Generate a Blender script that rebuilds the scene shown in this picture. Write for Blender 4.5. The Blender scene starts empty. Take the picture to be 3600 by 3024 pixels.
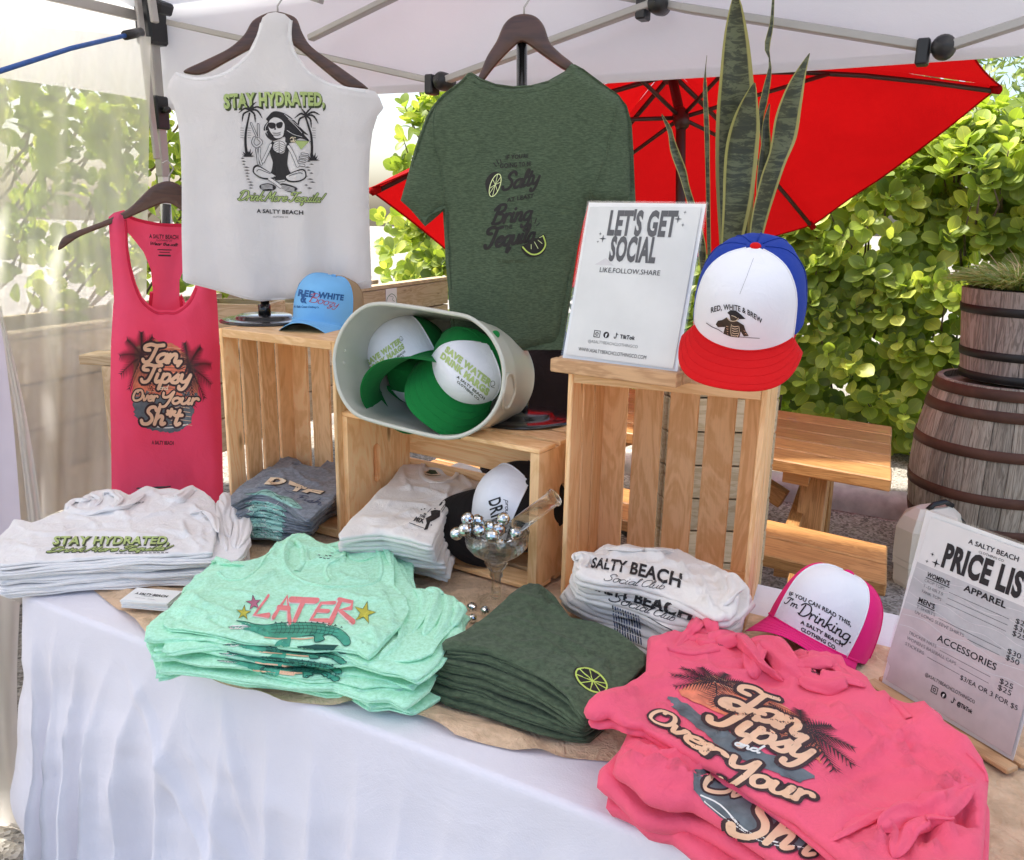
import bpy, bmesh, math, random
import numpy as np
from mathutils import Vector, Matrix, noise
from mathutils.bvhtree import BVHTree
from mathutils.geometry import delaunay_2d_cdt, tessellate_polygon

random.seed(7); RNG = np.random.default_rng(11)
S = bpy.context.scene
COL = S.collection
R = math.radians

# ------------------------------------------------------------ camera, sky, sun, exposure
CAM = Vector((0, 0, 1.45)); FPX = 2969.0; PITCH = R(14.31); ROLL = R(1.16)
_f = Vector((0, math.cos(PITCH), -math.sin(PITCH))); _r0 = Vector((1, 0, 0)); _u0 = _r0.cross(_f)
_r = _r0 * math.cos(ROLL) + _u0 * math.sin(ROLL); _u = -_r0 * math.sin(ROLL) + _u0 * math.cos(ROLL)
cam = bpy.data.cameras.new('camera'); cam.sensor_width = 36; cam.lens = FPX / 3600 * 36
cam.clip_start = 0.02; cam.clip_end = 300
camo = bpy.data.objects.new('camera', cam); COL.objects.link(camo)
M = Matrix.Identity(4)
for i in range(3):
    M[i][0] = _r[i]; M[i][1] = _u[i]; M[i][2] = -_f[i]; M[i][3] = CAM[i]
camo.matrix_world = M
S.camera = camo

SUN_EL, SUN_AZ = 57, -68          # azimuth from +y (away from the camera) towards +x
world = bpy.data.worlds.new('World'); S.world = world; world.use_nodes = True
nt = world.node_tree; nt.nodes.clear()
sky = nt.nodes.new('ShaderNodeTexSky'); sky.sky_type = 'NISHITA'; sky.sun_disc = False
sky.sun_elevation = R(SUN_EL); sky.sun_rotation = R(SUN_AZ); sky.air_density = 1.0; sky.dust_density = 3.5; sky.ozone_density = 0.6
bg = nt.nodes.new('ShaderNodeBackground'); bg.inputs[1].default_value = 0.15
wo = nt.nodes.new('ShaderNodeOutputWorld')
nt.links.new(sky.outputs[0], bg.inputs[0]); nt.links.new(bg.outputs[0], wo.inputs[0])
sun = bpy.data.lights.new('sun', 'SUN'); sun.energy = 3.2; sun.angle = R(2.5); sun.color = (1, .95, .86)
suno = bpy.data.objects.new('sun', sun); COL.objects.link(suno)
sd = Vector((math.sin(R(SUN_AZ)) * math.cos(R(SUN_EL)), math.cos(R(SUN_AZ)) * math.cos(R(SUN_EL)), math.sin(R(SUN_EL))))
suno.rotation_euler = sd.to_track_quat('Z', 'Y').to_euler(); suno.location = sd * 20
S.view_settings.view_transform = 'Standard'; S.view_settings.look = 'None'
S.view_settings.exposure = 1.27; S.view_settings.gamma = 1; S.view_settings.use_curve_mapping = False
S.render.engine = 'CYCLES'
S.cycles.max_bounces = 10; S.cycles.diffuse_bounces = 5; S.cycles.transmission_bounces = 8; S.cycles.transparent_max_bounces = 14
S.cycles.use_denoising = True
try:
    S.cycles.denoiser = 'OPENIMAGEDENOISE'
except Exception:
    pass
S.cycles.sample_clamp_indirect = 6

# ------------------------------------------------------------ where a photograph point lies in the world
ZM = dict(n=(0, 0, 1), A=(0, 0, 1.6038), B=(1150, 0, 1.6038), C=(2300, 0, 1.6038), D=(0, 950, 1.6038), E=(1150, 950, 1.6038), F=(2300, 950, 1.6038),
          G=(0, 1900, 1.5692), H=(1150, 1900, 1.5692), I=(2300, 1900, 1.5692), J=(760, 300, 3.528), K=(500, 1850, 1.8103), L=(2050, 2100, 1.4483),
          M=(0, 1650, 2.3333), N=(2350, 850, 3.2073), O=(1170, 1050, 2.9577), P=(440, 1150, 3.753), Q=(1650, 500, 3.92), R=(3050, 1700, 3.2073),
          S=(1950, 700, 2.7145), T=(3050, 1950, 2.178), U=(1550, 1700, 3.2073), V=(400, 0, 2.52), W=(740, 1100, 4.2), X=(740, 1520, 4.2),
          Y=(1150, 1350, 2.321), a=(1900, 1200, 2.321), b=(1900, 1700, 2.321), c=(740, 980, 4.2))

def q(z, *pts):
    ox, oy, s = ZM[z]
    out = [(ox + x / s, oy + y / s) for x, y in pts]
    return out
def ray(p):
    return _f + _r * ((p[0] - 1800) / FPX) - _u * ((p[1] - 1512) / FPX)
def onz(p, z):
    d = ray(p); return CAM + d * ((z - CAM.z) / d.z)
def ony(p, y):
    d = ray(p); return CAM + d * (y / d.y)
def onp(p, o, n):
    d = ray(p); n = Vector(n); return CAM + d * ((Vector(o) - CAM).dot(n) / d.dot(n))
def topx(w):
    d = Vector(w) - CAM; z = d.dot(_f); return (1800 + FPX * d.dot(_r) / z, 1512 - FPX * d.dot(_u) / z)

# ------------------------------------------------------------ materials
def new_mat(name):
    m = bpy.data.materials.new(name); m.use_nodes = True
    nt = m.node_tree; nt.nodes.clear()
    out = nt.nodes.new('ShaderNodeOutputMaterial'); return m, nt, out
def N(nt, t, **k):
    n = nt.nodes.new(t)
    for a, b in k.items():
        if a in n.inputs.keys(): n.inputs[a].default_value = b
        else: setattr(n, a, b)
    return n
def ramp(nt, fac, stops):
    r = nt.nodes.new('ShaderNodeValToRGB'); nt.links.new(fac, r.inputs[0])
    e = r.color_ramp.elements
    while len(e) < len(stops): e.new(.5)
    for i, (p, c) in enumerate(stops): e[i].position = p; e[i].color = (*c, 1)
    return r.outputs[0]
def mapped(nt, coord='Object', scale=(1, 1, 1)):
    tc = nt.nodes.new('ShaderNodeTexCoord'); mp = nt.nodes.new('ShaderNodeMapping')
    nt.links.new(tc.outputs[coord], mp.inputs[0]); mp.inputs['Scale'].default_value = scale
    return mp.outputs[0]
def noise_tex(nt, vec, scale, detail=4, rough=.5, dist=0):
    n = N(nt, 'ShaderNodeTexNoise', Scale=scale, Detail=detail, Roughness=rough, Distortion=dist)
    nt.links.new(vec, n.inputs['Vector']); return n.outputs['Fac']
def bumpn(nt, h, strength, dist=.002):
    b = N(nt, 'ShaderNodeBump', Strength=strength, Distance=dist); nt.links.new(h, b.inputs['Height']); return b.outputs[0]
def k3(c, f): return tuple(min(1, x * f) for x in c)

def plain(name, c, rough=.6, var=.12, scale=12, metal=0, bump=0, coat=0, spec=.5):
    m, nt, out = new_mat(name)
    p = N(nt, 'ShaderNodeBsdfPrincipled', Roughness=rough, Metallic=metal)
    p.inputs['Specular IOR Level'].default_value = spec; p.inputs['Coat Weight'].default_value = coat
    v = mapped(nt)
    f = noise_tex(nt, v, scale, 5)
    col = ramp(nt, f, [(.3, k3(c, 1 - var)), (.7, k3(c, 1 + var))])
    nt.links.new(col, p.inputs['Base Color'])
    if bump:
        nt.links.new(bumpn(nt, noise_tex(nt, v, scale * 6, 4), bump), p.inputs['Normal'])
    nt.links.new(p.outputs[0], out.inputs[0]); return m

def fabric(name, c, trans=0.0, var=.06, heather=0, c2=None, bump=.35, bscale=16, sheen=.10, fine=420, transc=None):
    m, nt, out = new_mat(name)
    p = N(nt, 'ShaderNodeBsdfPrincipled', Roughness=.88)
    p.inputs['Specular IOR Level'].default_value = .12
    p.inputs['Sheen Weight'].default_value = sheen; p.inputs['Sheen Roughness'].default_value = .5
    v = mapped(nt)
    f = noise_tex(nt, v, 7, 4)
    col = ramp(nt, f, [(.3, k3(c, 1 - var)), (.7, k3(c, 1 + var))])
    if heather:
        h = noise_tex(nt, mapped(nt, 'Object', (heather * .35, heather * .35, heather * 1.6)), 1, 3, .7)
        hc = ramp(nt, h, [(.36, c2 or k3(c, .6)), (.62, k3(c, 1.35))])
        mx = N(nt, 'ShaderNodeMix', data_type='RGBA'); mx.inputs[0].default_value = .75
        nt.links.new(col, mx.inputs[6]); nt.links.new(hc, mx.inputs[7]); col = mx.outputs[2]
    nt.links.new(col, p.inputs['Base Color'])
    h0 = noise_tex(nt, v, bscale, 5, .55, 1.4)
    hr = N(nt, 'ShaderNodeTexNoise', Scale=bscale * .8, Detail=3, Roughness=.5, Distortion=1.8); hr.noise_type = 'RIDGED_MULTIFRACTAL'; nt.links.new(v, hr.inputs['Vector'])
    hm = N(nt, 'ShaderNodeMath', operation='MULTIPLY_ADD'); hm.inputs[1].default_value = .35; nt.links.new(hr.outputs['Fac'], hm.inputs[0]); nt.links.new(h0, hm.inputs[2]); h1 = hm.outputs[0]
    h2 = noise_tex(nt, v, fine, 2)
    ad = N(nt, 'ShaderNodeMath', operation='MULTIPLY_ADD'); ad.inputs[1].default_value = .12
    nt.links.new(h2, ad.inputs[0]); nt.links.new(h1, ad.inputs[2])
    bp = bumpn(nt, ad.outputs[0], min(1, bump * 1.5), .010); nt.links.new(bp, p.inputs['Normal'])
    if trans:
        t = N(nt, 'ShaderNodeBsdfTranslucent'); t.inputs[0].default_value = (*(transc or k3(c, 1.1)), 1)
        mx = N(nt, 'ShaderNodeMixShader'); mx.inputs[0].default_value = trans
        nt.links.new(p.outputs[0], mx.inputs[1]); nt.links.new(t.outputs[0], mx.inputs[2]); nt.links.new(mx.outputs[0], out.inputs[0])
    else:
        nt.links.new(p.outputs[0], out.inputs[0])
    return m

def wood(name, base, dark, rough=.6, rings=9, bump=.25, knots=True, coat=0, spread=.16):
    """grain follows the UV map: u along the board in metres, v across it"""
    m, nt, out = new_mat(name)
    p = N(nt, 'ShaderNodeBsdfPrincipled', Roughness=rough); p.inputs['Coat Weight'].default_value = coat
    tc = nt.nodes.new('ShaderNodeTexCoord')
    mp = nt.nodes.new('ShaderNodeMapping'); mp.inputs['Scale'].default_value = (1.1, rings, 1); nt.links.new(tc.outputs['UV'], mp.inputs[0])
    w = noise_tex(nt, mp.outputs[0], 2.2, 5, .55, 1.2)
    sn = N(nt, 'ShaderNodeMath', operation='MULTIPLY'); sn.inputs[1].default_value = 46; nt.links.new(w, sn.inputs[0])
    si = N(nt, 'ShaderNodeMath', operation='SINE'); nt.links.new(sn.outputs[0], si.inputs[0])
    mr = N(nt, 'ShaderNodeMapRange'); mr.inputs[1].default_value = -1; mr.inputs[2].default_value = 1; nt.links.new(si.outputs[0], mr.inputs[0])
    mp2 = nt.nodes.new('ShaderNodeMapping'); mp2.inputs['Scale'].default_value = (9, 330, 1); nt.links.new(tc.outputs['UV'], mp2.inputs[0])
    fi = noise_tex(nt, mp2.outputs[0], 1, 4, .6)
    g = N(nt, 'ShaderNodeMath', operation='MULTIPLY_ADD'); g.inputs[1].default_value = .45; nt.links.new(mr.outputs[0], g.inputs[0])
    g2 = N(nt, 'ShaderNodeMath', operation='MULTIPLY'); g2.inputs[1].default_value = .75; nt.links.new(fi, g2.inputs[0]); nt.links.new(g2.outputs[0], g.inputs[2])
    col = ramp(nt, g.outputs[0], [(.18, k3(base, 1.12)), (.5, base), (.95, dark)])
    # board to board difference
    oi = nt.nodes.new('ShaderNodeObjectInfo')
    hs = N(nt, 'ShaderNodeHueSaturation'); nt.links.new(col, hs.inputs['Color'])
    vr = N(nt, 'ShaderNodeMapRange'); vr.inputs[3].default_value = 1 - spread; vr.inputs[4].default_value = 1 + spread
    nt.links.new(oi.outputs['Random'], vr.inputs[0]); nt.links.new(vr.outputs[0], hs.inputs['Value'])
    c = hs.outputs[0]
    if knots:
        mp3 = nt.nodes.new('ShaderNodeMapping'); mp3.inputs['Scale'].default_value = (4.5, 16, 1); nt.links.new(tc.outputs['UV'], mp3.inputs[0])
        vo = N(nt, 'ShaderNodeTexVoronoi', Scale=1.0); nt.links.new(mp3.outputs[0], vo.inputs['Vector'])
        kn = ramp(nt, vo.outputs['Distance'], [(.03, (1, 1, 1)), (.13, (0, 0, 0))])
        mx = N(nt, 'ShaderNodeMix', data_type='RGBA'); nt.links.new(kn, mx.inputs[0]); nt.links.new(c, mx.inputs[6]); mx.inputs[7].default_value = (*k3(dark, .55), 1)
        c = mx.outputs[2]
    nt.links.new(c, p.inputs['Base Color'])
    nt.links.new(bumpn(nt, g.outputs[0], bump, .0012), p.inputs['Normal'])
    nt.links.new(p.outputs[0], out.inputs[0]); return m

# ------------------------------------------------------------ objects
def tag(o, label=None, cat=None, group=None, kind=None):
    if label: o['label'] = label
    if cat: o['category'] = cat
    if group: o['group'] = group
    if kind: o['kind'] = kind
    return o
def empty(name, loc=(0, 0, 0), **k):
    o = bpy.data.objects.new(name, None); COL.objects.link(o); o.location = loc; o.empty_display_size = .05
    return tag(o, **k)
def link(name, me, parent=None):
    o = bpy.data.objects.new(name, me); COL.objects.link(o)
    if parent is not None:
        o.parent = parent
        base = parent.location.copy()
        if parent.parent is not None: base = Vector((0, 0, 0)) if parent.type == 'MESH' else base
        if parent.type == 'EMPTY': o.matrix_parent_inverse = Matrix.Translation(-parent.location)
    return o
def mesh(name, vs, fs, mat, parent=None, smooth=False, uvs=None, mats=None, mi=None):
    me = bpy.data.meshes.new(name)
    me.from_pydata([tuple(v) for v in vs], [], fs)
    for m in (mats or [mat]): me.materials.append(m)
    if mi is not None:
        me.polygons.foreach_set('material_index', mi)
    if smooth:
        me.polygons.foreach_set('use_smooth', [True] * len(me.polygons))
    if uvs is not None:
        l = me.uv_layers.new(name='UVMap')
        for i, lp in enumerate(me.loops): l.data[i].uv = uvs[lp.vertex_index]
    me.validate(); me.update()
    return link(name, me, parent)
def from_bm(name, bm, mat, parent=None, smooth=False, mats=None):
    me = bpy.data.meshes.new(name); bm.normal_update(); bm.to_mesh(me); bm.free()
    for m in (mats or [mat]): me.materials.append(m)
    if smooth: me.polygons.foreach_set('use_smooth', [True] * len(me.polygons))
    return link(name, me, parent)
def box(name, c, ax, ay, az, dims, mat, parent=None, bev=.0015, hole=None):
    """box about centre c, axes ax (length), ay, az; UV u runs along ax in metres"""
    ax, ay, az = Vector(ax).normalized(), Vector(ay).normalized(), Vector(az).normalized()
    bm = bmesh.new(); bmesh.ops.create_cube(bm, size=1)
    for v in bm.verts: v.co = Vector((v.co.x * dims[0], v.co.y * dims[1], v.co.z * dims[2]))
    if bev: bmesh.ops.bevel(bm, geom=bm.edges[:], offset=bev, segments=1, affect='EDGES')
    uv = bm.loops.layers.uv.new('UVMap'); ou, ov = random.random() * 9, random.random() * 9
    bm.normal_update()
    for f in bm.faces:
        n = f.normal; a = (abs(n.x), abs(n.y), abs(n.z)); k = a.index(max(a))
        for l in f.loops:
            p = l.vert.co
            l[uv].uv = (p.x + ou, (p.y if k == 2 else p.z) + ov + (0 if k == 2 else .3)) if k != 0 else (p.y * .3 + ou, p.z + ov)
    c = Vector(c)
    for v in bm.verts: v.co = c + ax * v.co.x + ay * v.co.y + az * v.co.z
    if Vector(ax).cross(ay).dot(az) < 0: bmesh.ops.reverse_faces(bm, faces=bm.faces[:])
    return from_bm(name, bm, mat, parent)
def beam(name, a, b, w, t, mat, parent=None, up=(0, 0, 1), bev=.002):
    a, b = Vector(a), Vector(b); x = (b - a); L = x.length; x.normalize()
    y = Vector(up).cross(x)
    if y.length < .05: y = Vector((1, 0, 0)).cross(x)
    y.normalize(); z = x.cross(y)
    return box(name, (a + b) / 2, x, y, z, (L, w, t), mat, parent, bev)
def tube_data(pts, r, seg=10, closed=False, caps=True, rads=None):
    pts = [Vector(p) for p in pts]; vs, fs = [], []; n = len(pts)
    prev = None
    for i, p in enumerate(pts):
        d = (pts[(i + 1) % n] - pts[i - 1]) if closed else (pts[min(i + 1, n - 1)] - pts[max(i - 1, 0)])
        d.normalize()
        if prev is None:
            s = d.cross(Vector((0, 0, 1)))
            if s.length < .1: s = d.cross(Vector((1, 0, 0)))
        else: s = prev - d * prev.dot(d)
        s.normalize(); prev = s; t = d.cross(s)
        rr = rads[i] if rads else r
        for k in range(seg):
            a = 2 * math.pi * k / seg; vs.append(p + (s * math.cos(a) + t * math.sin(a)) * rr)
    m = n if closed else n - 1
    for i in range(m):
        for k in range(seg):
            j = (i + 1) % n
            fs.append((i * seg + k, i * seg + (k + 1) % seg, j * seg + (k + 1) % seg, j * seg + k))
    if caps and not closed:
        fs.append(tuple(range(seg))[::-1]); fs.append(tuple(range((n - 1) * seg, n * seg)))
    return vs, fs
def tube(name, pts, r, mat, parent=None, seg=10, closed=False, rads=None):
    vs, fs = tube_data(pts, r, seg, closed, rads=rads)
    return mesh(name, vs, fs, mat, parent, smooth=True)
def lathe(name, prof, c, mat, parent=None, seg=48, axis=(0, 0, 1), smooth=True):
    """prof: list of (r, h) along axis from c"""
    az = Vector(axis).normalized(); ax = az.cross(Vector((0, 1, 0)))
    if ax.length < .1: ax = az.cross(Vector((1, 0, 0)))
    ax.normalize(); ay = az.cross(ax); c = Vector(c); vs, fs = [], []
    for r, h in prof:
        for k in range(seg):
            a = 2 * math.pi * k / seg; vs.append(c + az * h + (ax * math.cos(a) + ay * math.sin(a)) * r)
    for i in range(len(prof) - 1):
        for k in range(seg):
            fs.append((i * seg + k, i * seg + (k + 1) % seg, (i + 1) * seg + (k + 1) % seg, (i + 1) * seg + k))
    return mesh(name, vs, fs, mat, parent, smooth=smooth)
def catmull(pts, n=6, closed=False):
    P = [np.array(p, float) for p in pts]; out = []; m = len(P)
    if m < 3 and not closed: return [tuple(p) for p in P]
    rng = range(m) if closed else range(m - 1)
    for i in rng:
        if closed: a, b, c, d = P[i - 1], P[i], P[(i + 1) % m], P[(i + 2) % m]
        else: a, b, c, d = P[max(i - 1, 0)], P[i], P[i + 1], P[min(i + 2, m - 1)]
        for k in range(n):
            t = k / n
            out.append(tuple(.5 * ((2 * b) + (c - a) * t + (2 * a - 5 * b + 4 * c - d) * t * t + (3 * b - a - 3 * c + d) * t ** 3)))
    if not closed: out.append(tuple(P[-1]))
    return out
# value noise for numpy arrays
_LAT = RNG.random((64, 64)) * 2 - 1
def vnoise(x, y, s=0):
    x = np.asarray(x, float) + s * 7.31; y = np.asarray(y, float) + s * 3.77
    xi = np.floor(x).astype(int); yi = np.floor(y).astype(int); fx = x - xi; fy = y - yi
    fx = fx * fx * fx * (fx * (fx * 6 - 15) + 10); fy = fy * fy * fy * (fy * (fy * 6 - 15) + 10)
    g = lambda a, b: _LAT[(a % 64), (b % 64)]
    return (g(xi, yi) * (1 - fx) + g(xi + 1, yi) * fx) * (1 - fy) + (g(xi, yi + 1) * (1 - fx) + g(xi + 1, yi + 1) * fx) * fy
def fbm(x, y, s=0, o=3):
    t = 0; a = 1
    for i in range(o): t = t + a * vnoise(x * 2 ** i, y * 2 ** i, s + i * 5); a *= .5
    return t
def seg_dist(X, Y, poly, closed=True):
    """distance of points to polyline"""
    P = np.array(poly, float); Q = np.roll(P, -1, 0) if closed else P[1:]; P = P if closed else P[:-1]
    best = np.full(X.shape, 1e9)
    for (ax, ay), (bx, by) in zip(P, Q):
        dx, dy = bx - ax, by - ay; L = dx * dx + dy * dy + 1e-12
        t = np.clip(((X - ax) * dx + (Y - ay) * dy) / L, 0, 1)
        best = np.minimum(best, (X - ax - t * dx) ** 2 + (Y - ay - t * dy) ** 2)
    return np.sqrt(best)
def inside(X, Y, poly):
    r = np.zeros(X.shape, bool); P = poly; n = len(P); j = n - 1
    for i in range(n):
        xi, yi = P[i]; xj, yj = P[j]
        if abs(yj - yi) > 1e-12:
            c = ((yi > Y) != (yj > Y)) & (X < (xj - xi) * (Y - yi) / (yj - yi) + xi); r ^= c
        j = i
    return r
def tri_region(outline, step, rings=(), holes=()):
    """triangulate a 2D outline with interior grid; returns pts array, faces, index of outline pts count"""
    O = np.array(outline, float)
    # resample outline
    res = []
    n = len(O)
    for i in range(n):
        a, b = O[i], O[(i + 1) % n]; L = np.linalg.norm(b - a); k = max(1, int(round(L / step)))
        for t in range(k): res.append(a + (b - a) * t / k)
    O = np.array(res); n = len(O)
    T = np.roll(O, -1, 0) - np.roll(O, 1, 0); T /= np.linalg.norm(T, axis=1)[:, None] + 1e-9
    area = np.sum(O[:, 0] * np.roll(O[:, 1], -1) - np.roll(O[:, 0], -1) * O[:, 1])
    Nn = np.stack([-T[:, 1], T[:, 0]], 1) * (1 if area > 0 else -1)
    pts = [O]
    mr = 0
    for d in rings:
        I = O + Nn * d
        dist = seg_dist(I[:, 0], I[:, 1], O)
        ok = inside(I[:, 0], I[:, 1], O) & (dist > d * .93)
        pts.append(I[ok]); mr = max(mr, d)
    x0, y0 = O.min(0); x1, y1 = O.max(0)
    gx, gy = np.meshgrid(np.arange(x0, x1, step), np.arange(y0, y1, step)); gx = gx.astype(float); gx[1::2] += step / 2
    gx = gx.ravel(); gy = gy.ravel()
    ok = inside(gx, gy, O); gx, gy = gx[ok], gy[ok]
    ok = seg_dist(gx, gy, O) > mr + step * .55; gx, gy = gx[ok], gy[ok]
    pts.append(np.stack([gx, gy], 1)); A = np.concatenate(pts)
    r = delaunay_2d_cdt([Vector(p) for p in A], [(i, (i + 1) % n) for i in range(n)], [], 1, 1e-7)
    V = np.array([(v.x, v.y) for v in r[0]]); F = [tuple(f) for f in r[2]]
    return V, F, O

# ------------------------------------------------------------ flat print laid on a surface
GL = {
 'a': ([[(.42,.42),(.3,.5),(.12,.42),(.05,.2),(.12,.02),(.28,.03),(.4,.2),(.43,.48)],[(.43,.48),(.41,.12),(.48,0),(.58,.08)]], .5),
 'b': ([[(.1,1),(.07,.3),(.1,.03),(.28,0),(.42,.15),(.4,.42),(.25,.5),(.1,.35)]], .48),
 'c': ([[(.4,.4),(.28,.5),(.1,.4),(.05,.18),(.15,0),(.32,.02),(.44,.12)]], .44),
 'd': ([[(.42,.42),(.3,.5),(.12,.42),(.05,.2),(.12,.02),(.28,.03),(.4,.2),(.43,.48)],[(.5,1),(.42,.2),(.48,0),(.58,.08)]], .52),
 'e': ([[(.06,.22),(.3,.28),(.38,.4),(.28,.5),(.12,.42),(.05,.2),(.14,.01),(.32,.02),(.46,.14)]], .44),
 'g': ([[(.42,.42),(.3,.5),(.12,.42),(.05,.2),(.12,.02),(.28,.03),(.4,.2),(.43,.48)],[(.43,.48),(.4,-.15),(.3,-.38),(.12,-.38),(.04,-.25)]], .5),
 'h': ([[(.12,1),(.06,0)],[(.07,.25),(.2,.46),(.34,.48),(.38,.35),(.36,.08),(.44,0),(.54,.08)]], .52),
 'i': ([[(.1,.5),(.07,.12),(.14,0),(.25,.08)],[(.14,.7),(.15,.74)]], .26),
 'k': ([[(.12,1),(.05,0)],[(.38,.48),(.1,.25),(.25,.2),(.38,.0),(.48,.06)]], .46),
 'l': ([[(.05,.3),(.2,.7),(.24,.95),(.16,1),(.1,.8),(.08,.15),(.15,0),(.26,.08)]], .26),
 'm': ([[(.06,.48),(.06,0)],[(.07,.25),(.16,.46),(.26,.48),(.29,.3),(.28,0)],[(.29,.25),(.38,.46),(.5,.48),(.53,.3),(.52,.1),(.58,0),(.68,.08)]], .66),
 'n': ([[(.06,.48),(.06,0)],[(.07,.25),(.18,.46),(.3,.48),(.34,.3),(.32,.1),(.38,0),(.5,.08)]], .48),
 'o': ([[(.25,.5),(.1,.42),(.05,.22),(.13,.02),(.27,0),(.4,.15),(.4,.36),(.28,.5)],[(.3,.45),(.5,.42)]], .47),
 'p': ([[(.12,.5),(.04,-.4)],[(.1,.3),(.22,.48),(.38,.45),(.42,.22),(.3,.02),(.12,.04)]], .48),
 'q': ([[(.42,.42),(.3,.5),(.12,.42),(.05,.2),(.12,.02),(.28,.03),(.4,.2),(.43,.48)],[(.43,.48),(.36,-.4),(.52,-.2)]], .5),
 'r': ([[(.06,.48),(.08,0)],[(.08,.25),(.16,.44),(.3,.48),(.36,.38)]], .37),
 's': ([[(.02,.1),(.26,.45),(.3,.54),(.28,.35),(.36,.15),(.28,0),(.1,.02)]], .4),
 't': ([[(.18,.85),(.1,.15),(.18,0),(.32,.1)],[(.0,.55),(.34,.58)]], .33),
 'u': ([[(.06,.48),(.05,.15),(.14,0),(.28,.05),(.38,.25),(.4,.48)],[(.4,.48),(.38,.1),(.45,0),(.54,.08)]], .52),
 'v': ([[(.05,.48),(.16,.02),(.32,.3),(.36,.5),(.48,.44)]], .44),
 'y': ([[(.06,.48),(.06,.18),(.16,.05),(.3,.12),(.38,.3),(.42,.48)],[(.42,.48),(.36,-.1),(.24,-.38),(.08,-.36),(.06,-.22)]], .48),
 'z': ([[(.06,.46),(.38,.48),(.08,.05),(.3,.02),(.3,-.2),(.15,-.38),(.05,-.25),(.4,.05)]], .42),
 'w': ([[(.04,.48),(.1,.02),(.24,.4),(.34,.02),(.5,.48),(.58,.44)]], .56),
 'x': ([[(.05,.48),(.38,0)],[(.38,.48),(.05,0)]], .42),
 'f': ([[(.4,.95),(.28,1),(.16,.7),(.1,0),(.05,-.35)],[(0,.5),(.32,.52)]], .32),
 'T': ([[(.2,.72),(.0,.75),(-.02,.95),(.2,1.05),(.45,.98),(.75,1.02)],[(.48,.98),(.4,.4),(.3,.05),(.1,0),(.02,.15)]], .58),
 'O': ([[(.5,1),(.15,.9),(.02,.5),(.1,.08),(.4,0),(.7,.2),(.75,.6),(.6,.95),(.35,.95),(.3,.8)]], .82),
 'Y': ([[(.05,.9),(.08,.6),(.2,.5),(.4,.6),(.55,.95)],[(.58,1),(.5,.3),(.35,-.25),(.12,-.3),(.05,-.12)]], .62),
 'S': ([[(.62,.8),(.5,1),(.28,.95),(.22,.72),(.42,.5),(.5,.25),(.35,.02),(.1,.02),(0,.2)]], .62),
 'B': ([[(.2,.95),(.12,0)],[(.0,.75),(.2,1.0),(.5,.98),(.52,.7),(.22,.53),(.55,.45),(.56,.1),(.3,-.02),(.08,.06)]], .64),
 'D': ([[(.25,.9),(.15,.05)],[(0,.75),(.2,1),(.6,.95),(.75,.5),(.5,.05),(.2,0),(.05,.1)]], .78),
 'M': ([[(.0,.0),(.15,.9),(.2,.95),(.35,.25),(.6,.95),(.62,.9),(.65,.05),(.75,0)]], .8),
 'C': ([[(.6,.8),(.45,1),(.15,.85),(.02,.4),(.15,.03),(.4,0),(.6,.2)]], .6),
 'I': ([[(.05,.8),(.2,1),(.45,.97)],[(.35,1),(.25,.2),(.1,0),(0,.15)]], .42),
 'W': ([[(.02,.95),(.15,.05),(.4,.8),(.5,.05),(.8,.98)]], .78),
 'F': ([[(.3,.95),(.2,.3),(.05,0)],[(.0,.85),(.3,1),(.7,.95)],[(.1,.5),(.45,.55)]], .6),
 "'": ([[(.12,1),(.08,.78)]], .16), ',': ([[(.1,.08),(.02,-.18)]], .2), '.': ([[(.08,.02),(.1,.06)]], .18),
 '!': ([[(.3,1),(.14,.3)],[(.08,.02),(.1,.06)]], .3), ' ': ([], .24),
 '*': ([[(.05,.62),(.4,.78)],[(.05,.8),(.4,.6)],[(.22,.9),(.22,.52)]], .46),
}
_TXT = {}
def text_tris(body, bold=0.0):
    k = (body, bold)
    if k in _TXT: return _TXT[k]
    cu = bpy.data.curves.new('t', 'FONT'); cu.body = body; cu.size = 1; cu.offset = bold; cu.resolution_u = 3; cu.space_character = 1 + bold * 1.8
    o = bpy.data.objects.new('t', cu); COL.objects.link(o)
    bpy.context.view_layer.update()
    me = bpy.data.meshes.new_from_object(o.evaluated_get(bpy.context.evaluated_depsgraph_get()))
    me.calc_loop_triangles()
    v = [(p.co.x, p.co.y) for p in me.vertices]
    t = [tuple(x.vertices) for x in me.loop_triangles]
    bpy.data.objects.remove(o); bpy.data.meshes.remove(me); bpy.data.curves.remove(cu)
    xs = [p[0] for p in v]; ys = [p[1] for p in v]
    x0, x1 = min(xs), max(xs)
    cap = .73 if any(ch.isupper() or ch.isdigit() for ch in body) else .55
    v = [((x - x0) / (x1 - x0), y / cap, (x1 - x0) / cap) for x, y in v]
    _TXT[k] = (v, t); return _TXT[k]

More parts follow.
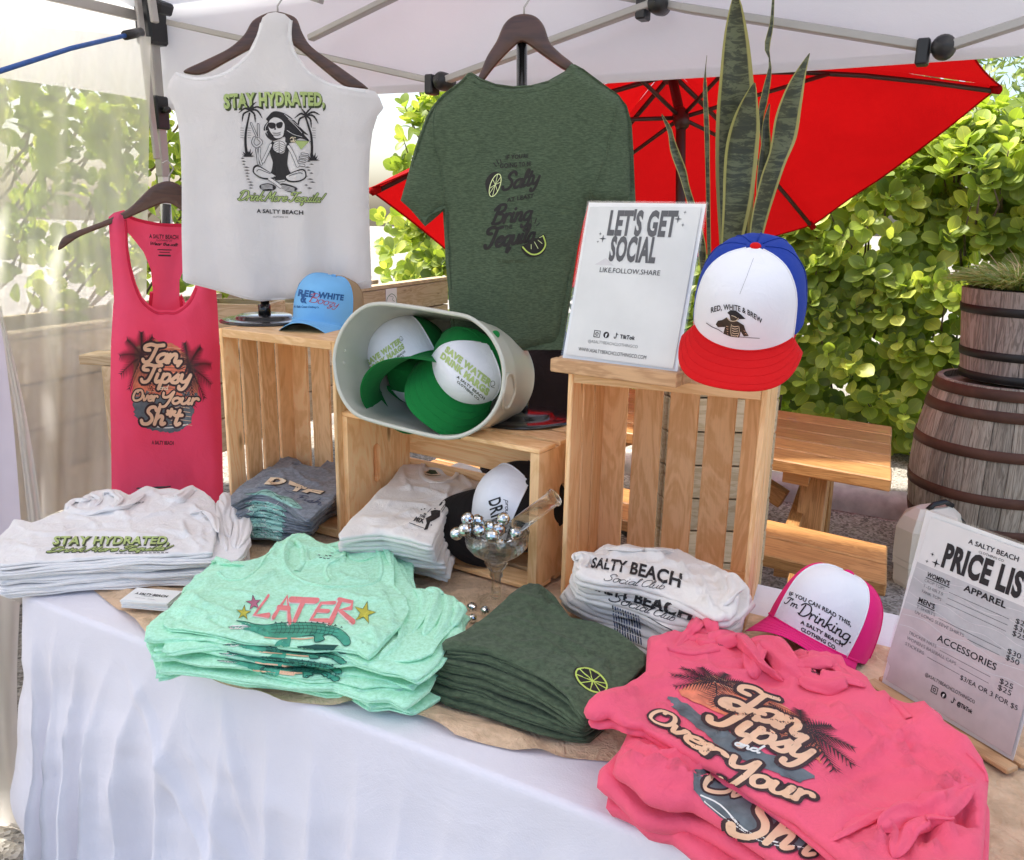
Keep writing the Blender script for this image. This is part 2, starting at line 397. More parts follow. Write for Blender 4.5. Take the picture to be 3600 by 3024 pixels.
def withfolds(L_):
    return [x for o in L_ for x in [o] + [c for c in o.children if c.name.startswith('fold')]]
class Art:
    """coloured polygons on a local board whose corners are photograph points, laid on real surfaces"""
    def __init__(self, targets, split=16, lift=.0006):
        self.tr = []; self.mats = []; self.split = split; self.lift = lift; self.layer = 0
        vs, fs = [], []; self.own = []; self.targets = list(targets)
        for ti, o in enumerate(targets):
            self.own += [ti] * len(o.data.polygons)
            b = len(vs); mw = o.matrix_world if o.parent is None else Matrix.Identity(4)
            vs += [v.co.copy() for v in o.data.vertices]; fs += [tuple(b + i for i in p.vertices) for p in o.data.polygons]
        self.bvh = BVHTree.FromPolygons(vs, fs)
        self.f = lambda x, y: (x, y)
    def px(self, z):
        ox, oy, s = ZM[z]; self.f = lambda x, y: (ox + x / s, oy + y / s); return self
    def quad(self, z, tl, tr, br, bl):
        """unit square (0,0)=bottom left .. (1,1)=top right onto four photograph points"""
        a, b, c, d = q(z, bl, br, tr, tl)
        A, Bm = [], []
        for (u, v), (x, y) in zip(((0, 0), (1, 0), (1, 1), (0, 1)), (a, b, c, d)):
            A.append([u, v, 1, 0, 0, 0, -u * x, -v * x]); Bm.append(x)
            A.append([0, 0, 0, u, v, 1, -u * y, -v * y]); Bm.append(y)
        h = np.linalg.solve(np.array(A, float), np.array(Bm, float))
        def f(u, v):
            w = h[6] * u + h[7] * v + 1
            return ((h[0] * u + h[1] * v + h[2]) / w, (h[3] * u + h[4] * v + h[5]) / w)
        self.f = f; return self
    def warp(self, g):
        f = self.f; self.f = lambda x, y: f(*g(x, y)); return self
    def _m(self, m):
        if m not in self.mats: self.mats.append(m)
        return self.mats.index(m)
    def tri(self, a, b, c, m, lay=None):
        self.tr.append((self.f(*a), self.f(*b), self.f(*c), self._m(m), self.layer if lay is None else lay))
    def poly(self, pts, m):
        if len(pts) == 3: self.tri(*pts, m); return self
        t = tessellate_polygon([[Vector((x, y, 0)) for x, y in pts]])
        for i in t: self.tri(pts[i[0]], pts[i[1]], pts[i[2]], m)
        return self
    def disc(self, x, y, rx, ry, m, n=16):
        return self.poly([(x + rx * math.cos(2 * math.pi * k / n), y + ry * math.sin(2 * math.pi * k / n)) for k in range(n)], m)
    def stroke(self, pts, w, m, smooth=True, taper=0, asp=1.0, closed=False):
        """asp: y size of one unit over its x size, so ribbons keep their width on a stretched board"""
        P = catmull(pts, 4, closed) if smooth and len(pts) > 2 else [tuple(p) for p in pts]
        if closed: P.append(P[0])
        n = len(P); L = []
        for i in range(n):
            a = P[max(i - 1, 0)]; b = P[min(i + 1, n - 1)]
            dx, dy = b[0] - a[0], (b[1] - a[1]) * asp; l = math.hypot(dx, dy) or 1
            ww = w / 2 * (1 - taper * (i / (n - 1)))
            nx, ny = -dy / l * ww, dx / l * ww / asp
            L.append(((P[i][0] + nx, P[i][1] + ny), (P[i][0] - nx, P[i][1] - ny)))
        for i in range(n - 1):
            self.tri(L[i][0], L[i][1], L[i + 1][1], m); self.tri(L[i][0], L[i + 1][1], L[i + 1][0], m)
        if not closed and taper == 0:
            for e in (P[0], P[-1]): self.poly([(e[0] + w / 2 * math.cos(k * math.pi / 4), e[1] + w / 2 * math.sin(k * math.pi / 4) / asp) for k in range(8)], m)
        return self
    def text(self, s, x, y, h, w, m, bold=.0, shear=0, up=1, arc=0):
        """cap height h, total width w, baseline left corner x, y; up=-1 when y runs downwards"""
        v, t = text_tris(s, bold)
        def T(p):
            xx = p[0] + shear * p[1] * h / max(w, 1e-6)
            yy = p[1] * h + arc * (1 - (2 * p[0] - 1) ** 2)
            return (x + xx * w, y + up * yy)
        for a in t: self.tri(T(v[a[0]]), T(v[a[1]]), T(v[a[2]]), m)
        return self
    def script(self, s, x, y, h, w, th, m, shear=.2, up=1, arc=0, asp=1.0, rise=0):
        tot = sum(GL[c][1] for c in s); cx = 0; strokes = []
        for c in s:
            st, ad = GL[c]
            for k in st: strokes.append([(px + cx, py) for px, py in k])
            cx += ad
        for k in strokes:
            P = []
            for px, py in k:
                u = (px + shear * py) / tot
                P.append((x + u * w, y + up * (py * h + arc * (1 - (2 * u - 1) ** 2) + rise * u)))
            self.stroke(P, th, m, asp=asp)
        return self
    def up(self): self.layer += 1; return self
    def build(self, name, parent):
        vid, vs, fs, mi = {}, [], [], []; vo = []
        def hit(p, lay):
            k = (round(p[0], 2), round(p[1], 2), lay)
            if k in vid: return vid[k]
            d = ray(p).normalized(); loc, n, pi_, dist = self.bvh.ray_cast(CAM, d)
            if loc is None: vid[k] = None; return None
            vo.append(self.own[pi_])
            if n.dot(d) > 0: n = -n
            vs.append(loc + n * (self.lift + .00035 * lay) - d * .0003); vid[k] = len(vs) - 1; return vid[k]
        L = self.split
        st = [(a, b, c, m, l) for a, b, c, m, l in self.tr]
        while st:
            a, b, c, m, l = st.pop()
            e = [math.dist(a, b), math.dist(b, c), math.dist(c, a)]; k = e.index(max(e))
            if e[k] > L:
                if k == 1: a, b, c = b, c, a
                elif k == 2: a, b, c = c, a, b
                mid = ((a[0] + b[0]) / 2, (a[1] + b[1]) / 2)
                st.append((a, mid, c, m, l)); st.append((mid, b, c, m, l)); continue
            i = [hit(p, l) for p in (a, b, c)]
            if None in i or len(set(i)) < 3: continue
            A, B_, C_ = (vs[j] for j in i)
            if max((A - B_).length, (B_ - C_).length, (C_ - A).length) > .05: continue
            fs.append(tuple(i)); mi.append(m)
        if parent is not None: return mesh(name, vs, fs, None, parent, mats=self.mats, mi=mi)
        groups = {}
        for f, m in zip(fs, mi):
            t = self.targets[vo[f[0]]]; t = t.parent if (t.parent is not None and t.parent.type == 'MESH') else t
            if any((self.targets[vo[j]] is not self.targets[vo[f[0]]]) for j in f) and max((vs[f[0]] - vs[f[1]]).length, (vs[f[1]] - vs[f[2]]).length) > .012: continue
            groups.setdefault(t.name, (t, [], []))[1].append(f); groups[t.name][2].append(m)
        for t, F_, M_ in groups.values():
            if len(F_) < 8: continue
            ids = sorted({j for f in F_ for j in f}); mp = {j: k for k, j in enumerate(ids)}
            mesh(name, [vs[j] for j in ids], [tuple(mp[j] for j in f) for f in F_], None, t, mats=self.mats, mi=M_)

def creases(z, L_):
    """soft creases: (x, y, angle in degrees, length, width in photo px, height) on zoom board z"""
    out = []; s = ZM[z][2]
    for k, (x, y, a, l, w, h) in enumerate(L_):
        a = R(a); b = .12 * l * math.sin(k * 2.3 + 1)
        P_ = [(x + l * t * math.cos(a) - b * math.sin(math.pi * t) * math.sin(a), y + l * t * math.sin(a) + b * math.sin(math.pi * t) * math.cos(a)) for t in (0, .25, .5, .75, 1)]
        out.append((q(z, *P_), w * .85, h * 1.7))
    return out
# ------------------------------------------------------------ fabric pieces
def slab(name, outline_w, z, th, mat, parent=None, step=.009, h=None, wr=.0025, seed=0, px_ridges=(), pits=(), rnd=None, wscale=9, crk=1.3):
    """folded garment: closed soft shape over outline_w (world xy list); h(x,y) adds height to the whole"""
    r = rnd or th * .5
    V, F, O = tri_region(outline_w, step, rings=[r * .12, r * .4, r * .85])
    X, Y = V[:, 0], V[:, 1]
    d = seg_dist(X, Y, O); t = np.clip(d / r, 0, 1); prof = np.sqrt(np.clip(1 - (1 - t) ** 2, 0, 1))
    base = np.zeros(len(X)) if h is None else h(X, Y)
    w = wr * fbm(X * wscale, Y * wscale, seed, 3) + wr * .6 * vnoise(X * wscale * .6 + Y * wscale * 2.5, Y * wscale * .5, seed + 9)
    ang = seed * 1.3; ca, sa = math.cos(ang), math.sin(ang); U_, V_ = X * ca + Y * sa, -X * sa + Y * ca
    q1 = 1 - np.abs(vnoise(U_ * wscale * 1.1 + .6 * vnoise(X * 9, Y * 9, seed + 2), V_ * wscale * .38, seed + 21)) * 2.2
    q2 = 1 - np.abs(vnoise(V_ * wscale * 1.9, U_ * wscale * .7 + .8 * vnoise(X * 12, Y * 12, seed + 5), seed + 31)) * 2.4
    w = w + wr * crk * (np.clip(q1, 0, 1) ** 3 + .6 * np.clip(q2, 0, 1) ** 3)
    top = z + base + th * .5 * prof + w * prof
    bot = z + base - th * .5 * prof + w * .5 * prof
    if px_ridges or pits:
        # place ridges by where the top shows in the photograph
        PX = np.array([topx((x, y, zz)) for x, y, zz in zip(X, Y, top)])
        for poly, wd, ht in px_ridges:
            dd = seg_dist(PX[:, 0], PX[:, 1], poly, False); top = top + ht * .85 * np.exp(-(dd / wd) ** 1.5) * np.clip(d / (r * 2), .25, 1)
        for poly, ht, soft in pits:
            ins = inside(PX[:, 0], PX[:, 1], poly); dd = seg_dist(PX[:, 0], PX[:, 1], poly)
            k = np.where(ins, np.clip(dd / soft, 0, 1), 0); top = top + ht * k * k * (3 - 2 * k)
    n = len(X); edge = d < 1e-6
    vs = [(x, y, a) for x, y, a in zip(X, Y, top)]; bi = {}
    for i in range(n):
        if edge[i]: bi[i] = i
        else: bi[i] = len(vs); vs.append((X[i], Y[i], bot[i]))
    fs = []
    for f in F:
        a, b, c = f
        ar = (X[b] - X[a]) * (Y[c] - Y[a]) - (X[c] - X[a]) * (Y[b] - Y[a])
        if ar < 0: a, b, c = a, c, b
        fs.append((a, b, c)); fs.append((bi[c], bi[b], bi[a]))
    return mesh(name, vs, fs, mat, parent, smooth=True)

def hangsheet(name, outline_px, o, n, mat, parent=None, step=.012, disp=None, thick=.0012, off=0.0):
    """garment panel hanging in the vertical plane through o with normal n (towards the viewer)"""
    n = Vector(n).normalized(); u = Vector((0, 0, 1)).cross(n).normalized(); o = Vector(o)
    W = [onp(p, o, n) for p in outline_px]
    A = [((w - o).dot(u), w.z - o.z) for w in W]
    V, F, O = tri_region(A, step)
    X, Y = V[:, 0], V[:, 1]
    d = seg_dist(X, Y, O)
    dz = disp(X, Y, d) if disp is not None else 0 * X
    vs = [o + u * x + Vector((0, 0, 1)) * y + n * (k + off) for x, y, k in zip(X, Y, dz)]
    fs = []
    for a, b, c in F:
        fs.append((a, b, c))
    ob = mesh(name, vs, fs, mat, parent, smooth=True)
    return ob
def ribbon_on(name, target, pts_px, w, mat, parent, lift=.0012, step=8):
    """sewn band: a slightly raised strip following a photograph line over a surface"""
    P = catmull(pts_px, 8); 
    vs0 = [v.co.copy() for v in target.data.vertices]; bv = BVHTree.FromPolygons(vs0, [tuple(p.vertices) for p in target.data.polygons])
    L = []
    for p in P:
        d = ray(p).normalized(); loc, n, _, _ = bv.ray_cast(CAM, d)
        if loc is None: continue
        if n.dot(d) > 0: n = -n
        L.append((loc, n))
    vs, fs = [], []; m = len(L)
    if m < 2: return None
    for i, (p, n) in enumerate(L):
        t = (L[min(i + 1, m - 1)][0] - L[max(i - 1, 0)][0]).normalized(); s = t.cross(n).normalized()
        for a, hh in ((-.5, -.0006), (-.42, .8), (0, 1), (.42, .8), (.5, -.0006)):
            vs.append(p + s * w * a + n * (lift * hh if hh > 0 else -.0004))
        if i:
            b = (i - 1) * 5
            for k in range(4): fs.append((b + k, b + k + 1, b + 6 + k, b + 5 + k))
    return mesh(name, vs, fs, mat, parent, smooth=True)
# ------------------------------------------------------------ materials in use
MT = {}
MT['pine'] = wood('pine_wood', (.90, .57, .29), (.76, .42, .17), .55, rings=5, bump=.15)
MT['deck'] = wood('stained_table_wood', (.54, .27, .095), (.36, .155, .045), .5, rings=10, coat=.15)
MT['plank'] = wood('pale_planter_wood', (.60, .46, .29), (.46, .32, .17), .7, rings=6, knots=True)
MT['stave'] = wood('weathered_stave_wood', (.42, .36, .29), (.17, .135, .10), .85, rings=14, bump=.8, knots=False, spread=.25)
MT['stave2'] = wood('grey_planter_stave_wood', (.36, .30, .265), (.15, .12, .10), .8, rings=10, bump=.5, knots=False, spread=.18)
MT['hangerwood'] = wood('dark_hanger_wood', (.075, .030, .018), (.045, .018, .012), .38, rings=5, knots=False, coat=.3, bump=.05)
MT['standwood'] = wood('sign_base_wood', (.52, .31, .16), (.38, .20, .09), .5, rings=6, knots=False)
MT['hoop'] = plain('rusty_barrel_hoop', (.105, .045, .028), .65, .35, 9, .25, .4)
MT['blackhoop'] = plain('black_band', (.012, .011, .010), .55, .3, 20, 0, .2)
MT['black'] = plain('black_metal', (.012, .012, .013), .22, .1, 5, .4, 0, coat=.6)
MT['blackplastic'] = plain('black_plastic', (.014, .014, .016), .4, .15, 8)
MT['greysteel'] = plain('grey_painted_steel', (.40, .38, .36), .42, .08, 6, .3)
MT['whitesteel'] = plain('white_painted_steel', (.72, .71, .70), .4, .06, 6, .1)
MT['navy'] = plain('bungee_blue', (.02, .10, .38), .6, .2, 60, 0, .3)
MT['umbrellapole'] = plain('brown_umbrella_metal', (.055, .025, .022), .45, .15, 8, .3)
MT['kerb'] = plain('white_worn_concrete', (.56, .54, .50), .9, .22, 14, 0, .6)
MT['cream'] = plain('cream_plastic', (.86, .76, .62), .45, .05, 6)
MT['galv'] = plain('cream_painted_tin', (.56, .55, .47), .34, .05, 5, .15, .03, coat=.25)
MT['soil'] = plain('dark_soil', (.03, .022, .015), .95, .4, 40, 0, .6)
MT['bark'] = plain('grey_brown_bark', (.16, .12, .085), .9, .3, 30, 0, .6)
MT['paper'] = plain('white_paper', (.80, .80, .79), .45, .02, 4)

def ground_mat():
    m, nt, out = new_mat('pebbled_concrete')
    p = N(nt, 'ShaderNodeBsdfPrincipled', Roughness=.9)
    v = mapped(nt)
    vo = N(nt, 'ShaderNodeTexVoronoi', Scale=95); nt.links.new(v, vo.inputs['Vector'])
    a = ramp(nt, vo.outputs['Color'], [(.15, (.15, .14, .12)), (.5, (.38, .36, .32)), (.9, (.56, .54, .50))])
    b = ramp(nt, noise_tex(nt, v, 1.6, 6, .6), [(.35, (.72, .68, .62)), (.65, (1.05, 1.03, 1.0))])
    mx = N(nt, 'ShaderNodeMix', data_type='RGBA', blend_type='MULTIPLY'); mx.inputs[0].default_value = 1
    nt.links.new(a, mx.inputs[6]); nt.links.new(b, mx.inputs[7]); nt.links.new(mx.outputs[2], p.inputs['Base Color'])
    nt.links.new(bumpn(nt, vo.outputs['Distance'], .8, .004), p.inputs['Normal'])
    nt.links.new(p.outputs[0], out.inputs[0]); return m
def leaf_mat(name, c1, c2, c3, trans=.35, edge=None):
    m, nt, out = new_mat(name)
    p = N(nt, 'ShaderNodeBsdfPrincipled', Roughness=.42); p.inputs['Specular IOR Level'].default_value = .4
    g = nt.nodes.new('ShaderNodeNewGeometry'); oi = nt.nodes.new('ShaderNodeObjectInfo')
    ad = N(nt, 'ShaderNodeMath', operation='ADD'); nt.links.new(g.outputs['Random Per Island'], ad.inputs[0]); nt.links.new(oi.outputs['Random'], ad.inputs[1])
    fr = N(nt, 'ShaderNodeMath', operation='FRACT'); nt.links.new(ad.outputs[0], fr.inputs[0])
    c = ramp(nt, fr.outputs[0], [(.0, c1), (.55, c2), (.93, c3)])
    tc = nt.nodes.new('ShaderNodeTexCoord'); sx = nt.nodes.new('ShaderNodeSeparateXYZ'); nt.links.new(tc.outputs['UV'], sx.inputs[0])
    e = ramp(nt, sx.outputs[0], [(.0, (1.25, 1.2, 1.1)), (.12, (1, 1, 1)), (.85, (1, 1, 1)), (1, (1.5, 1.4, 1.1))])
    mx = N(nt, 'ShaderNodeMix', data_type='RGBA', blend_type='MULTIPLY'); mx.inputs[0].default_value = 1
    nt.links.new(c, mx.inputs[6]); nt.links.new(e, mx.inputs[7])
    nt.links.new(mx.outputs[2], p.inputs['Base Color'])
    t = N(nt, 'ShaderNodeBsdfTranslucent')
    hs = N(nt, 'ShaderNodeHueSaturation', Saturation=1.15, Value=1.9); nt.links.new(mx.outputs[2], hs.inputs['Color']); nt.links.new(hs.outputs[0], t.inputs[0])
    ms = N(nt, 'ShaderNodeMixShader'); ms.inputs[0].default_value = trans
    nt.links.new(p.outputs[0], ms.inputs[1]); nt.links.new(t.outputs[0], ms.inputs[2]); nt.links.new(ms.outputs[0], out.inputs[0]); return m
MT['leaf'] = leaf_mat('round_leaf_green', (.17, .23, .05), (.30, .38, .075), (.54, .57, .14), .45)
MT['leafdark'] = leaf_mat('deep_round_leaf_green', (.08, .12, .03), (.14, .20, .045), (.24, .30, .07))
MT['tuft'] = leaf_mat('grassy_planter_green', (.13, .20, .05), (.26, .33, .10), (.42, .42, .20), .35)
MT['stripe'] = leaf_mat('cream_striped_blade', (.45, .48, .26), (.70, .70, .45), (.80, .80, .62), .3)
MT['bloom'] = leaf_mat('dusty_pink_bloom', (.38, .25, .20), (.50, .34, .26), (.62, .46, .34), .3)

# ------------------------------------------------------------ ground and kerb
n = 2
mesh('ground', [(-60, -30, 0), (60, -30, 0), (60, 90, 0), (-60, 90, 0)], [(0, 1, 2, 3)], ground_mat())['kind'] = 'structure'
kd = Vector((.88, -.475, 0)).normalized(); kn = Vector((.475, .88, 0)).normalized()
def kerb(name, c, L):
    c = Vector((c[0], c[1], 0)); vs, fs = [], []; prof = []
    for k in range(13):
        a = math.pi * k / 12; prof.append((-.095 * math.cos(a) * (1.05 if True else 1), .125 * math.sin(a) ** .6 - .002))
    m = 40
    for i in range(m + 1):
        s = -L / 2 + L * i / m; e = min(1, (L / 2 - abs(s)) / .05 + .55)
        for x, z in prof:
            p = c + kd * s + kn * x * e; j = vnoise(s * 6, x * 30 + z * 40, 3) * .004; vs.append((p.x, p.y + j, max(-.002, z * e + j)))
    for i in range(m):
        for k in range(12): fs.append((i * 13 + k, i * 13 + k + 1, (i + 1) * 13 + k + 1, (i + 1) * 13 + k))
    fs.append(tuple(range(13))[::-1]); fs.append(tuple(m * 13 + k for k in range(13)))
    o = mesh(name, vs, fs, MT['kerb'], smooth=True); return o
k0 = Vector((1.05, 4.60, 0))
for i, (s, lb) in enumerate(((.3, 'white worn concrete wheel stop on the ground behind the picnic table'), (-2.2, 'white concrete wheel stop on the ground behind the slatted crates'), (2.8, 'white concrete wheel stop running behind the rusty barrel'))):
    p = k0 + kd * s; tag(kerb('wheel_stop', (p.x, p.y), 2.42), lb, 'wheel stop', 'concrete wheel stops along the hedge')

# ------------------------------------------------------------ leaves
def leaf_geo(L=.1, W=.070, fold=.12, curl=.18, seg=6):
    vs, uv, fs = [], [], []
    for i in range(seg + 1):
        t = i / seg
        t = (0, .16, .38, .60, .80, .93, 1.0)[i]
        w = W / 2 * (.07, .32, .80, 1.0, .88, .56, .12)[i]
        z = -curl * L * t * t
        for s in (-1, 0, 1):
            vs.append(Vector((s * w, t * L, z + abs(s) * w * fold * 2))); uv.append((abs(s) * 1.0, t))
    for i in range(seg):
        for k in (0, 1): a = i * 3 + k; fs.append((a, a + 1, a + 4, a + 3))
    return vs, fs, uv
LV, LF, LU = leaf_geo()
LEAFME = []
for mk in ('leaf', 'leafdark'):
    me = bpy.data.meshes.new('leaf'); me.from_pydata([tuple(v) for v in LV], [], LF); me.materials.append(MT[mk])
    l = me.uv_layers.new(name='UVMap')
    for i, lp in enumerate(me.loops): l.data[i].uv = LU[lp.vertex_index]
    me.polygons.foreach_set('use_smooth', [True] * len(me.polygons)); LEAFME.append(me)
LVa = np.array([tuple(v) for v in LV]); LFa = np.array(LF)

def foliage(name, pos, label, cat, group, n_parts, branch_from, seed, scale=(.75, 1.15), per=(5, 9), dark=.25):
    """pos: list of (Vector twig tip, Vector outward direction). One bush: leaves in rosettes on twigs"""
    rnd = random.Random(seed); mats = []
    for p, d in pos:
        k = rnd.randint(*per); d = Vector(d).normalized(); u = d.orthogonal().normalized(); v = d.cross(u); ph = rnd.random() * 6
        for i in range(k):
            a = ph + i * 2.4; tilt = .35 + .95 * (i / k) + rnd.uniform(-.15, .15)
            y = (d * math.cos(tilt) + (u * math.cos(a) + v * math.sin(a)) * math.sin(tilt)).normalized()
            z = (d - y * d.dot(y)); z = (z.normalized() if z.length > .05 else u); x = y.cross(z).normalized(); z = x.cross(y)
            s = rnd.uniform(*scale) * (.62 + .5 * i / k)
            m = Matrix((x * s, y * s, z * s)).transposed().to_4x4(); m.translation = p + y * .008 - d * .012 * i
            vis = topx(m.translation); dd = (m.translation - CAM).length
            inview = -60 < vis[0] < 3660 and -60 < vis[1] < 3080
            mats.append((s / dd if inview else 0, m, 1 if rnd.random() < dark else 0))
    root = None
    vs, fs = [], []
    for p, d in pos[::3]:
        b = branch_from(p, rnd); mid = (Vector(p) * .6 + b * .4) + Vector((rnd.uniform(-.05, .05), rnd.uniform(-.05, .05), rnd.uniform(-.05, .05)))
        a, f = tube_data([b, mid, Vector(p)], .004, 5, rads=[.009, .006, .003]); o = len(vs); vs += a; fs += [tuple(o + i for i in g) for g in f]
    root = mesh(name, vs, fs, MT['bark'], smooth=True); tag(root, label, cat, group)
    order = sorted(range(len(mats)), key=lambda i: -mats[i][0])
    sel = set(order[:n_parts])
    for i in order[:n_parts]:
        o = bpy.data.objects.new('leaf', LEAFME[mats[i][2]]); COL.objects.link(o); o.parent = root; o.matrix_local = mats[i][1]
    for mk, key in ((0, 'leaf'), (1, 'leafdark')):
        rest = [mats[i][1] for i in range(len(mats)) if i not in sel and mats[i][2] == mk]
        if not rest: continue
        A = np.array([np.array(m) for m in rest]); nv = len(LVa)
        V = np.einsum('nij,kj->nki', A[:, :3, :3], LVa) + A[:, None, :3, 3]
        Fc = (LFa[None] + (np.arange(len(rest)) * nv)[:, None, None]).reshape(-1, 4)
        me = bpy.data.meshes.new('leaf_mass'); V = V.reshape(-1, 3)
        me.vertices.add(len(V)); me.vertices.foreach_set('co', V.ravel()); me.loops.add(Fc.size); me.loops.foreach_set('vertex_index', Fc.ravel())
        me.polygons.add(len(Fc)); me.polygons.foreach_set('loop_start', np.arange(0, Fc.size, 4)); me.polygons.foreach_set('loop_total', np.full(len(Fc), 4))
        me.materials.append(MT[key]); uvl = me.uv_layers.new(name='UVMap'); U = np.array(LU)[LFa.ravel()]; uvl.data.foreach_set('uv', np.tile(U, (len(rest), 1)).ravel())
        me.polygons.foreach_set('use_smooth', np.ones(len(Fc), bool)); me.update(calc_edges=True)
        o = link('leaf_mass', me, root); o['kind'] = 'stuff'
    return root

def hedge(name, a, b, z0, hfun, depth, dens, seed, label, n_parts=300, group='round-leaved hedge bushes', nrm=None, dark=.25, sc=(.75, 1.15)):
    a, b = Vector(a), Vector(b); e = (b - a); L = e.length; e.normalize(); n = Vector(nrm).normalized(); rnd = random.Random(seed); pos = []
    def front(s, z):
        return .16 * vnoise(s * 1.7, z * 1.7, seed) + .10 * vnoise(s * 4, z * 4, seed + 3)
    H = lambda s: hfun(s / L)
    for _ in range(int(L * 2.0 * dens)):                       # face towards the viewer
        s = rnd.random() * L; h = H(s); z = z0 + (h - z0) * rnd.random() ** .85
        out = front(s, z) - max(0, (z - h + .35)) * .8 - rnd.random() ** 2 * .3
        p = a + e * s + n * out + Vector((0, 0, z)); d = n + Vector((0, 0, rnd.uniform(.1, 1.0))) + e * rnd.uniform(-.5, .5)
        if z > h - .3: d += Vector((0, 0, 1))
        pos.append((p, d))
    for _ in range(int(L * depth * dens * 1.1)):                # top
        s = rnd.random() * L; h = H(s); x = -rnd.random() * depth; z = h + .12 * vnoise(s * 2.5, x * 2.5, seed + 7) - rnd.random() ** 3 * .3
        pos.append((a + e * s + n * (x - .15) + Vector((0, 0, z)), Vector((rnd.uniform(-.4, .4), rnd.uniform(-.4, .4), 1)) + n * .3))
    for _ in range(int(L * 2.0 * dens * .8)):                   # inside, seen through the gaps
        s = rnd.random() * L; h = H(s); z = z0 + (h - z0) * rnd.random()
        pos.append((a + e * s - n * rnd.uniform(.25, depth) + Vector((0, 0, z)), n + Vector((rnd.uniform(-1, 1), rnd.uniform(-1, 1), rnd.uniform(-.2, 1)))))
    return foliage(name, pos, label, 'hedge', group, n_parts, lambda p, r: Vector(p) - n * .35 - Vector((0, 0, .3)), seed, dark=dark, scale=sc)

hn = (-kn).normalized()
h1 = k0 + kn * .95
def HB(s0, s1, hf, seed, label, parts=300, dens=46, dark=.25):
    A = h1 + kd * s0; Bp = h1 + kd * s1
    return hedge('hedge_bush', A, Bp, .05, hf, 1.0, dens, seed, label, parts, nrm=hn, dark=dark, sc=(.95, 1.6))
HB(1.75, 4.3, lambda t: 2.12 + .45 * t, 5, 'bright yellow-green round-leaved hedge rising behind the barrel at the right edge', 300, 110, .05)
HB(-.4, 1.8, lambda t: 1.85 + .25 * t, 6, 'green round-leaved hedge behind the picnic table and red hat brim', 300, 110, .18)
HB(-2.9, -.4, lambda t: 2.35 - .25 * t, 8, 'round-leaved hedge seen between the white tank top and green shirt', 260, 75, .2)
# bush growing out of the raised planter on the left
pa, pb = Vector((-2.25, 1.55, 0)), Vector((-.48, 5.94, 0)); pe = (pb - pa).normalized(); pn = Vector((pe.y, -pe.x, 0))
hedge('hedge_bush', pa - pn * .32, pa + pe * 3.0 - pn * .32, 1.0, lambda t: 2.15, .5, 40, 12, 'round-leaved bush growing in the planter behind the sheer curtain', 260, nrm=pn, dark=.1)

# small airy tree tops far behind the hedge
def far_tree(c, h, r, seed, label):
    rnd = random.Random(seed); root = tube('trunk', [(c[0], c[1], 0), (c[0] + .1, c[1], h * .5), (c[0], c[1], h * .8)], .09, MT['bark'])
    root.name = 'feathery_tree'; tag(root, label, 'tree')
    vs, fs = [], []
    for _ in range(2600):
        d = Vector((rnd.gauss(0, 1), rnd.gauss(0, 1), rnd.gauss(0, .8))).normalized() * r * rnd.random() ** .4
        p = Vector((c[0], c[1], h * .72)) + d; t = Vector((rnd.gauss(0, 1), rnd.gauss(0, 1), rnd.gauss(0, 1))).normalized(); u = t.orthogonal().normalized()
        s = .05; b = len(vs); vs += [p - t * s, p + u * s * .4, p + t * s, p - u * s * .4]; fs.append((b, b + 1, b + 2, b + 3))
    o = mesh('crown', vs, fs, MT['leafdark'], root); o['kind'] = 'stuff'
far_tree((3.2, 7.2), 3.6, 1.1, 3, 'small feathery dark green tree just above the hedge beyond the umbrella')

# ------------------------------------------------------------ raised planter of pale planks
pl = empty('raised_planter', (-1.3, 3.7, .36), label='long raised planter of pale horizontal planks behind the stall', cat='planter')
Lp = (pb - pa).length
for r_ in range(4):
    z = 1.0 - .08 - r_ * .163
    cuts = [0, 1.35 + .2 * (r_ % 2), 2.9 - .15 * (r_ % 2), Lp]
    for i in range(3):
        s0, s1 = cuts[i] + .003, cuts[i + 1] - .003
        box('plank', pa + pe * (s0 + s1) / 2 + Vector((0, 0, z)), pe, pn, (0, 0, 1), (s1 - s0, .035, .155), MT['plank'], pl, .003)
        box('plank', pa + pe * (s0 + s1) / 2 - pn * .62 + Vector((0, 0, z)), pe, pn, (0, 0, 1), (s1 - s0, .035, .155), MT['plank'], pl, .003)
box('top_rail', pa + pe * Lp / 2 - pn * .02 + Vector((0, 0, 1.013)), pe, pn, (0, 0, 1), (Lp, .075, .022), MT['plank'], pl)
box('soil', pa + pe * Lp / 2 - pn * .31 + Vector((0, 0, .72)), pe, pn, (0, 0, 1), (Lp, .57, .3), MT['soil'], pl, 0)
for s in (.06, 1.45, 2.85, Lp - .06):
    for k in (.06, .56): box('leg', pa + pe * s - pn * k + Vector((0, 0, .49)), (0, 0, 1), pe, pn, (.98, .07, .07), MT['plank'], pl)
tg = plain('green_print', (.03, .16, .07), .6); blk = plain('black_print', (.012, .011, .012), .7, .05)
st = box('notice_card', Vector((0, 0, 0)), (1, 0, 0), (0, 0, 1), (0, 1, 0), (.1, .0015, .1), MT['paper'])
stc = onp((1376, 1046), pa + pn * .022, pn)
bpy.data.objects.remove(st)
st = box('notice_card', stc, pe, pn, (0, 0, 1), (.13, .002, .11), MT['paper'], None, 0); tag(st, 'small white card with a green oval logo on the planter planks', 'card')
a = Art([st], 10); a.px('B'); a.stroke([(335 + 0, 1712), (340, 1680), (362, 1657), (385, 1672), (392, 1700), (390, 1712)], 3, tg).stroke([(350, 1668), (372, 1676), (368, 1690), (380, 1700)], 2, tg); a.build('print', st)
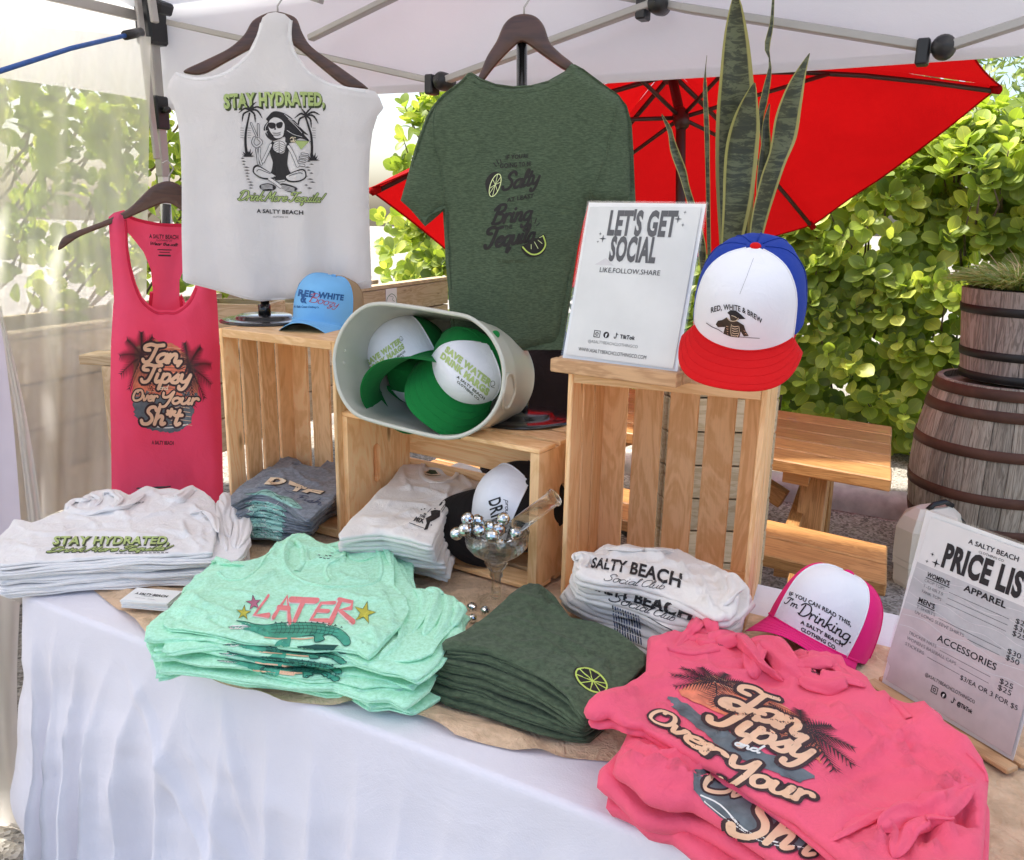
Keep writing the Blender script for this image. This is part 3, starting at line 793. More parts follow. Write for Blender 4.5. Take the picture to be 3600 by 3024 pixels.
# two small herb boxes behind the left crate
def herb_box(c, e, L, W_, H_, label, seed):
    c = Vector(c); e = Vector(e).normalized(); n_ = Vector((e.y, -e.x, 0)); t = empty('herb_box', c, label=label, cat='planter box', group='small wooden herb boxes')
    box('front_board', c + n_ * W_ / 2 + Vector((0, 0, H_ / 2)), e, n_, (0, 0, 1), (L, .018, H_), MT['plank'], t)
    box('back_board', c - n_ * W_ / 2 + Vector((0, 0, H_ / 2)), e, n_, (0, 0, 1), (L, .018, H_), MT['plank'], t)
    for s in (-1, 1): box('end_board', c + e * s * (L / 2 - .009) + Vector((0, 0, H_ / 2)), n_, e, (0, 0, 1), (W_ - .018, .018, H_), MT['plank'], t)
    box('soil', c + Vector((0, 0, H_ * .4)), e, n_, (0, 0, 1), (L - .04, W_ - .02, H_ * .7), MT['soil'], t, 0)
    rnd = random.Random(seed)
    for i in range(12):
        m = Matrix.Translation(c + e * rnd.uniform(-L / 2.4, L / 2.4) + n_ * rnd.uniform(-.03, .05) + Vector((0, 0, H_ + rnd.uniform(-.01, .06)))) @ Matrix.Rotation(rnd.random() * 6.3, 4, 'Z') @ Matrix.Rotation(rnd.uniform(.1, 1.0), 4, 'X')
        o = bpy.data.objects.new('leaf', LEAFME[i % 2]); COL.objects.link(o); o.parent = t; o.matrix_parent_inverse = Matrix.Translation(-t.location); o.matrix_basis = m @ Matrix.Scale(rnd.uniform(.7, 1.1), 4)
hb = ony((845, 1125), 2.75); herb_box((hb.x, hb.y, hb.z - .06), (.93, -.1, 0), .24, .16, .12, 'small pale wooden herb box behind the black disc base on the left crate', 4)
hb = ony((1050, 1105), 3.1); herb_box((hb.x, hb.y, hb.z - .09), (.95, -.1, 0), .34, .18, .14, 'pale wooden herb box just behind the light blue cap', 9)
tb = empty('low_plank_table', (hb.x, 2.95, 0), label='low pale wooden table holding the two herb boxes behind the left crate', cat='table')
tz = ony((845, 1125), 2.75).z - .06
for i in range(4): box('plank', (hb.x - .12, 2.68 + .13 * i, min(tz, hb.z - .09) - .018), (1, -.1, 0), (.1, 1, 0), (0, 0, 1), (.95, .125, .03), MT['plank'], tb)
for sx in (-.5, .32):
    for sy in (2.68, 3.05): box('leg', (hb.x + sx, sy, (min(tz, hb.z - .09) - .035) / 2), (0, 0, 1), (1, 0, 0), (0, 1, 0), (min(tz, hb.z - .09) - .036, .05, .05), MT['plank'], tb)

# ------------------------------------------------------------ picnic table
TZ = .66
fr = Vector((1.201, 2.55, 0)); wd = Vector((.397, .918, 0)).normalized(); ld = Vector((-.82, .572, 0)).normalized()
pt = empty('picnic_table', (.8, 3.0, 0), label='honey-stained wooden picnic table with plank benches behind the tall crate', cat='picnic table')
for i in range(5):
    o = fr + wd * (.08 + .158 * i) + ld * .85 + Vector((0, 0, TZ - .02))
    box('plank', o + ld * random.uniform(-.004, .004), ld, wd, (0, 0, 1), (1.7, .150, .042), MT['deck'], pt, .004)
box('end_batten', fr + wd * .39 + ld * .30 + Vector((0, 0, TZ - .066)), wd, ld, (0, 0, 1), (.68, .09, .045), MT['deck'], pt)
box('end_batten', fr + wd * .39 + ld * 1.40 + Vector((0, 0, TZ - .066)), wd, ld, (0, 0, 1), (.68, .09, .045), MT['deck'], pt)
def P3(s, w, z): return fr + ld * s + wd * w + Vector((0, 0, z))
for s in (.24, 1.46):
    beam('leg', P3(s, .22, TZ - .05), P3(s, -.02, .005), .045, .09, MT['deck'], pt, up=ld)
    beam('leg', P3(s, .56, TZ - .05), P3(s, .86, .005), .045, .09, MT['deck'], pt, up=ld)
    beam('bench_support', P3(s + .05, -.28, .405), P3(s + .05, 1.08, .405), .045, .085, MT['deck'], pt)
beam('brace', P3(.36, .39, .40), P3(.82, .39, TZ - .06), .045, .07, MT['deck'], pt)
beam('brace', P3(1.34, .39, .40), P3(.9, .39, TZ - .06), .045, .07, MT['deck'], pt)
for k, (w0, nm) in enumerate(((-.36, 'bench_plank'), (-.20, 'bench_plank'), (1.0, 'bench_plank'), (1.16, 'bench_plank'))):
    box(nm, P3(.85, w0, .45) + Vector((0, 0, .018)), ld, wd, (0, 0, 1), (1.72, .148, .04), MT['deck'], pt, .004)

# tall wooden box with the snake plant, standing on the ground behind the right crate
sc_ = ony((2520, 1180), 2.26); sc_.z = 0
sb = empty('plant_box', sc_, label='tall wooden plant box on the ground behind the right crate holding the snake plant', cat='planter box')
for a_, L in (((1, 0, 0), .28), ((0, 1, 0), .25)):
    a_ = Vector(a_); n_ = Vector((-a_.y, a_.x, 0))
    for s in (-1, 1):
        for r_ in range(12):
            box('board', sc_ + n_ * s * (.125 if L > .26 else .14) + Vector((0, 0, .045 + .091 * r_ + .002)), a_, n_, (0, 0, 1), (L - (.0 if L > .26 else .02), .016, .086), MT['plank'], sb)
box('soil', sc_ + Vector((0, 0, .97)), (1, 0, 0), (0, 1, 0), (0, 0, 1), (.255, .22, .18), MT['soil'], sb, 0)
for sx in (-1, 1):
    for sy in (-1, 1): box('corner_post', sc_ + Vector((sx * .12, sy * .105, .54)), (0, 0, 1), (1, 0, 0), (0, 1, 0), (1.08, .028, .028), MT['deck'], sb)

def snake_mat():
    m, nt, out = new_mat('snake_plant_leaf')
    p = N(nt, 'ShaderNodeBsdfPrincipled', Roughness=.35)
    tc = nt.nodes.new('ShaderNodeTexCoord'); sx = nt.nodes.new('ShaderNodeSeparateXYZ'); nt.links.new(tc.outputs['UV'], sx.inputs[0])
    mp = nt.nodes.new('ShaderNodeMapping'); mp.inputs['Scale'].default_value = (12, 12, 46); nt.links.new(tc.outputs['Object'], mp.inputs[0])
    f = noise_tex(nt, mp.outputs[0], 1.5, 6, .72, .7)
    c = ramp(nt, f, [(.40, (.035, .040, .022)), (.5, (.055, .064, .03)), (.55, (.13, .145, .07)), (.7, (.11, .125, .06))])
    e = ramp(nt, sx.outputs[0], [(.76, (0, 0, 0)), (.83, (1, 1, 1))])
    mx = N(nt, 'ShaderNodeMix', data_type='RGBA'); nt.links.new(e, mx.inputs[0]); nt.links.new(c, mx.inputs[6]); mx.inputs[7].default_value = (.38, .36, .115, 1)
    nt.links.new(mx.outputs[2], p.inputs['Base Color'])
    t = N(nt, 'ShaderNodeBsdfTranslucent'); nt.links.new(mx.outputs[2], t.inputs[0]); ms = N(nt, 'ShaderNodeMixShader'); ms.inputs[0].default_value = .15
    nt.links.new(p.outputs[0], ms.inputs[1]); nt.links.new(t.outputs[0], ms.inputs[2]); nt.links.new(ms.outputs[0], out.inputs[0]); return m
MT['snake'] = snake_mat()
sp = empty('snake_plant', sc_ + Vector((0, 0, 1.06)), label='tall snake plant with mottled yellow-edged blades in front of the red umbrella', cat='plant')
def blade(L_, R_, y, parent, th=.004, seg=7):
    """L_, R_: left and right edge lines in the photograph from the base up; blade stands at depth y"""
    n_ = 40
    def rs(P):
        P = catmull(P, 10); P = np.array(P); d = np.r_[0, np.cumsum(np.linalg.norm(np.diff(P, axis=0), axis=1))]; t = np.linspace(0, d[-1], n_)
        return np.stack([np.interp(t, d, P[:, 0]), np.interp(t, d, P[:, 1])], 1)
    A, B_ = rs(L_), rs(R_); vs, fs, uv = [], [], []
    vlen = 0
    for i in range(n_):
        a, b = ony(A[i], y), ony(B_[i], y); w = (b - a).length
        for k in range(seg + 1):
            s = k / seg; p = a.lerp(b, s); p.y += w * .22 * (1 - (2 * s - 1) ** 2) + .012 * vnoise(i * .12, 0, int(y * 50)) ; vs.append(p)
            uv.append((abs(2 * s - 1), i / n_ * .9 + y))
    for i in range(n_ - 1):
        for k in range(seg): q_ = i * (seg + 1) + k; fs.append((q_, q_ + 1, q_ + seg + 2, q_ + seg + 1))
    return mesh('blade', vs, fs, MT['snake'], parent, smooth=True, uvs=uv)
c_ = lambda *p: q('C', *p)
blade(c_((409, 1950), (385, 1560), (370, 1390), (350, 1000), (352, 700), (375, 420), (400, 190), (432, 30), (445, -20)), c_((470, 1950), (520, 1560), (540, 1390), (575, 1000), (590, 750), (570, 500), (545, 250), (510, 60), (480, -20)), 2.26, sp)
blade(c_((407, 1950), (380, 1560), (378, 1380), (385, 1000), (405, 800), (450, 650), (520, 520), (562, 465)), c_((457, 1950), (490, 1560), (498, 1380), (560, 1050), (592, 760), (585, 600), (575, 500), (570, 470)), 2.22, sp)
blade(c_((488, 1950), (560, 1560), (545, 1390), (550, 1250), (600, 1000), (650, 850), (680, 660), (740, 500), (800, 400), (880, 295)), c_((515, 1950), (620, 1560), (612, 1390), (640, 1250), (730, 950), (800, 780), (828, 600), (850, 450), (865, 380), (884, 300)), 2.20, sp)
blade(c_((488, 1950), (560, 1560), (570, 1350), (575, 1000), (600, 800), (610, 700), (650, 580)), c_((506, 1950), (600, 1560), (590, 1350), (630, 1000), (655, 850), (650, 700), (656, 590)), 2.29, sp)
blade(c_((560, 1950), (590, 1300), (600, 900), (585, 640), (610, 500), (650, 350), (625, 260), (660, 120), (670, -20)), c_((585, 1950), (612, 1300), (625, 900), (610, 700), (640, 560), (662, 400), (655, 280), (680, 140), (684, -20)), 2.32, sp)
blade(c_((376, 1950), (310, 1560), (300, 1390), (293, 1000), (285, 700), (280, 500), (290, 400), (298, 310)), c_((382, 1950), (325, 1560), (322, 1390), (318, 1000), (316, 740), (304, 500), (297, 400), (301, 312)), 2.24, sp)
blade(c_((358, 1950), (270, 1560), (240, 1400), (200, 1200), (150, 1020), (95, 860), (80, 750), (42, 650)), c_((371, 1950), (300, 1560), (290, 1400), (245, 1200), (200, 1050), (180, 950), (120, 790), (100, 720), (46, 640)), 2.18, sp)

# ------------------------------------------------------------ red umbrella
for i_, f_ in enumerate((1.0, .86, .93)):
    MT['red%d' % i_] = fabric('red_umbrella_canvas', (.46 * f_, .006, .007), .42, .16, bump=.7, bscale=3, sheen=.0, fine=300, transc=(.37 * f_, .003, .004))
MT['red'] = MT['red0']
KU = 1.2
def sc(p): return CAM + (Vector(p) - CAM) * KU
uz = Vector((-.1913, .5026, .8431)).normalized(); uap = sc((.5556, 3.3769, 2.0036)); uc = uap - uz * .3 * KU
um = empty('red_umbrella', (uap.x + .15, uap.y, 0), label='big red market umbrella tilted away with brown ribs behind the green shirt', cat='umbrella')
pa_, pb_, pc_, pd_ = q('C', (1955, 490))[0], q('C', (895, 1270))[0], (1752, 1068), (1296, 665)
cor = [onp(p, uc, uz) for p in (pa_, pb_, pc_, pd_)]
cor += [uc * 2 - cor[1], uc * 2 - cor[2]]
cor[4] = uc + (cor[4] - uc) * .72 - uz * .12; cor[5] = uc + (cor[5] - uc) * .72 - uz * .12
m_ = 14
for i in range(6):
    a, b = cor[i], cor[(i + 1) % 6]; vs, fs = [], []
    for r_ in range(m_ + 1):
        t = r_ / m_
        for k in range(m_ + 1):
            s = k / m_; p = uap.lerp(a.lerp(b, s), t)
            sagw = (4 * s * (1 - s)); p = p + (uc - a.lerp(b, s)) * .055 * sagw * t ** 3 - uz * (.05 * sagw * t + .006 * float(vnoise(s * 4, t * 6, i)))
            p = p + uz * .05 * math.sin(math.pi * t); vs.append(p)
    for r_ in range(m_):
        for k in range(m_): j = r_ * (m_ + 1) + k; fs.append((j, j + 1, j + m_ + 2, j + m_ + 1))
    mesh('canopy_panel', vs, fs, MT['red' + str(i % 3)], um, smooth=True)
    tube('hem', [vs[m_ * (m_ + 1) + k] for k in range(m_ + 1)], .004, MT['red0'], um, 5)
vs = []; 
hub = ony(q('C', (150, 665))[0], uc.y - .05)
tube('pole', [(hub.x + .09, hub.y, .02), (hub.x + .03, hub.y, 1.4), hub, uap - uz * .02], .021, MT['umbrellapole'], um, 14)
lathe('hub', [(.001, -.05), (.030, -.045), (.034, -.02), (.034, .02), (.028, .04), (.022, .045)], hub, MT['umbrellapole'], um, 20, axis=(uap - hub))
lathe('top_hub', [(.001, -.05), (.045, -.045), (.05, 0), (.02, .01)], uap - uz * .03, MT['umbrellapole'], um, 20, axis=uz)
lathe('base', [(.001, 0), (.27, 0), (.27, .05), (.24, .07), (.04, .09), (.04, .3), (.001, .3)], (hub.x + .095, hub.y, 0), MT['blackplastic'], um, 32)
for i in range(6):
    e = cor[i] + (uc - cor[i]) * .02; top = uap - uz * .035
    def rp(t): return top.lerp(e, t) + uz * .05 * math.sin(math.pi * t) - uz * .02
    tube('rib', [rp(t) for t in (0, .2, .4, .6, .8, .985)], .011, MT['umbrellapole'], um, 8)
    tube('strut', [hub, rp(.5)], .009, MT['umbrellapole'], um, 8)
    ec = e - uz * .012; lathe('rib_cap', [(.001, -.03), (.016, -.025), (.018, .02), (.001, .03)], ec, MT['red'], um, 10, axis=(e - top))

# ------------------------------------------------------------ barrel and half-barrel planter
def barrel(name, c, h, rfun, ns, hoops, stavemat, hoopmat, label, cat, top=None, hw=.045):
    c = Vector(c); t = empty(name, c, label=label, cat=cat)
    for k in range(ns):
        a0 = 2 * math.pi * k / ns + .0016 / rfun(.5); a1 = 2 * math.pi * (k + 1) / ns - .0010 / rfun(.5); vs, fs, uv = [], [], []
        off = random.uniform(-.0022, .0022); rows = 10; ou = random.random() * 8
        for i in range(rows + 1):
            z = h * i / rows; r_ = rfun(i / rows) + off
            for s in range(4):
                a = a0 + (a1 - a0) * s / 3; e = -.0022 if s in (0, 3) else 0
                vs.append(c + Vector((math.cos(a) * (r_ + e), math.sin(a) * (r_ + e), z))); uv.append((z + ou, s * .03 + k))
            for s in (1, 0):
                a = a0 + (a1 - a0) * s; vs.append(c + Vector((math.cos(a) * (r_ - .022), math.sin(a) * (r_ - .022), z))); uv.append((z + ou, s * .09 + k))
        for i in range(rows):
            for s in range(6): j = i * 6; fs.append((j + s, j + (s + 1) % 6, j + 6 + (s + 1) % 6, j + 6 + s))
        fs.append((5, 4, 3, 2, 1, 0)); fs.append(tuple(rows * 6 + s for s in range(6)))
        mesh('stave', vs, fs, stavemat, t, uvs=uv)
    for z0 in hoops:
        w = hw / 2 / h
        lathe('hoop', [(rfun(z0 - w) + .001, (z0 - w) * h), (rfun(z0 - w) + .005, (z0 - w) * h + .001), (rfun(z0 + w) + .005, (z0 + w) * h - .001), (rfun(z0 + w) + .001, (z0 + w) * h)], c, hoopmat, t, 64)
    lathe('head', [(.001, 0), (rfun(1) - .015, 0)], c + Vector((0, 0, h - (.03 if top is None else top))), stavemat if top is None else MT['soil'], t, 40)
    return t
bc = ony((3480, 1700), 3.62); BR = lambda t: .262 + .075 * math.sin(math.pi * (t * .93 + .035)) ** .9
barrel('oak_barrel', (bc.x, bc.y, .0), .80, BR, 26, (.045, .235, .42, .66, .86, .965), MT['stave'], MT['hoop'], 'weathered grey oak barrel with rusty brown hoops at the right edge', 'barrel')
PRf = lambda t: .222 + .042 * t
pc3 = Vector((bc.x + .05, bc.y + .02, .80)); hh_ = .385
barrel('barrel_planter', pc3, hh_, PRf, 15, (.05, .30, .78), MT['stave2'], MT['blackhoop'], 'small half-barrel planter with black bands standing on the oak barrel', 'planter', top=.035, hw=.036)
def tufts(name, c, r_, label, n_, L, seed, mat, w=.004, droop=1.0, cat='plant', up=.6):
    rnd = random.Random(seed); vs, fs = [], []; c = Vector(c)
    for _ in range(n_):
        a = rnd.random() * 6.28; rr = r_ * rnd.random() ** .5; p = c + Vector((math.cos(a) * rr, math.sin(a) * rr, 0)); d = Vector((math.cos(a + rnd.uniform(-.6, .6)) * (rr / r_ + .2), math.sin(a + rnd.uniform(-.6, .6)) * (rr / r_ + .2), up + rnd.random() * .7)).normalized()
        s = d.cross(Vector((rnd.gauss(0, 1), rnd.gauss(0, 1), rnd.gauss(0, 1)))).normalized(); l = L * rnd.uniform(.45, 1.1); b = len(vs)
        for k in range(5):
            t = k / 4; pp = p + d * l * t + Vector((0, 0, -droop * l * t * t * .5)); ww = w * (1 - t * .9); vs += [pp - s * ww, pp + s * ww]
            if k: fs.append((b + 2 * k - 2, b + 2 * k - 1, b + 2 * k + 1, b + 2 * k))
    return mesh(name, vs, fs, mat), vs
pz = pc3 + Vector((0, 0, hh_ + .005))
o, _ = tufts('grassy_plants', pz, .21, '', 3800, .19, 3, MT['tuft'], .0055, .9, up=.7); tag(o, 'feathery yellow-green plants filling the half-barrel planter', 'plant', kind='stuff')
o, _ = tufts('striped_grass', pz + Vector((-.09, -.06, 0)), .03, '', 34, .25, 5, MT['stripe'], .008, .6, up=.5); tag(o, 'clump of cream striped grass blades in the half-barrel planter', 'plant')
o, _ = tufts('flowering_sprigs', pz + Vector((.08, 0, 0)), .16, '', 130, .24, 8, MT['bloom'], .0022, .5, up=.7); tag(o, 'dusty pink flowering sprigs at the right of the planter', 'plant', kind='stuff')

# cream jug with a black handle on the ground
jb = ony((3240, 1965), 3.25); jb.z = 0
jt = empty('cream_caddy', jb, label='cream plastic caddy with a black carry handle in front of the barrel', cat='caddy')
jx = Vector((.93, .36, 0)).normalized(); jy = Vector((-jx.y, jx.x, 0))
vs, fs = [], []
prof = [(.0, .115, .10), (.02, .125, .11), (.09, .13, .112), (.095, .137, .118), (.12, .137, .118), (.125, .14, .12), (.25, .142, .122), (.30, .12, .10), (.335, .085, .04)]
for z, hx, hy in prof:
    for k in range(8):
        a = math.pi / 8 + k * math.pi / 4; cx, cy = math.cos(a), math.sin(a); m_ = max(abs(cx), abs(cy)); cx /= m_; cy /= m_; cx = max(-.97, min(.97, cx)); 
        kx = .86 if abs(cx * cy) > .3 else 1
        vs.append(jb + jx * (.02 + cx * hx * 1) + jy * cy * hy * kx + Vector((0, 0, z)))
for i in range(len(prof) - 1):
    for k in range(8): fs.append((i * 8 + k, i * 8 + (k + 1) % 8, i * 8 + 8 + (k + 1) % 8, i * 8 + 8 + k))
fs.append(tuple(range(8))[::-1]); fs.append(tuple(range(len(prof) * 8 - 8, len(prof) * 8)))
mesh('body', vs, fs, MT['cream'], jt)
tube('handle', [jb + jx * x + jy * -.02 + Vector((0, 0, z)) for x, z in ((-.03, .33), (0, .352), (.06, .357), (.1, .335))], .011, MT['blackplastic'], jt, 8)
tube('latch', [jb + jx * .11 + jy * -.03 + Vector((0, 0, .30)), jb + jx * .145 + jy * -.05 + Vector((0, 0, .26))], .012, MT['blackplastic'], jt, 8)
# ------------------------------------------------------------ canopy tent
MT['canopy'] = fabric('white_canopy_cloth', (.80, .79, .81), .48, .02, bump=.25, bscale=5, sheen=.05, fine=260, transc=(.80, .79, .80))
to = Vector((-1.45, 3.60, 0)); te = Vector((.883, -.469, 0)).normalized(); tn = Vector((-.469, -.883, 0)).normalized()   # tn points to the stall
ct = empty('canopy_tent', to, label='white pop-up canopy tent with grey folding truss over the stall', cat='tent')
# valance and sloping roof as one cloth
va = q('B', (280, 522), (1600, 457)); vb = q('C', (0, 442), (1040, 372), (2085, 300))
s_of = lambda w: (w - to).dot(te)
edge = [(s_of(onp(p, to, tn)), onp(p, to, tn).z) for p in [(560, 400)] + va + vb]
edge[0] = (-.02, edge[1][1] - .015); edge.append((5.2, edge[-1][1] + .02)); ex = [e[0] for e in edge]; ez = [e[1] for e in edge]
zE = 2.20; vs, fs = [], []; nu = 120
rows = [('v', t) for t in np.linspace(0, 1, 9)] + [('r', t) for t in np.linspace(.04, 1, 14)]
for kind, t in rows:
    for i in range(nu + 1):
        s = -.03 + 5.2 * i / nu; zb = np.interp(s, ex, ez)
        if kind == 'v': d = -.035 + .012 * float(vnoise(s * 3.1, t * 1.2, 2)) * (1 - t * .5); z = zb + (zE - zb) * t
        else: d = -.035 + 2.6 * t; z = zE + (1.0 * t) + .018 * float(vnoise(s * 1.3, t * 5, 4)) - .03 * math.sin(math.pi * t)
        p = to + te * s + tn * d; vs.append((p.x, p.y, z))
m_ = nu + 1
for r_ in range(len(rows) - 1):
    for i in range(nu): fs.append((r_ * m_ + i, r_ * m_ + i + 1, (r_ + 1) * m_ + i + 1, (r_ + 1) * m_ + i))
mesh('roof_cloth', vs, fs, MT['canopy'], ct, smooth=True)
# hem of the valance
hv, hf = [], []
for i in range(nu + 1):
    s = -.03 + 5.2 * i / nu; zb = float(np.interp(s, ex, ez)); p = to + te * s + tn * (-.031 + .012 * float(vnoise(s * 3.1, 0, 2)))
    hv += [(p.x, p.y, zb - .002), (p.x, p.y, zb + .024)]
    if i: b = 2 * i - 2; hf.append((b, b + 1, b + 3, b + 2))
mesh('valance_hem', hv, hf, MT['canopy'], ct)
# left side cloth: valance and roof
vs, fs = [], []
for t in np.linspace(0, 1, 16):
    for i in range(41):
        s = 3.4 * i / 40; z = 1.86 + (zE - 1.86) * min(1, t / .35); inn = -.03 + max(0, t - .35) / .65 * 2.4; z += max(0, t - .35) / .65 * .95
        p = to + tn * s + te * (inn + .02 * float(vnoise(s * 2.4, t * 3, 8))); vs.append((p.x, p.y, z + .01 * float(vnoise(s * 2, t * 4, 5))))
for r_ in range(15):
    for i in range(40): fs.append((r_ * 41 + i, r_ * 41 + i + 1, r_ * 41 + 42 + i, r_ * 41 + 41 + i))
mesh('side_cloth', vs, fs, MT['canopy'], ct, smooth=True)
def bar(name, pts, dia, off, mat=None):
    W_ = [onp(p, to + tn * off, tn) for p in pts]
    a, b = W_[0], W_[-1]; return beam(name, a, b, dia * .6, dia, mat or MT['greysteel'], ct, up=tn, bev=.003)
bar('truss_bar', [(595, 80), (1545, 290)], .034, .035)
bar('truss_bar', [(1090, 135), (1400, -18)], .032, .060)
bar('truss_bar', [(1560, 285), (2330, 0)], .034, .060)
bar('truss_bar', [(2030, -45), (2450, 38)], .034, .035)
bar('truss_bar', [(2400, 28), (3300, 172)], .036, .035)
bar('truss_bar', [(3320, 168), (3680, 52)], .036, .060)
bar('truss_bar', [(1000, -40), (1130, 4)], .030, .060)
# left run along the side wall
tl = onp((540, 70), to, tn); beam('truss_bar', tl + tn * .05, tl + tn * 1.9 + Vector((0, 0, -.02)), .022, .036, MT['greysteel'], ct, bev=.003)
bar('truss_bar', [(484, -10), (520, 190), (552, 560)], .026, .10)
bar('truss_bar', [(530, -20), (545, 80)], .03, .09)
for p in ((1560, 287), (3318, 168), (2316, 15)):
    w = onp(p, to + tn * .05, tn)
    lathe('pivot_knob', [(.001, -.04), (.024, -.038), (.028, -.01), (.028, .02), (.02, .034), (.001, .037)], w, MT['blackplastic'], ct, 20, axis=tn)
    box('pivot_bracket', w + te * -.045 + Vector((0, 0, -.008)), te, tn, (0, 0, 1), (.03, .05, .06), MT['blackplastic'], ct, .004)
# corner leg
lg = [onp(p, to + tn * .02, tn) for p in ((557, 185), (560, 395), (575, 560), (588, 1000))]
lx = (lg[0].x + lg[-1].x) / 2; ly = (lg[0].y + lg[-1].y) / 2; base = Vector((lx, ly, 0))
box('upper_leg', base + Vector((0, 0, 1.83)), (0, 0, 1), te, tn, (.52, .040, .040), MT['greysteel'], ct, .004)
box('lower_leg', base + Vector((0, 0, .81)), (0, 0, 1), te, tn, (1.62, .034, .034), MT['whitesteel'], ct, .004)
box('foot', base + Vector((0, 0, .008)), (1, 0, 0), (0, 1, 0), (0, 0, 1), (.12, .12, .015), MT['greysteel'], ct)
zs = onp((565, 400), to, tn).z
box('slider', base + Vector((0, 0, zs)), (0, 0, 1), te, tn, (.125, .062, .062), MT['blackplastic'], ct, .006)
tube('slider_knob', [base + Vector((0, 0, zs + .01)) + te * .03, base + Vector((0, 0, zs + .01)) + te * .06], .013, MT['blackplastic'], ct)
zc = onp((555, 80), to, tn).z
box('corner_bracket', base + Vector((0, 0, zc)), (0, 0, 1), te, tn, (.17, .09, .09), MT['blackplastic'], ct, .01)
box('corner_bracket', base + te * .06 + tn * .01 + Vector((0, 0, zc + .055)), (te + Vector((0, 0, -.55))), (te.cross(Vector((0, 0, 1)))), (Vector((0, 0, 1)) + te * .55), (.10, .07, .045), MT['blackplastic'], ct, .008)
# blue bungee
bg_ = [ony(p, y) for p, y in (((495, 113), 3.3), ((440, 125), 3.2), ((250, 170), 2.9), ((0, 250), 2.5), ((-200, 310), 2.3))]
bt = tube('bungee_cord', bg_[1:], .0075, MT['navy'], None, 8); tag(bt, 'blue stretch cord hooked to the black tent corner bracket', 'cord')
tube('hook', bg_[:2], .016, MT['blackplastic'], bt, 10)

# ------------------------------------------------------------ sheer curtain and side panel
def sheer(name, dens=.34, c=(.80, .78, .74)):
    m, nt, out = new_mat(name)
    d = N(nt, 'ShaderNodeBsdfDiffuse'); d.inputs[0].default_value = (*c, 1)
    t = N(nt, 'ShaderNodeBsdfTranslucent'); t.inputs[0].default_value = (*c, 1)
    tr = N(nt, 'ShaderNodeBsdfTransparent')
    m1 = N(nt, 'ShaderNodeMixShader'); m1.inputs[0].default_value = .75; nt.links.new(d.outputs[0], m1.inputs[1]); nt.links.new(t.outputs[0], m1.inputs[2])
    lw = N(nt, 'ShaderNodeLayerWeight', Blend=.35)
    mr = N(nt, 'ShaderNodeMapRange'); mr.inputs[3].default_value = dens; mr.inputs[4].default_value = min(1, dens + .6); nt.links.new(lw.outputs['Facing'], mr.inputs[0])
    v = mapped(nt, 'Object', (1, 1, .15)); f = ramp(nt, noise_tex(nt, v, 20, 3), [(.3, (.92,) * 3), (.7, (1.06,) * 3)])
    mu = N(nt, 'ShaderNodeMath', operation='MULTIPLY'); nt.links.new(mr.outputs[0], mu.inputs[0]); nt.links.new(f, mu.inputs[1])
    m2 = N(nt, 'ShaderNodeMixShader'); nt.links.new(mu.outputs[0], m2.inputs[0]); nt.links.new(tr.outputs[0], m2.inputs[1]); nt.links.new(m1.outputs[0], m2.inputs[2])
    nt.links.new(m2.outputs[0], out.inputs[0]); return m
MT['sheer'] = sheer('sheer_voile', .50, (.98, .96, .94)); MT['sheer2'] = sheer('doubled_voile', .80, (.82, .79, .75))
def curtain(name, tl_, tr_, bl_, br_, dt, db, nu, nv, amp, mat, label, ph=0, freq=9, gather=0, **k):
    vs, fs = [], []
    for j in range(nv + 1):
        v = j / nv
        for i in range(nu + 1):
            u = i / nu; uu = u + gather * math.sin(u * 6.28) * v
            px = (tl_[0] * (1 - uu) + tr_[0] * uu) * (1 - v) + (bl_[0] * (1 - uu) + br_[0] * uu) * v
            py = (tl_[1] * (1 - uu) + tr_[1] * uu) * (1 - v) + (bl_[1] * (1 - uu) + br_[1] * uu) * v
            y = (dt[0] * (1 - u) + dt[1] * u) * (1 - v) + (db[0] * (1 - u) + db[1] * u) * v
            fold = math.sin(u * freq * 6.28 + ph + 2.2 * float(vnoise(u * 3, v * 1.5, 3))) + .6 * math.sin(u * freq * 2.3 * 6.28 + 1.7 + 1.5 * float(vnoise(u * 4, v * 2, 6)))
            y += amp * fold * (.35 + .65 * v) ; w = ony((px, py), y)
            if w.z < .006: w.z = .006 + .004 * abs(fold)
            vs.append(w)
    for j in range(nv):
        for i in range(nu): a = j * (nu + 1) + i; fs.append((a, a + 1, a + nu + 2, a + nu + 1))
    o = mesh(name, vs, fs, mat, smooth=True); tag(o, label, 'curtain', **k); return o
curtain('sheer_curtain', (-260, 62), (530, 130), (-420, 2350), (500, 1930), (2.75, 3.30), (2.0, 2.62), 170, 50, .030, MT['sheer'], 'sheer pale voile curtain hanging from the tent bar at the left', 0, 3.3)
def strip(name, px_l, px_r, ys, mat, label, cat):
    L_ = catmull(px_l, 8); R_ = catmull(px_r, 8); n_ = min(len(L_), len(R_)); vs, fs = [], []
    for i in range(n_):
        y = np.interp(i / (n_ - 1), np.linspace(0, 1, len(ys)), ys)
        for k in range(7):
            t = k / 6; w = ony((L_[i][0] * (1 - t) + R_[i][0] * t, L_[i][1] * (1 - t) + R_[i][1] * t), y + .012 * math.sin(t * 9 + i * .15)); w.z = max(w.z, .01 + .006 * math.sin(k + i)); vs.append(w)
    for i in range(n_ - 1):
        for k in range(6): a = i * 7 + k; fs.append((a, a + 1, a + 8, a + 7))
    o = mesh(name, vs, fs, mat, smooth=True); tag(o, label, cat); return o
MT['lilac'] = fabric('lilac_white_panel', (.66, .60, .68), .3, .05, bump=.1, sheen=.05)
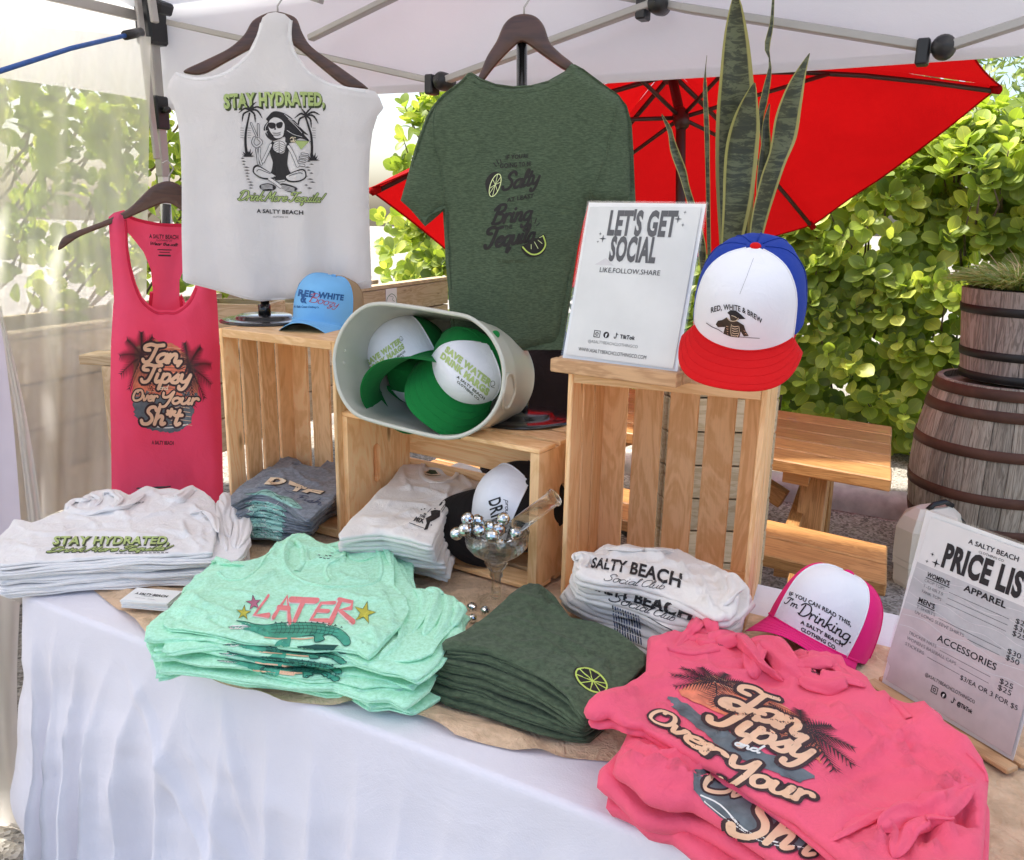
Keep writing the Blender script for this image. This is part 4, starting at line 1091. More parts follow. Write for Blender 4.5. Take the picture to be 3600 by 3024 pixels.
strip('curtain_hem', [(-10, 1080), (20, 1250), (60, 1500), (105, 1900), (120, 2300)], [(4, 1080), (45, 1250), (100, 1500), (150, 1850), (190, 2300)], (1.95, 1.9), MT['sheer2'], 'doubled white hem strip of the curtain slanting down the left side', 'curtain')
strip('fabric_panel', [(-160, 1120), (-160, 1600), (-160, 1960)], [(2, 1120), (48, 1500), (82, 1960)], (2.02, 2.0), MT['lilac'], 'pale lilac fabric side panel at the left edge', 'panel')
strip('trailing_curtain', [(-90, 2050), (-60, 2400), (-40, 2700), (-60, 2900), (-80, 3080)], [(70, 2120), (60, 2400), (75, 2700), (150, 2880), (190, 3020)], (1.72, 1.7, 1.72), MT['sheer2'], 'gathered end of the sheer curtain trailing on the ground by the table', 'curtain')
# ------------------------------------------------------------ fabrics for the goods
MT['white'] = fabric('white_cotton', (.78, .76, .755), .0, .03, bump=.35)
MT['whitehang'] = fabric('white_tank_cotton', (.80, .775, .77), .22, .02, bump=.3, bscale=9)
MT['offwhite'] = fabric('off_white_cotton', (.78, .735, .69), 0, .03, bump=.35)
MT['mint'] = fabric('mint_cotton', (.44, .83, .58), .06, .04, bump=.4, heather=420, c2=(.40, .80, .53))
MT['green'] = fabric('dark_green_heather', (.072, .100, .060), 0, .08, heather=300, c2=(.046, .066, .040), bump=.25, fine=500)
MT['pink'] = fabric('coral_pink_cotton', (.86, .12, .20), .05, .05, bump=.35)
MT['pinkhang'] = fabric('coral_pink_tank_cotton', (.97, .13, .26), .46, .04, bump=.3, transc=(1, .06, .12))
MT['pinkband'] = fabric('deep_pink_binding', (.70, .035, .085), .1, .04)
MT['bluegrey'] = fabric('blue_grey_heather', (.20, .22, .25), 0, .08, heather=260, c2=(.15, .17, .20))
MT['tablecloth'] = fabric('white_satin_tablecloth', (.75, .725, .775), 0, .02, bump=.3, bscale=6, sheen=.1)
MT['gauze'] = fabric('tan_gauze', (.66, .47, .31), .1, .08, bump=.8, bscale=26, heather=60, c2=(.58, .40, .25))

# ------------------------------------------------------------ table
TA = Vector((-.927, 1.473, 0)); TE = Vector((.875, -.485, 0)).normalized(); TN = Vector((.485, .875, 0)).normalized(); TLn, TWd, TT = 1.83, .76, .74
def tp(s, w, z=0): return TA + TE * s + TN * w + Vector((0, 0, z))
tt = empty('folding_table', tp(.9, .38), label='folding table with black legs hidden under the white cloth', cat='table')
box('table_top', tp(TLn / 2, TWd / 2, .718), TE, TN, (0, 0, 1), (TLn - .03, TWd - .03, .035), MT['whitesteel'], tt)
for s in (.12, TLn - .14):
    for w in (.12, TWd - .12): beam('leg', tp(s, w, .70), tp(s - .02, w, .0), .03, .03, MT['blackplastic'], tt)
    beam('leg_bar', tp(s - .01, .12, .25), tp(s - .01, TWd - .12, .25), .02, .02, MT['blackplastic'], tt)
# cloth: top plus skirt that falls and folds
rc = .05; path = []
def corner(cx, cy, a0, a1, n_=7):
    for k in range(n_):
        a = a0 + (a1 - a0) * k / (n_ - 1); path.append((cx + rc * math.cos(a), cy + rc * math.sin(a), math.cos(a), math.sin(a)))
def run(x0, y0, x1, y1, nx, ny, n_):
    for k in range(1, n_): t = k / n_; path.append((x0 + (x1 - x0) * t, y0 + (y1 - y0) * t, nx, ny))
run(TLn, rc, TLn, TWd - rc, 1, 0, 20); corner(TLn - rc, TWd - rc, 0, math.pi / 2); run(TLn - rc, TWd, rc, TWd, 0, 1, 50); corner(rc, TWd - rc, math.pi / 2, math.pi)
run(0, TWd - rc, 0, rc, -1, 0, 40); corner(rc, rc, math.pi, 1.5 * math.pi); run(rc, 0, TLn - rc, 0, 0, -1, 300); corner(TLn - rc, rc, -math.pi / 2, 0)
m_ = len(path); vs, fs = [], []
cum = np.r_[0, np.cumsum([math.dist(path[i][:2], path[(i + 1) % m_][:2]) for i in range(m_ - 1)])]
NV = 60
for j in range(NV + 1):
    v = j / NV
    for i, (x, y, nx, ny) in enumerate(path):
        s = cum[i]
        if j <= 3: a = j / 3 * math.pi / 2; out = .006 + .010 * math.sin(a); z = TT + .004 - .010 * (1 - math.cos(a))
        else:
            t = (j - 3) / (NV - 3); z = TT - .006 - t * (.515 + .02 * float(vnoise(s * 1.7, 0, 4)) - (.06 if s > 4.0 else 0) * 0)
            f1 = math.sin(s * 34 + 1.3 * float(vnoise(s * 2.4, t * .7, 2)) * 4); f2 = math.sin(s * 71 + 4 * float(vnoise(s * 1.6, t, 5)))
            k = min(1, t / .9) ** 1.25
            out = .016 + .02 * t + k * (.030 * (1 - abs(f1)) ** 1.5 * (.4 + float(vnoise(s * 2.2, 3, 8)) + .6) + .014 * f1 + .012 * f2 * max(0, float(vnoise(s * 1.3, 1, 7)) + .4)) + .012 * k
            out += .008 * float(fbm(s * 5 + t * 2.5, t * 3.5 - s * 1.2, 11)) * min(1, t * 3)
            out += sum(h_ * math.exp(-((s - s0_ - k_ * t) / w__) ** 2) * max(0, 1 - abs(t - t0_) / .3) for s0_, k_, t0_, w__, h_ in ((3.50, .35, .35, .014, .014), (3.42, .5, .6, .014, .014), (3.60, .3, .5, .016, .012), (3.75, .12, .30, .014, .012), (3.9, .2, .7, .014, .014), (3.52, .45, .85, .014, .012), (4.1, .1, .6, .016, .012)))
            out -= .016 * math.exp(-((s - 4.62 - .03 * t) / .010) ** 2) * max(0, (t - .35))
        w = tp(x + nx * out, y + ny * out); vs.append((w.x, w.y, z))
for j in range(NV):
    for i in range(m_): fs.append((j * m_ + i, (j + 1) * m_ + i, (j + 1) * m_ + (i + 1) % m_, j * m_ + (i + 1) % m_))
fs.append(tuple(range(m_)))
tc = mesh('tablecloth', vs, fs, MT['tablecloth'], smooth=True); tag(tc, 'long white tablecloth draped over the front display table', 'tablecloth')
tc.data.polygons[len(fs) - 1].use_smooth = False
# runner
rf = [(285, 2040), (541, 2252), (675, 2365), (860, 2437), (943, 2462), (1150, 2480), (1330, 2490), (1470, 2530), (1600, 2592), (1800, 2640), (1980, 2664), (2170, 2680), (2500, 2790), (2900, 3010)]
ro = [onz(p, TT + .006) for p in rf]; ro = [(w.x, w.y) for w in ro]
for s, w in ((1.78, .02), (1.80, .62), (.06, .64)): p = tp(s, w); ro.append((p.x, p.y))
V, F, O = tri_region(ro, .010)
X, Y = V[:, 0], V[:, 1]; d = seg_dist(X, Y, O); sx_ = (X - TA.x) * TE.x + (Y - TA.y) * TE.y; wy_ = (X - TA.x) * TN.x + (Y - TA.y) * TN.y
ww = .5 + .5 * np.sin(wy_ * 95 + 5 * vnoise(sx_ * 3.5, wy_ * 7, 2) + 2.5 * vnoise(sx_ * 9, wy_ * 12, 9)); 
amp = np.clip(1 - wy_ / .28, .12, 1)
Z = TT + .0062 + amp * (.011 * ww ** 3 + .006 * np.clip(fbm(sx_ * 9, wy_ * 16, 5), 0, 1)) 
o = mesh('table_runner', [(x, y, z) for x, y, z in zip(X, Y, Z)], [tuple(f) for f in F], MT['gauze'], smooth=True); tag(o, 'crinkled tan gauze runner lying along the white tablecloth', 'table runner')

# ------------------------------------------------------------ crates
def board_with_slot(name, O3, ax, ay, az, w, h, t, slot, mat, parent):
    """board w (along ay) x h (along az), thickness t along ax, with a rounded slot (cy, cz, half width, half height)"""
    outer = [(0, 0), (w, 0), (w, h), (0, h)]; cy, cz, hw, hh = slot; hole = []
    for k in range(16):
        a = 2 * math.pi * k / 16; s = 1 if math.sin(a) >= 0 else -1; hole.append((cy + hw * math.cos(a), cz + s * (hh - hw) + hw * math.sin(a)))
    P = [Vector((x, y, 0)) for x, y in outer]; H = [Vector((x, y, 0)) for x, y in hole[::-1]]
    T = tessellate_polygon([P, H]); A = P + H; n_ = len(A); vs, uv, fs = [], [], []
    for k in (0, t):
        for p in A: vs.append(O3 + ax * k + ay * p.x + az * p.y); uv.append((p.y + 3, p.x + 1.7 + k))
    for a, b, c in T: fs.append((a, b, c)); fs.append((n_ + c, n_ + b, n_ + a))
    for rng in (range(4), range(4, n_)):
        r_ = list(rng)
        for i in range(len(r_)): a, b = r_[i], r_[(i + 1) % len(r_)]; fs.append((a, b, n_ + b, n_ + a))
    o = mesh(name, vs, fs, mat, parent, uvs=uv); bm = bmesh.new(); bm.from_mesh(o.data); bmesh.ops.recalc_face_normals(bm, faces=bm.faces[:]); bm.to_mesh(o.data); bm.free(); return o
def crate(x, y, yaw, W_, H_, D, label, standing, nside, nback, ntop=3, st=.009, et=.019, gap=.0145):
    """opening faces the viewer; standing: slats run up, solid ends top and bottom"""
    o = Vector((x, y, TT + .012)); ax = Vector((math.cos(yaw), math.sin(yaw), 0)); ay = Vector((-ax.y, ax.x, 0)); az = Vector((0, 0, 1))
    t = empty('wooden_crate', o, label=label, cat='crate', group='slatted pine crates on the table')
    P = lambda a, b, c: o + ax * a + ay * b + az * c
    if standing:
        for z in (et / 2, H_ - et / 2): box('end_board', P(W_ / 2, (D - st) / 2, z), ax, ay, az, (W_ - 2 * st - .001, D - st - .001, et), MT['pine'], t)
        sw = (D - st - gap * .6 * (nside - 1)) / nside
        for xx in (st / 2, W_ - st / 2):
            for i in range(nside): box('slat', P(xx, sw / 2 + i * (sw + gap * .6) + .0005, H_ / 2), az, ay, ax, (H_ + random.uniform(-.001, .001), sw, st), MT['pine'], t)
        bw = (W_ - gap * (nback - 1)) / nback
        for i in range(nback): box('slat', P(bw / 2 + i * (bw + gap), D - st / 2, H_ / 2), az, ax, ay, (H_ + random.uniform(-.001, .001), bw, st), MT['pine'], t)
    else:
        for xx in (0, W_ - et): board_with_slot('end_board', P(xx, .0015, st + .0005), ax, ay, az, D - st - .002, H_ - 2 * st - .001, et, (D * .42, H_ * .5, .012, .045), MT['pine'], t)
        for zz in (st / 2, H_ - st / 2):
            tw = (D - st - gap * (ntop - 1)) / ntop
            for i in range(ntop): box('slat', P(W_ / 2 + random.uniform(-.0015, .0015), tw / 2 + i * (tw + gap), zz), ax, ay, az, (W_ + .002, tw, st), MT['pine'], t)
        bw = (H_ - gap * (nback - 1)) / nback
        for i in range(nback): box('slat', P(W_ / 2, D - st / 2, bw / 2 + i * (bw + gap)), ax, az, ay, (W_ + .001, bw, st), MT['pine'], t)
    return P
LC = crate(-.66798, 1.90222, R(-29.11), .3386, .4362, .226, 'upright slatted pine crate at the left, holding blue-grey shirts under the light blue cap', True, 4, 5)
MC = crate(-.36877, 1.75524, R(-32.87), .4989, .2833, .2167, 'pine crate lying on its side in the middle under the cream tub', False, 2, 4)
RC = crate(.0975, 1.47395, R(-21.68), .3409, .4300, .2244, 'upright slatted pine crate at the right carrying the white sign', True, 3, 5)

# ------------------------------------------------------------ garment stands and hangers
def stand(base, px_top, label, dy=0.0, r_=.105):
    b = Vector(base); t = empty('garment_stand', b, label=label, cat='garment stand', group='black garment display stands')
    lathe('base', [(.001, .016), (.060, .016), (.066, .013), (.070, .008), (.082, .006), (.098, .006), (r_, .003), (r_, 0), (.001, 0)], b, MT['black'], t, 56)
    tip = ony(px_top, b.y + dy)
    tube('pole', [b + Vector((0, 0, .01)), (b + tip) / 2, tip], .0105, MT['black'], t, 14)
    tube('collar', [b + Vector((0, 0, .014)), b + Vector((0, 0, .04))], .015, MT['black'], t, 14)
    return tip
def hanger(name, px, o, n, label, th=.016, tip=None):
    n = Vector(n).normalized(); u = Vector((0, 0, 1)).cross(n).normalized(); o = Vector(o); P = catmull(px, 5, True)
    A = []
    for p in P: w = onp(p, o, n) - o; A.append((w.dot(u), w.z))
    V, F, O = tri_region(A, .010, rings=[.0015, .004]); X, Y = V[:, 0], V[:, 1]; d = seg_dist(X, Y, O); pr = np.sqrt(np.clip(1 - (1 - np.clip(d / .005, 0, 1)) ** 2, 0, 1))
    vs, fs, uv = [], [], []; nn = len(X)
    for s in (1, -1):
        for x, y, k in zip(X, Y, pr): vs.append(o + u * x + Vector((0, 0, y)) + n * s * th * (.32 + .18 * k)); uv.append((x, y + .5))
    for a, b, c in F: fs.append((a, b, c)); fs.append((nn + c, nn + b, nn + a))
    idx = [i for i in range(nn) if d[i] < 1e-6]; ed = {}
    cnt = {}
    for f in F:
        for a, b in ((f[0], f[1]), (f[1], f[2]), (f[2], f[0])): cnt[(a, b)] = 1
    for (a, b) in list(cnt):
        if (b, a) not in cnt: fs.append((b, a, nn + a, nn + b))
    h = mesh(name, vs, fs, MT['hangerwood'], None, smooth=True, uvs=uv); tag(h, label, 'hanger', 'dark wooden clothes hangers')
    if tip is not None:
        top = max((onp(p, o, n) for p in P), key=lambda w: w.z)
        tube('hook', [top - Vector((0, 0, .01)), top + Vector((0, 0, .012)), top + u * .012 + Vector((0, 0, .03)), top + Vector((0, 0, .048)), top - u * .014 + Vector((0, 0, .04))], .002, MT['greysteel'], h, 8)
    return h
WO = Vector((-.601, 2.036, 0)); WN = Vector((.28, -.96, 0)).normalized()
GO = Vector((.019, 1.740, 0)); GN = Vector((.02, -1, 0)).normalized()
PO = Vector((-.915, 2.10, 0)); PN = Vector((.36, -.93, 0)).normalized()
b = LC(0, 0, .4362); wb = onz(q('W', (805, 120))[0], b.z + .001)
stand(wb, (945, 330), 'black disc-footed garment stand on the left crate under the white tank top', 0)
b = MC(0, 0, .2833); gb = onz(q('Y', (1585, 270))[0], b.z + .001)
stand(gb, q('B', (1098, 245))[0], 'black disc-footed garment stand on the middle crate under the green shirt', 0, .112)
stand((-.945, 2.165, TT + .008), q('A', (940, 1150))[0], 'black garment stand behind the white shirts holding the pink tank top', 0)
WO = Vector((wb.x, wb.y, 0)) ; GO = Vector((gb.x, gb.y, 0))
a_ = lambda *p: q('A', *p)
hanger('clothes_hanger', a_((1045, 395), (1150, 345), (1290, 275), (1375, 200), (1425, 120), (1500, 78), (1555, 68), (1610, 78), (1672, 110), (1705, 190), (1760, 270), (1900, 370), (2062, 488), (2050, 500), (1950, 490), (1830, 400), (1700, 290), (1640, 250), (1555, 228), (1470, 255), (1400, 285), (1290, 345), (1150, 418), (1052, 415)), WO + WN * .020, WN, 'dark wooden hanger inside the white tank top', tip=1)
b_ = lambda *p: q('B', *p)
hanger('clothes_hanger', b_((660, 680), (775, 545), (850, 440), (900, 325), (955, 235), (995, 145), (1045, 97), (1110, 82), (1175, 97), (1222, 150), (1255, 240), (1310, 300), (1400, 375), (1520, 510), (1580, 600), (1520, 560), (1440, 440), (1330, 390), (1200, 300), (1105, 238), (1040, 275), (950, 370), (880, 460), (790, 570), (690, 690)), GO + GN * .012, GN, 'dark wooden hanger inside the dark green shirt', tip=1)
hanger('clothes_hanger', a_((328, 1400), (345, 1355), (370, 1330), (440, 1300), (600, 1240), (720, 1180), (800, 1105), (860, 1050), (940, 1022), (1010, 1042), (1060, 1100), (1100, 1190), (1200, 1270), (1280, 1330), (1200, 1310), (1080, 1240), (1000, 1170), (940, 1145), (870, 1165), (720, 1230), (600, 1275), (450, 1335), (345, 1405)), PO + PN * .012, PN, 'dark wooden hanger inside the pink tank top, its arm poking out left', tip=1)

# ------------------------------------------------------------ hanging garments
def drape(seed, fr=9, amp=.010, back=.018, er=.03, sgn=1, top=None, skew=.5):
    def f(X, Y, d):
        y1 = Y.max(); k = np.clip((y1 - Y) / .35, .15, 1)
        w = amp * k * (np.sin(X * fr * 6.28 + Y * skew * 6 + 2.2 * vnoise(X * 5, Y * 2.2, seed)) * .55 + vnoise(X * fr * 1.3, Y * 3, seed + 4))
        w = w + .0025 * fbm(X * 22, Y * 14, seed + 2)
        e = np.clip(d / er, 0, 1); return sgn * (w - back * (1 - e) ** 2)
    return f
def inset(P, d=7):
    cx = sum(p[0] for p in P) / len(P); cy = sum(p[1] for p in P) / len(P); o_ = []
    for i, p in enumerate(P):
        a, b = P[i - 1], P[(i + 1) % len(P)]; tx, ty = b[0] - a[0], b[1] - a[1]; l = math.hypot(tx, ty); nx, ny = -ty / l, tx / l
        o_.append((p[0] + nx * d * SG(P), p[1] + ny * d * SG(P)))
    return o_
def SG(P):
    return 1 if sum(P[i][0] * P[(i + 1) % len(P)][1] - P[(i + 1) % len(P)][0] * P[i][1] for i in range(len(P))) > 0 else -1
wt_out = a_((1468, 130), (1480, 95), (1510, 72), (1555, 64), (1605, 76), (1642, 110), (1640, 200), (1665, 290), (1735, 390), (1840, 458), (1950, 488)) + b_((215, 498), (275, 512), (300, 545), (325, 605), (290, 650), (262, 740), (247, 850), (240, 1020), (243, 1300), (248, 1620)) + q('D', (1900, 120), (1780, 150), (1640, 170), (1480, 181), (1360, 160), (1200, 115), (1050, 72)) + a_((1030, 1580), (1022, 1300), (1022, 1050), (1015, 820), (1000, 700), (975, 590), (935, 510), (955, 450), (985, 405), (1040, 422), (1110, 437), (1190, 430), (1260, 408), (1330, 362), (1400, 290), (1445, 200))
wt = hangsheet('white_tank_top', wt_out, WO + WN * .046, WN, MT['whitehang'], None, .011, drape(3, 6.5, .018, .007, .012))
tag(wt, 'hanging white racerback tank top with green STAY HYDRATED lettering and a skeleton print', 'tank top')
hangsheet('back_panel', inset(wt_out), WO + WN * .008, WN, MT['whitehang'], wt, .02, drape(5, 5, .006, .008, .014, -1))
ribbon_on('armhole_binding', wt, a_((980, 412), (1040, 432), (1110, 447), (1190, 440), (1264, 417), (1338, 370), (1410, 298), (1455, 205), (1475, 130)), .009, MT['white'], wt)
ribbon_on('armhole_binding', wt, a_((1640, 115), (1636, 205), (1658, 296), (1730, 398), (1836, 468), (1950, 498), (2060, 516)), .009, MT['white'], wt)
ribbon_on('hem_stitch', wt, q('D', (1055, 58), (1200, 97), (1360, 142), (1480, 164), (1640, 154), (1780, 134), (1900, 104), (2060, 60)), .003, MT['white'], wt, .0008)

gt_out = b_((790, 405), (740, 455), (650, 520), (590, 590), (555, 650), (520, 740), (490, 830), (465, 930), (440, 1030), (412, 1130), (470, 1185), (548, 1278), (600, 1235), (648, 1192), (655, 1300), (665, 1480), (680, 1640)) + [(1578, 1100), (1590, 1200), (1680, 1232), (1820, 1238), (1985, 1236), (2000, 1130)] + b_((1385, 1650), (1420, 1400), (1450, 1250), (1478, 1150), (1560, 1168), (1660, 1166), (1750, 1150), (1746, 1000), (1738, 820), (1728, 690), (1700, 590), (1650, 525), (1550, 455), (1450, 378), (1385, 348), (1340, 395), (1250, 445), (1150, 472), (1050, 476), (950, 462), (870, 435), (815, 398))
def gdrape(X, Y, d):
    f = drape(8, 5, .017, .020, .026)(X, Y, d)
    return f
gs = hangsheet('green_shirt', gt_out, GO + GN * .048, GN, MT['green'], None, .010, gdrape)
tag(gs, 'hanging dark green t-shirt with Salty, Bring, Tequila lettering and lime prints', 't-shirt')
hangsheet('back_panel', inset(gt_out, 16), GO + GN * .012, GN, MT['green'], gs, .02, drape(9, 5, .008, .026, .04, -1))
ribbon_on('collar', gs, b_((800, 425), (870, 468), (950, 496), (1050, 510), (1150, 505), (1250, 478), (1340, 428), (1395, 378)), .017, MT['green'], gs, .0022)
ribbon_on('sleeve_seam', gs, b_((640, 540), (600, 650), (600, 800), (640, 950), (660, 1080), (656, 1185)), .004, MT['green'], gs, .0018)
ribbon_on('sleeve_seam', gs, b_((1640, 560), (1610, 700), (1570, 880), (1510, 1040), (1482, 1150)), .004, MT['green'], gs, .0018)

pt_out = a_((608, 1225), (640, 1200), (700, 1184), (712, 1230), (716, 1300), (722, 1400), (738, 1500), (765, 1600), (800, 1680), (840, 1725), (890, 1755)) + q('D', (940, 232), (985, 232), (1030, 205), (1070, 160), (1100, 95)) + a_((1135, 1520), (1150, 1400), (1158, 1250), (1165, 1190), (1240, 1190), (1235, 1400)) + q('D', (1215, 60), (1228, 200), (1240, 420), (1248, 700), (1255, 1000), (1262, 1340), (900, 1350), (624, 1340), (622, 1100), (620, 700), (626, 400), (636, 200)) + a_((640, 1700), (630, 1560), (618, 1400))
ptk = hangsheet('pink_tank_top', pt_out, PO + PN * .03, PN, MT['pinkhang'], None, .010, drape(14, 6, .016, .02, .03))
tag(ptk, 'bright pink tank top with palm tree Tan, Tipsy lettering hanging left of the crates', 'tank top')
pb_out = a_((640, 1208), (700, 1196), (760, 1228), (860, 1252), (940, 1262), (1040, 1262), (1120, 1240), (1165, 1196), (1230, 1200), (1200, 1290), (1120, 1380), (1050, 1480), (1012, 1580), (1012, 1680)) + q('D', (1022, 130), (1080, 260), (1240, 420), (1240, 1300), (640, 1300), (640, 420), (780, 300), (836, 200), (845, 120)) + a_((862, 1640), (852, 1520), (810, 1420), (740, 1330), (700, 1290), (650, 1260))
pbk = hangsheet('back_panel', pb_out, PO - PN * .02, PN, MT['pinkhang'], ptk, .012, drape(16, 6, .006, .008, .02, -1))
ribbon_on('neck_binding', ptk, a_((706, 1240), (712, 1310), (716, 1400), (731, 1505), (757, 1605), (792, 1688), (834, 1735), (888, 1766)) + q('D', (940, 242), (988, 243), (1038, 214), (1080, 166), (1108, 100)), .008, MT['pinkband'], ptk)
ribbon_on('neck_binding', pbk, a_((700, 1204), (760, 1236), (860, 1260), (940, 1270), (1040, 1270)), .009, MT['pinkband'], ptk)
ribbon_on('armhole_binding', pbk, a_((730, 1330), (800, 1422), (842, 1520), (854, 1620), (850, 1700), (840, 1764)) , .009, MT['pinkband'], ptk)
ribbon_on('armhole_binding', pbk, a_((1118, 1386), (1056, 1480), (1020, 1580), (1020, 1680), (1028, 1750)), .009, MT['pinkband'], ptk)

# ------------------------------------------------------------ folded stacks
ORD = ['topmost', 'second', 'third', 'fourth', 'fifth', 'sixth', 'seventh', 'eighth', 'ninth']
def stack(name, z, out, ztop, zbot, n_, mat, what, where, toplabel, cat, group, bottom=None, seed=0, dome=None, ridges=(), pits=(), step=.006, jit=.006, wr=.0025, spread=0.0, lowstep=.013, lower_out=None, folds=True):
    th = (ztop - zbot) / n_; O_ = [onz(p, ztop) for p in q(z, *out)]; O_ = np.array([(w.x, w.y) for w in O_])
    if bottom is not None: B_ = np.array([(w.x, w.y) for w in (onz(p, zbot) for p in q(z, *bottom))])
    elif lower_out is not None: B_ = None
    else: B_ = O_
    objs = []; rnd = np.random.default_rng(seed); c = O_.mean(0)
    for i in range(n_):
        t = i / max(1, n_ - 1)
        if i == 0: P = O_.copy()
        else:
            if lower_out is not None:
                P = np.array([(w.x, w.y) for w in (onz(p, ztop) for p in q(z, *lower_out))]); P = P + (P - P.mean(0)) * spread * t
            else: P = O_ * (1 - t) + B_ * t; P = P + (P - c) * spread * t
            P = P + rnd.normal(0, jit * .5, 2)
            P = P + np.stack([vnoise(P[:, 0] * 14, P[:, 1] * 14, seed + i * 3), vnoise(P[:, 0] * 14 + 9, P[:, 1] * 14, seed + i * 3 + 1)], 1) * jit
        zz = ztop - th * (i + .5); dm = (lambda X, Y, t=t, i=i: ((dome(X, Y) * (1 - t * .75)) if dome is not None else 0) + th * (.42 if i else .25) * vnoise(X * 13, Y * 13, seed + i * 5))
        if folds:
            zl = zz - th * .27; zz = zz + th * .24; Pl = P + (P - P.mean(0)) * rnd.uniform(-.022, .004) + rnd.normal(0, .0018, 2) + np.stack([vnoise(P[:, 0] * 19, P[:, 1] * 19, seed + i * 3 + 40), vnoise(P[:, 0] * 19 + 5, P[:, 1] * 19, seed + i * 3 + 41)], 1) * .004
        o = slab(name, [tuple(p) for p in P], zz, th * (.60 if folds else 1.05), mat, None, step if i == 0 else lowstep, dm, wr * (1 if i == 0 else .5), seed + i * 7, ridges if i == 0 else (), pits if i == 0 else (), wscale=9 if i == 0 else 13, rnd=th * (.32 if folds else .5))
        if folds: slab('fold', [tuple(p) for p in Pl], zl, th * .56, mat, o, lowstep, dm, wr * .3, seed + i * 7 + 3, wscale=13, rnd=th * .30)
        lb = toplabel if i == 0 else '%s %s from the top of the stack %s' % (ORD[i], what, where)
        if i == n_ - 1 and i: lb = 'bottom %s of the stack %s' % (what, where)
        tag(o, lb, cat, group); objs.append(o)
    return objs
def pxs(z, *p): return q(z, *p)

# white tank tops, front left
wtop = [(-170, 720), (-150, 600), (0, 540), (60, 490), (110, 410), (180, 418), (260, 440), (400, 390), (520, 340), (535, 275), (600, 250), (690, 242), (760, 195), (880, 175), (960, 178), (1060, 212), (1200, 145), (1310, 172), (1400, 168), (1480, 180), (1580, 145), (1680, 190), (1760, 262), (1785, 420), (1775, 560), (1745, 690), (1450, 705), (1200, 712), (950, 722), (700, 735), (450, 752), (200, 775), (0, 800)]
wlow = [(-180, 740), (-160, 600), (0, 560), (60, 510), (300, 440), (520, 360), (900, 200), (1500, 190), (1700, 200), (1800, 262), (1815, 180), (1870, 150), (1895, 210), (1960, 265), (1990, 300), (2035, 420), (2025, 560), (1970, 660), (1890, 715), (1780, 690), (1745, 705), (1450, 720), (1200, 727), (950, 737), (700, 750), (450, 767), (200, 790), (0, 815)]
W_ = stack('folded_tank_top', 'M', wtop, .812, .750, 8, MT['white'], 'white tank top', 'at the front left corner', 'topmost folded white tank top with flat green STAY HYDRATED lettering', 'tank top', 'white tank tops stacked at the front left', seed=21, lower_out=wlow, wr=.0030, jit=.007,
    ridges=creases('M', [(250, 520, -8, 500, 6, .0035), (700, 520, 3, 600, 7, .003), (1300, 500, 15, 400, 6, .004), (1500, 430, 60, 220, 5, .005), (1650, 480, 95, 180, 5, .004), (1000, 390, -5, 400, 6, .004), (150, 620, 4, 300, 6, .003), (560, 390, 20, 260, 5, .004), (1450, 560, -12, 280, 5, -.003), (1580, 300, 50, 150, 5, .006), (650, 300, -20, 120, 5, .006), (880, 330, 10, 160, 5, .005)]) + [(pxs('M', (535, 300), (620, 345), (760, 360), (900, 335), (1010, 320), (1080, 280), (1160, 215), (1250, 190)), 7, .010), (pxs('M', (760, 215), (800, 250), (780, 290), (740, 300)), 6, .012), (pxs('M', (880, 190), (950, 210), (975, 260), (950, 300)), 6, .012), (pxs('M', (1280, 230), (1220, 300), (1210, 370)), 3, -.003), (pxs('M', (1300, 230), (1400, 270), (1470, 260), (1540, 180)), 8, .009), (pxs('M', (1600, 340), (1700, 370), (1770, 410), (1800, 470)), 7, .008), (pxs('M', (1540, 350), (1600, 400), (1700, 400)), 6, -.005), (pxs('M', (400, 470), (800, 440), (1300, 420)), 14, .002), (pxs('M', (200, 560), (500, 500)), 10, .002)],
    pits=[(pxs('M', (1060, 225), (1200, 170), (1290, 200), (1230, 290), (1090, 290)), -.006, 10)])
# blue-grey shirts in the left crate
bt_ = [(300, 925), (420, 800), (560, 700), (700, 610), (880, 500), (1000, 420), (1030, 350), (1080, 312), (1150, 350), (1280, 400), (1390, 500), (1480, 525), (1600, 530), (1720, 410), (1900, 470), (2080, 560), (2150, 650), (2050, 760), (1900, 900), (1740, 1045), (1600, 1160), (1455, 1275), (1370, 1240), (1250, 1170), (1120, 1080), (1000, 1010), (900, 965), (780, 930), (640, 925), (500, 965), (300, 1062)]
bb_ = [(560, 1420), (560, 1300), (640, 1150), (700, 1000), (880, 900), (1000, 800), (1080, 700), (1120, 680), (1180, 690), (1280, 700), (1390, 800), (1480, 825), (1600, 830), (1720, 810), (1900, 870), (2080, 960), (2150, 1050), (2050, 1160), (1900, 1250), (1740, 1290), (1600, 1400), (1500, 1530), (1380, 1540), (1300, 1560), (1200, 1600), (1100, 1630), (1000, 1640), (900, 1625), (800, 1605), (640, 1585), (560, 1540)]
B_ = stack('folded_shirt', 'X', bt_, .842, .766, 8, MT['bluegrey'], 'blue-grey shirt', 'in the left crate', 'topmost folded blue-grey shirt with cream DTF letters in the left crate', 't-shirt', 'blue-grey shirts folded in the left crate', bottom=bb_, seed=31, wr=.0035,
    ridges=creases('X', [(500, 850, -15, 500, 6, .004), (800, 700, -10, 500, 6, .004), (1000, 560, 60, 200, 5, .005), (1300, 620, 25, 350, 5, .004), (700, 800, 5, 250, 5, .004)]) + [(pxs('X', (1200, 520), (1390, 505), (1600, 530), (1735, 590)), 6, .006), (pxs('X', (1210, 430), (1210, 520)), 5, .004), (pxs('X', (1260, 560), (1500, 660), (1730, 740)), 4, -.002)], pits=[(pxs('X', (1215, 435), (1290, 430), (1380, 510), (1210, 520)), -.02, 6)])
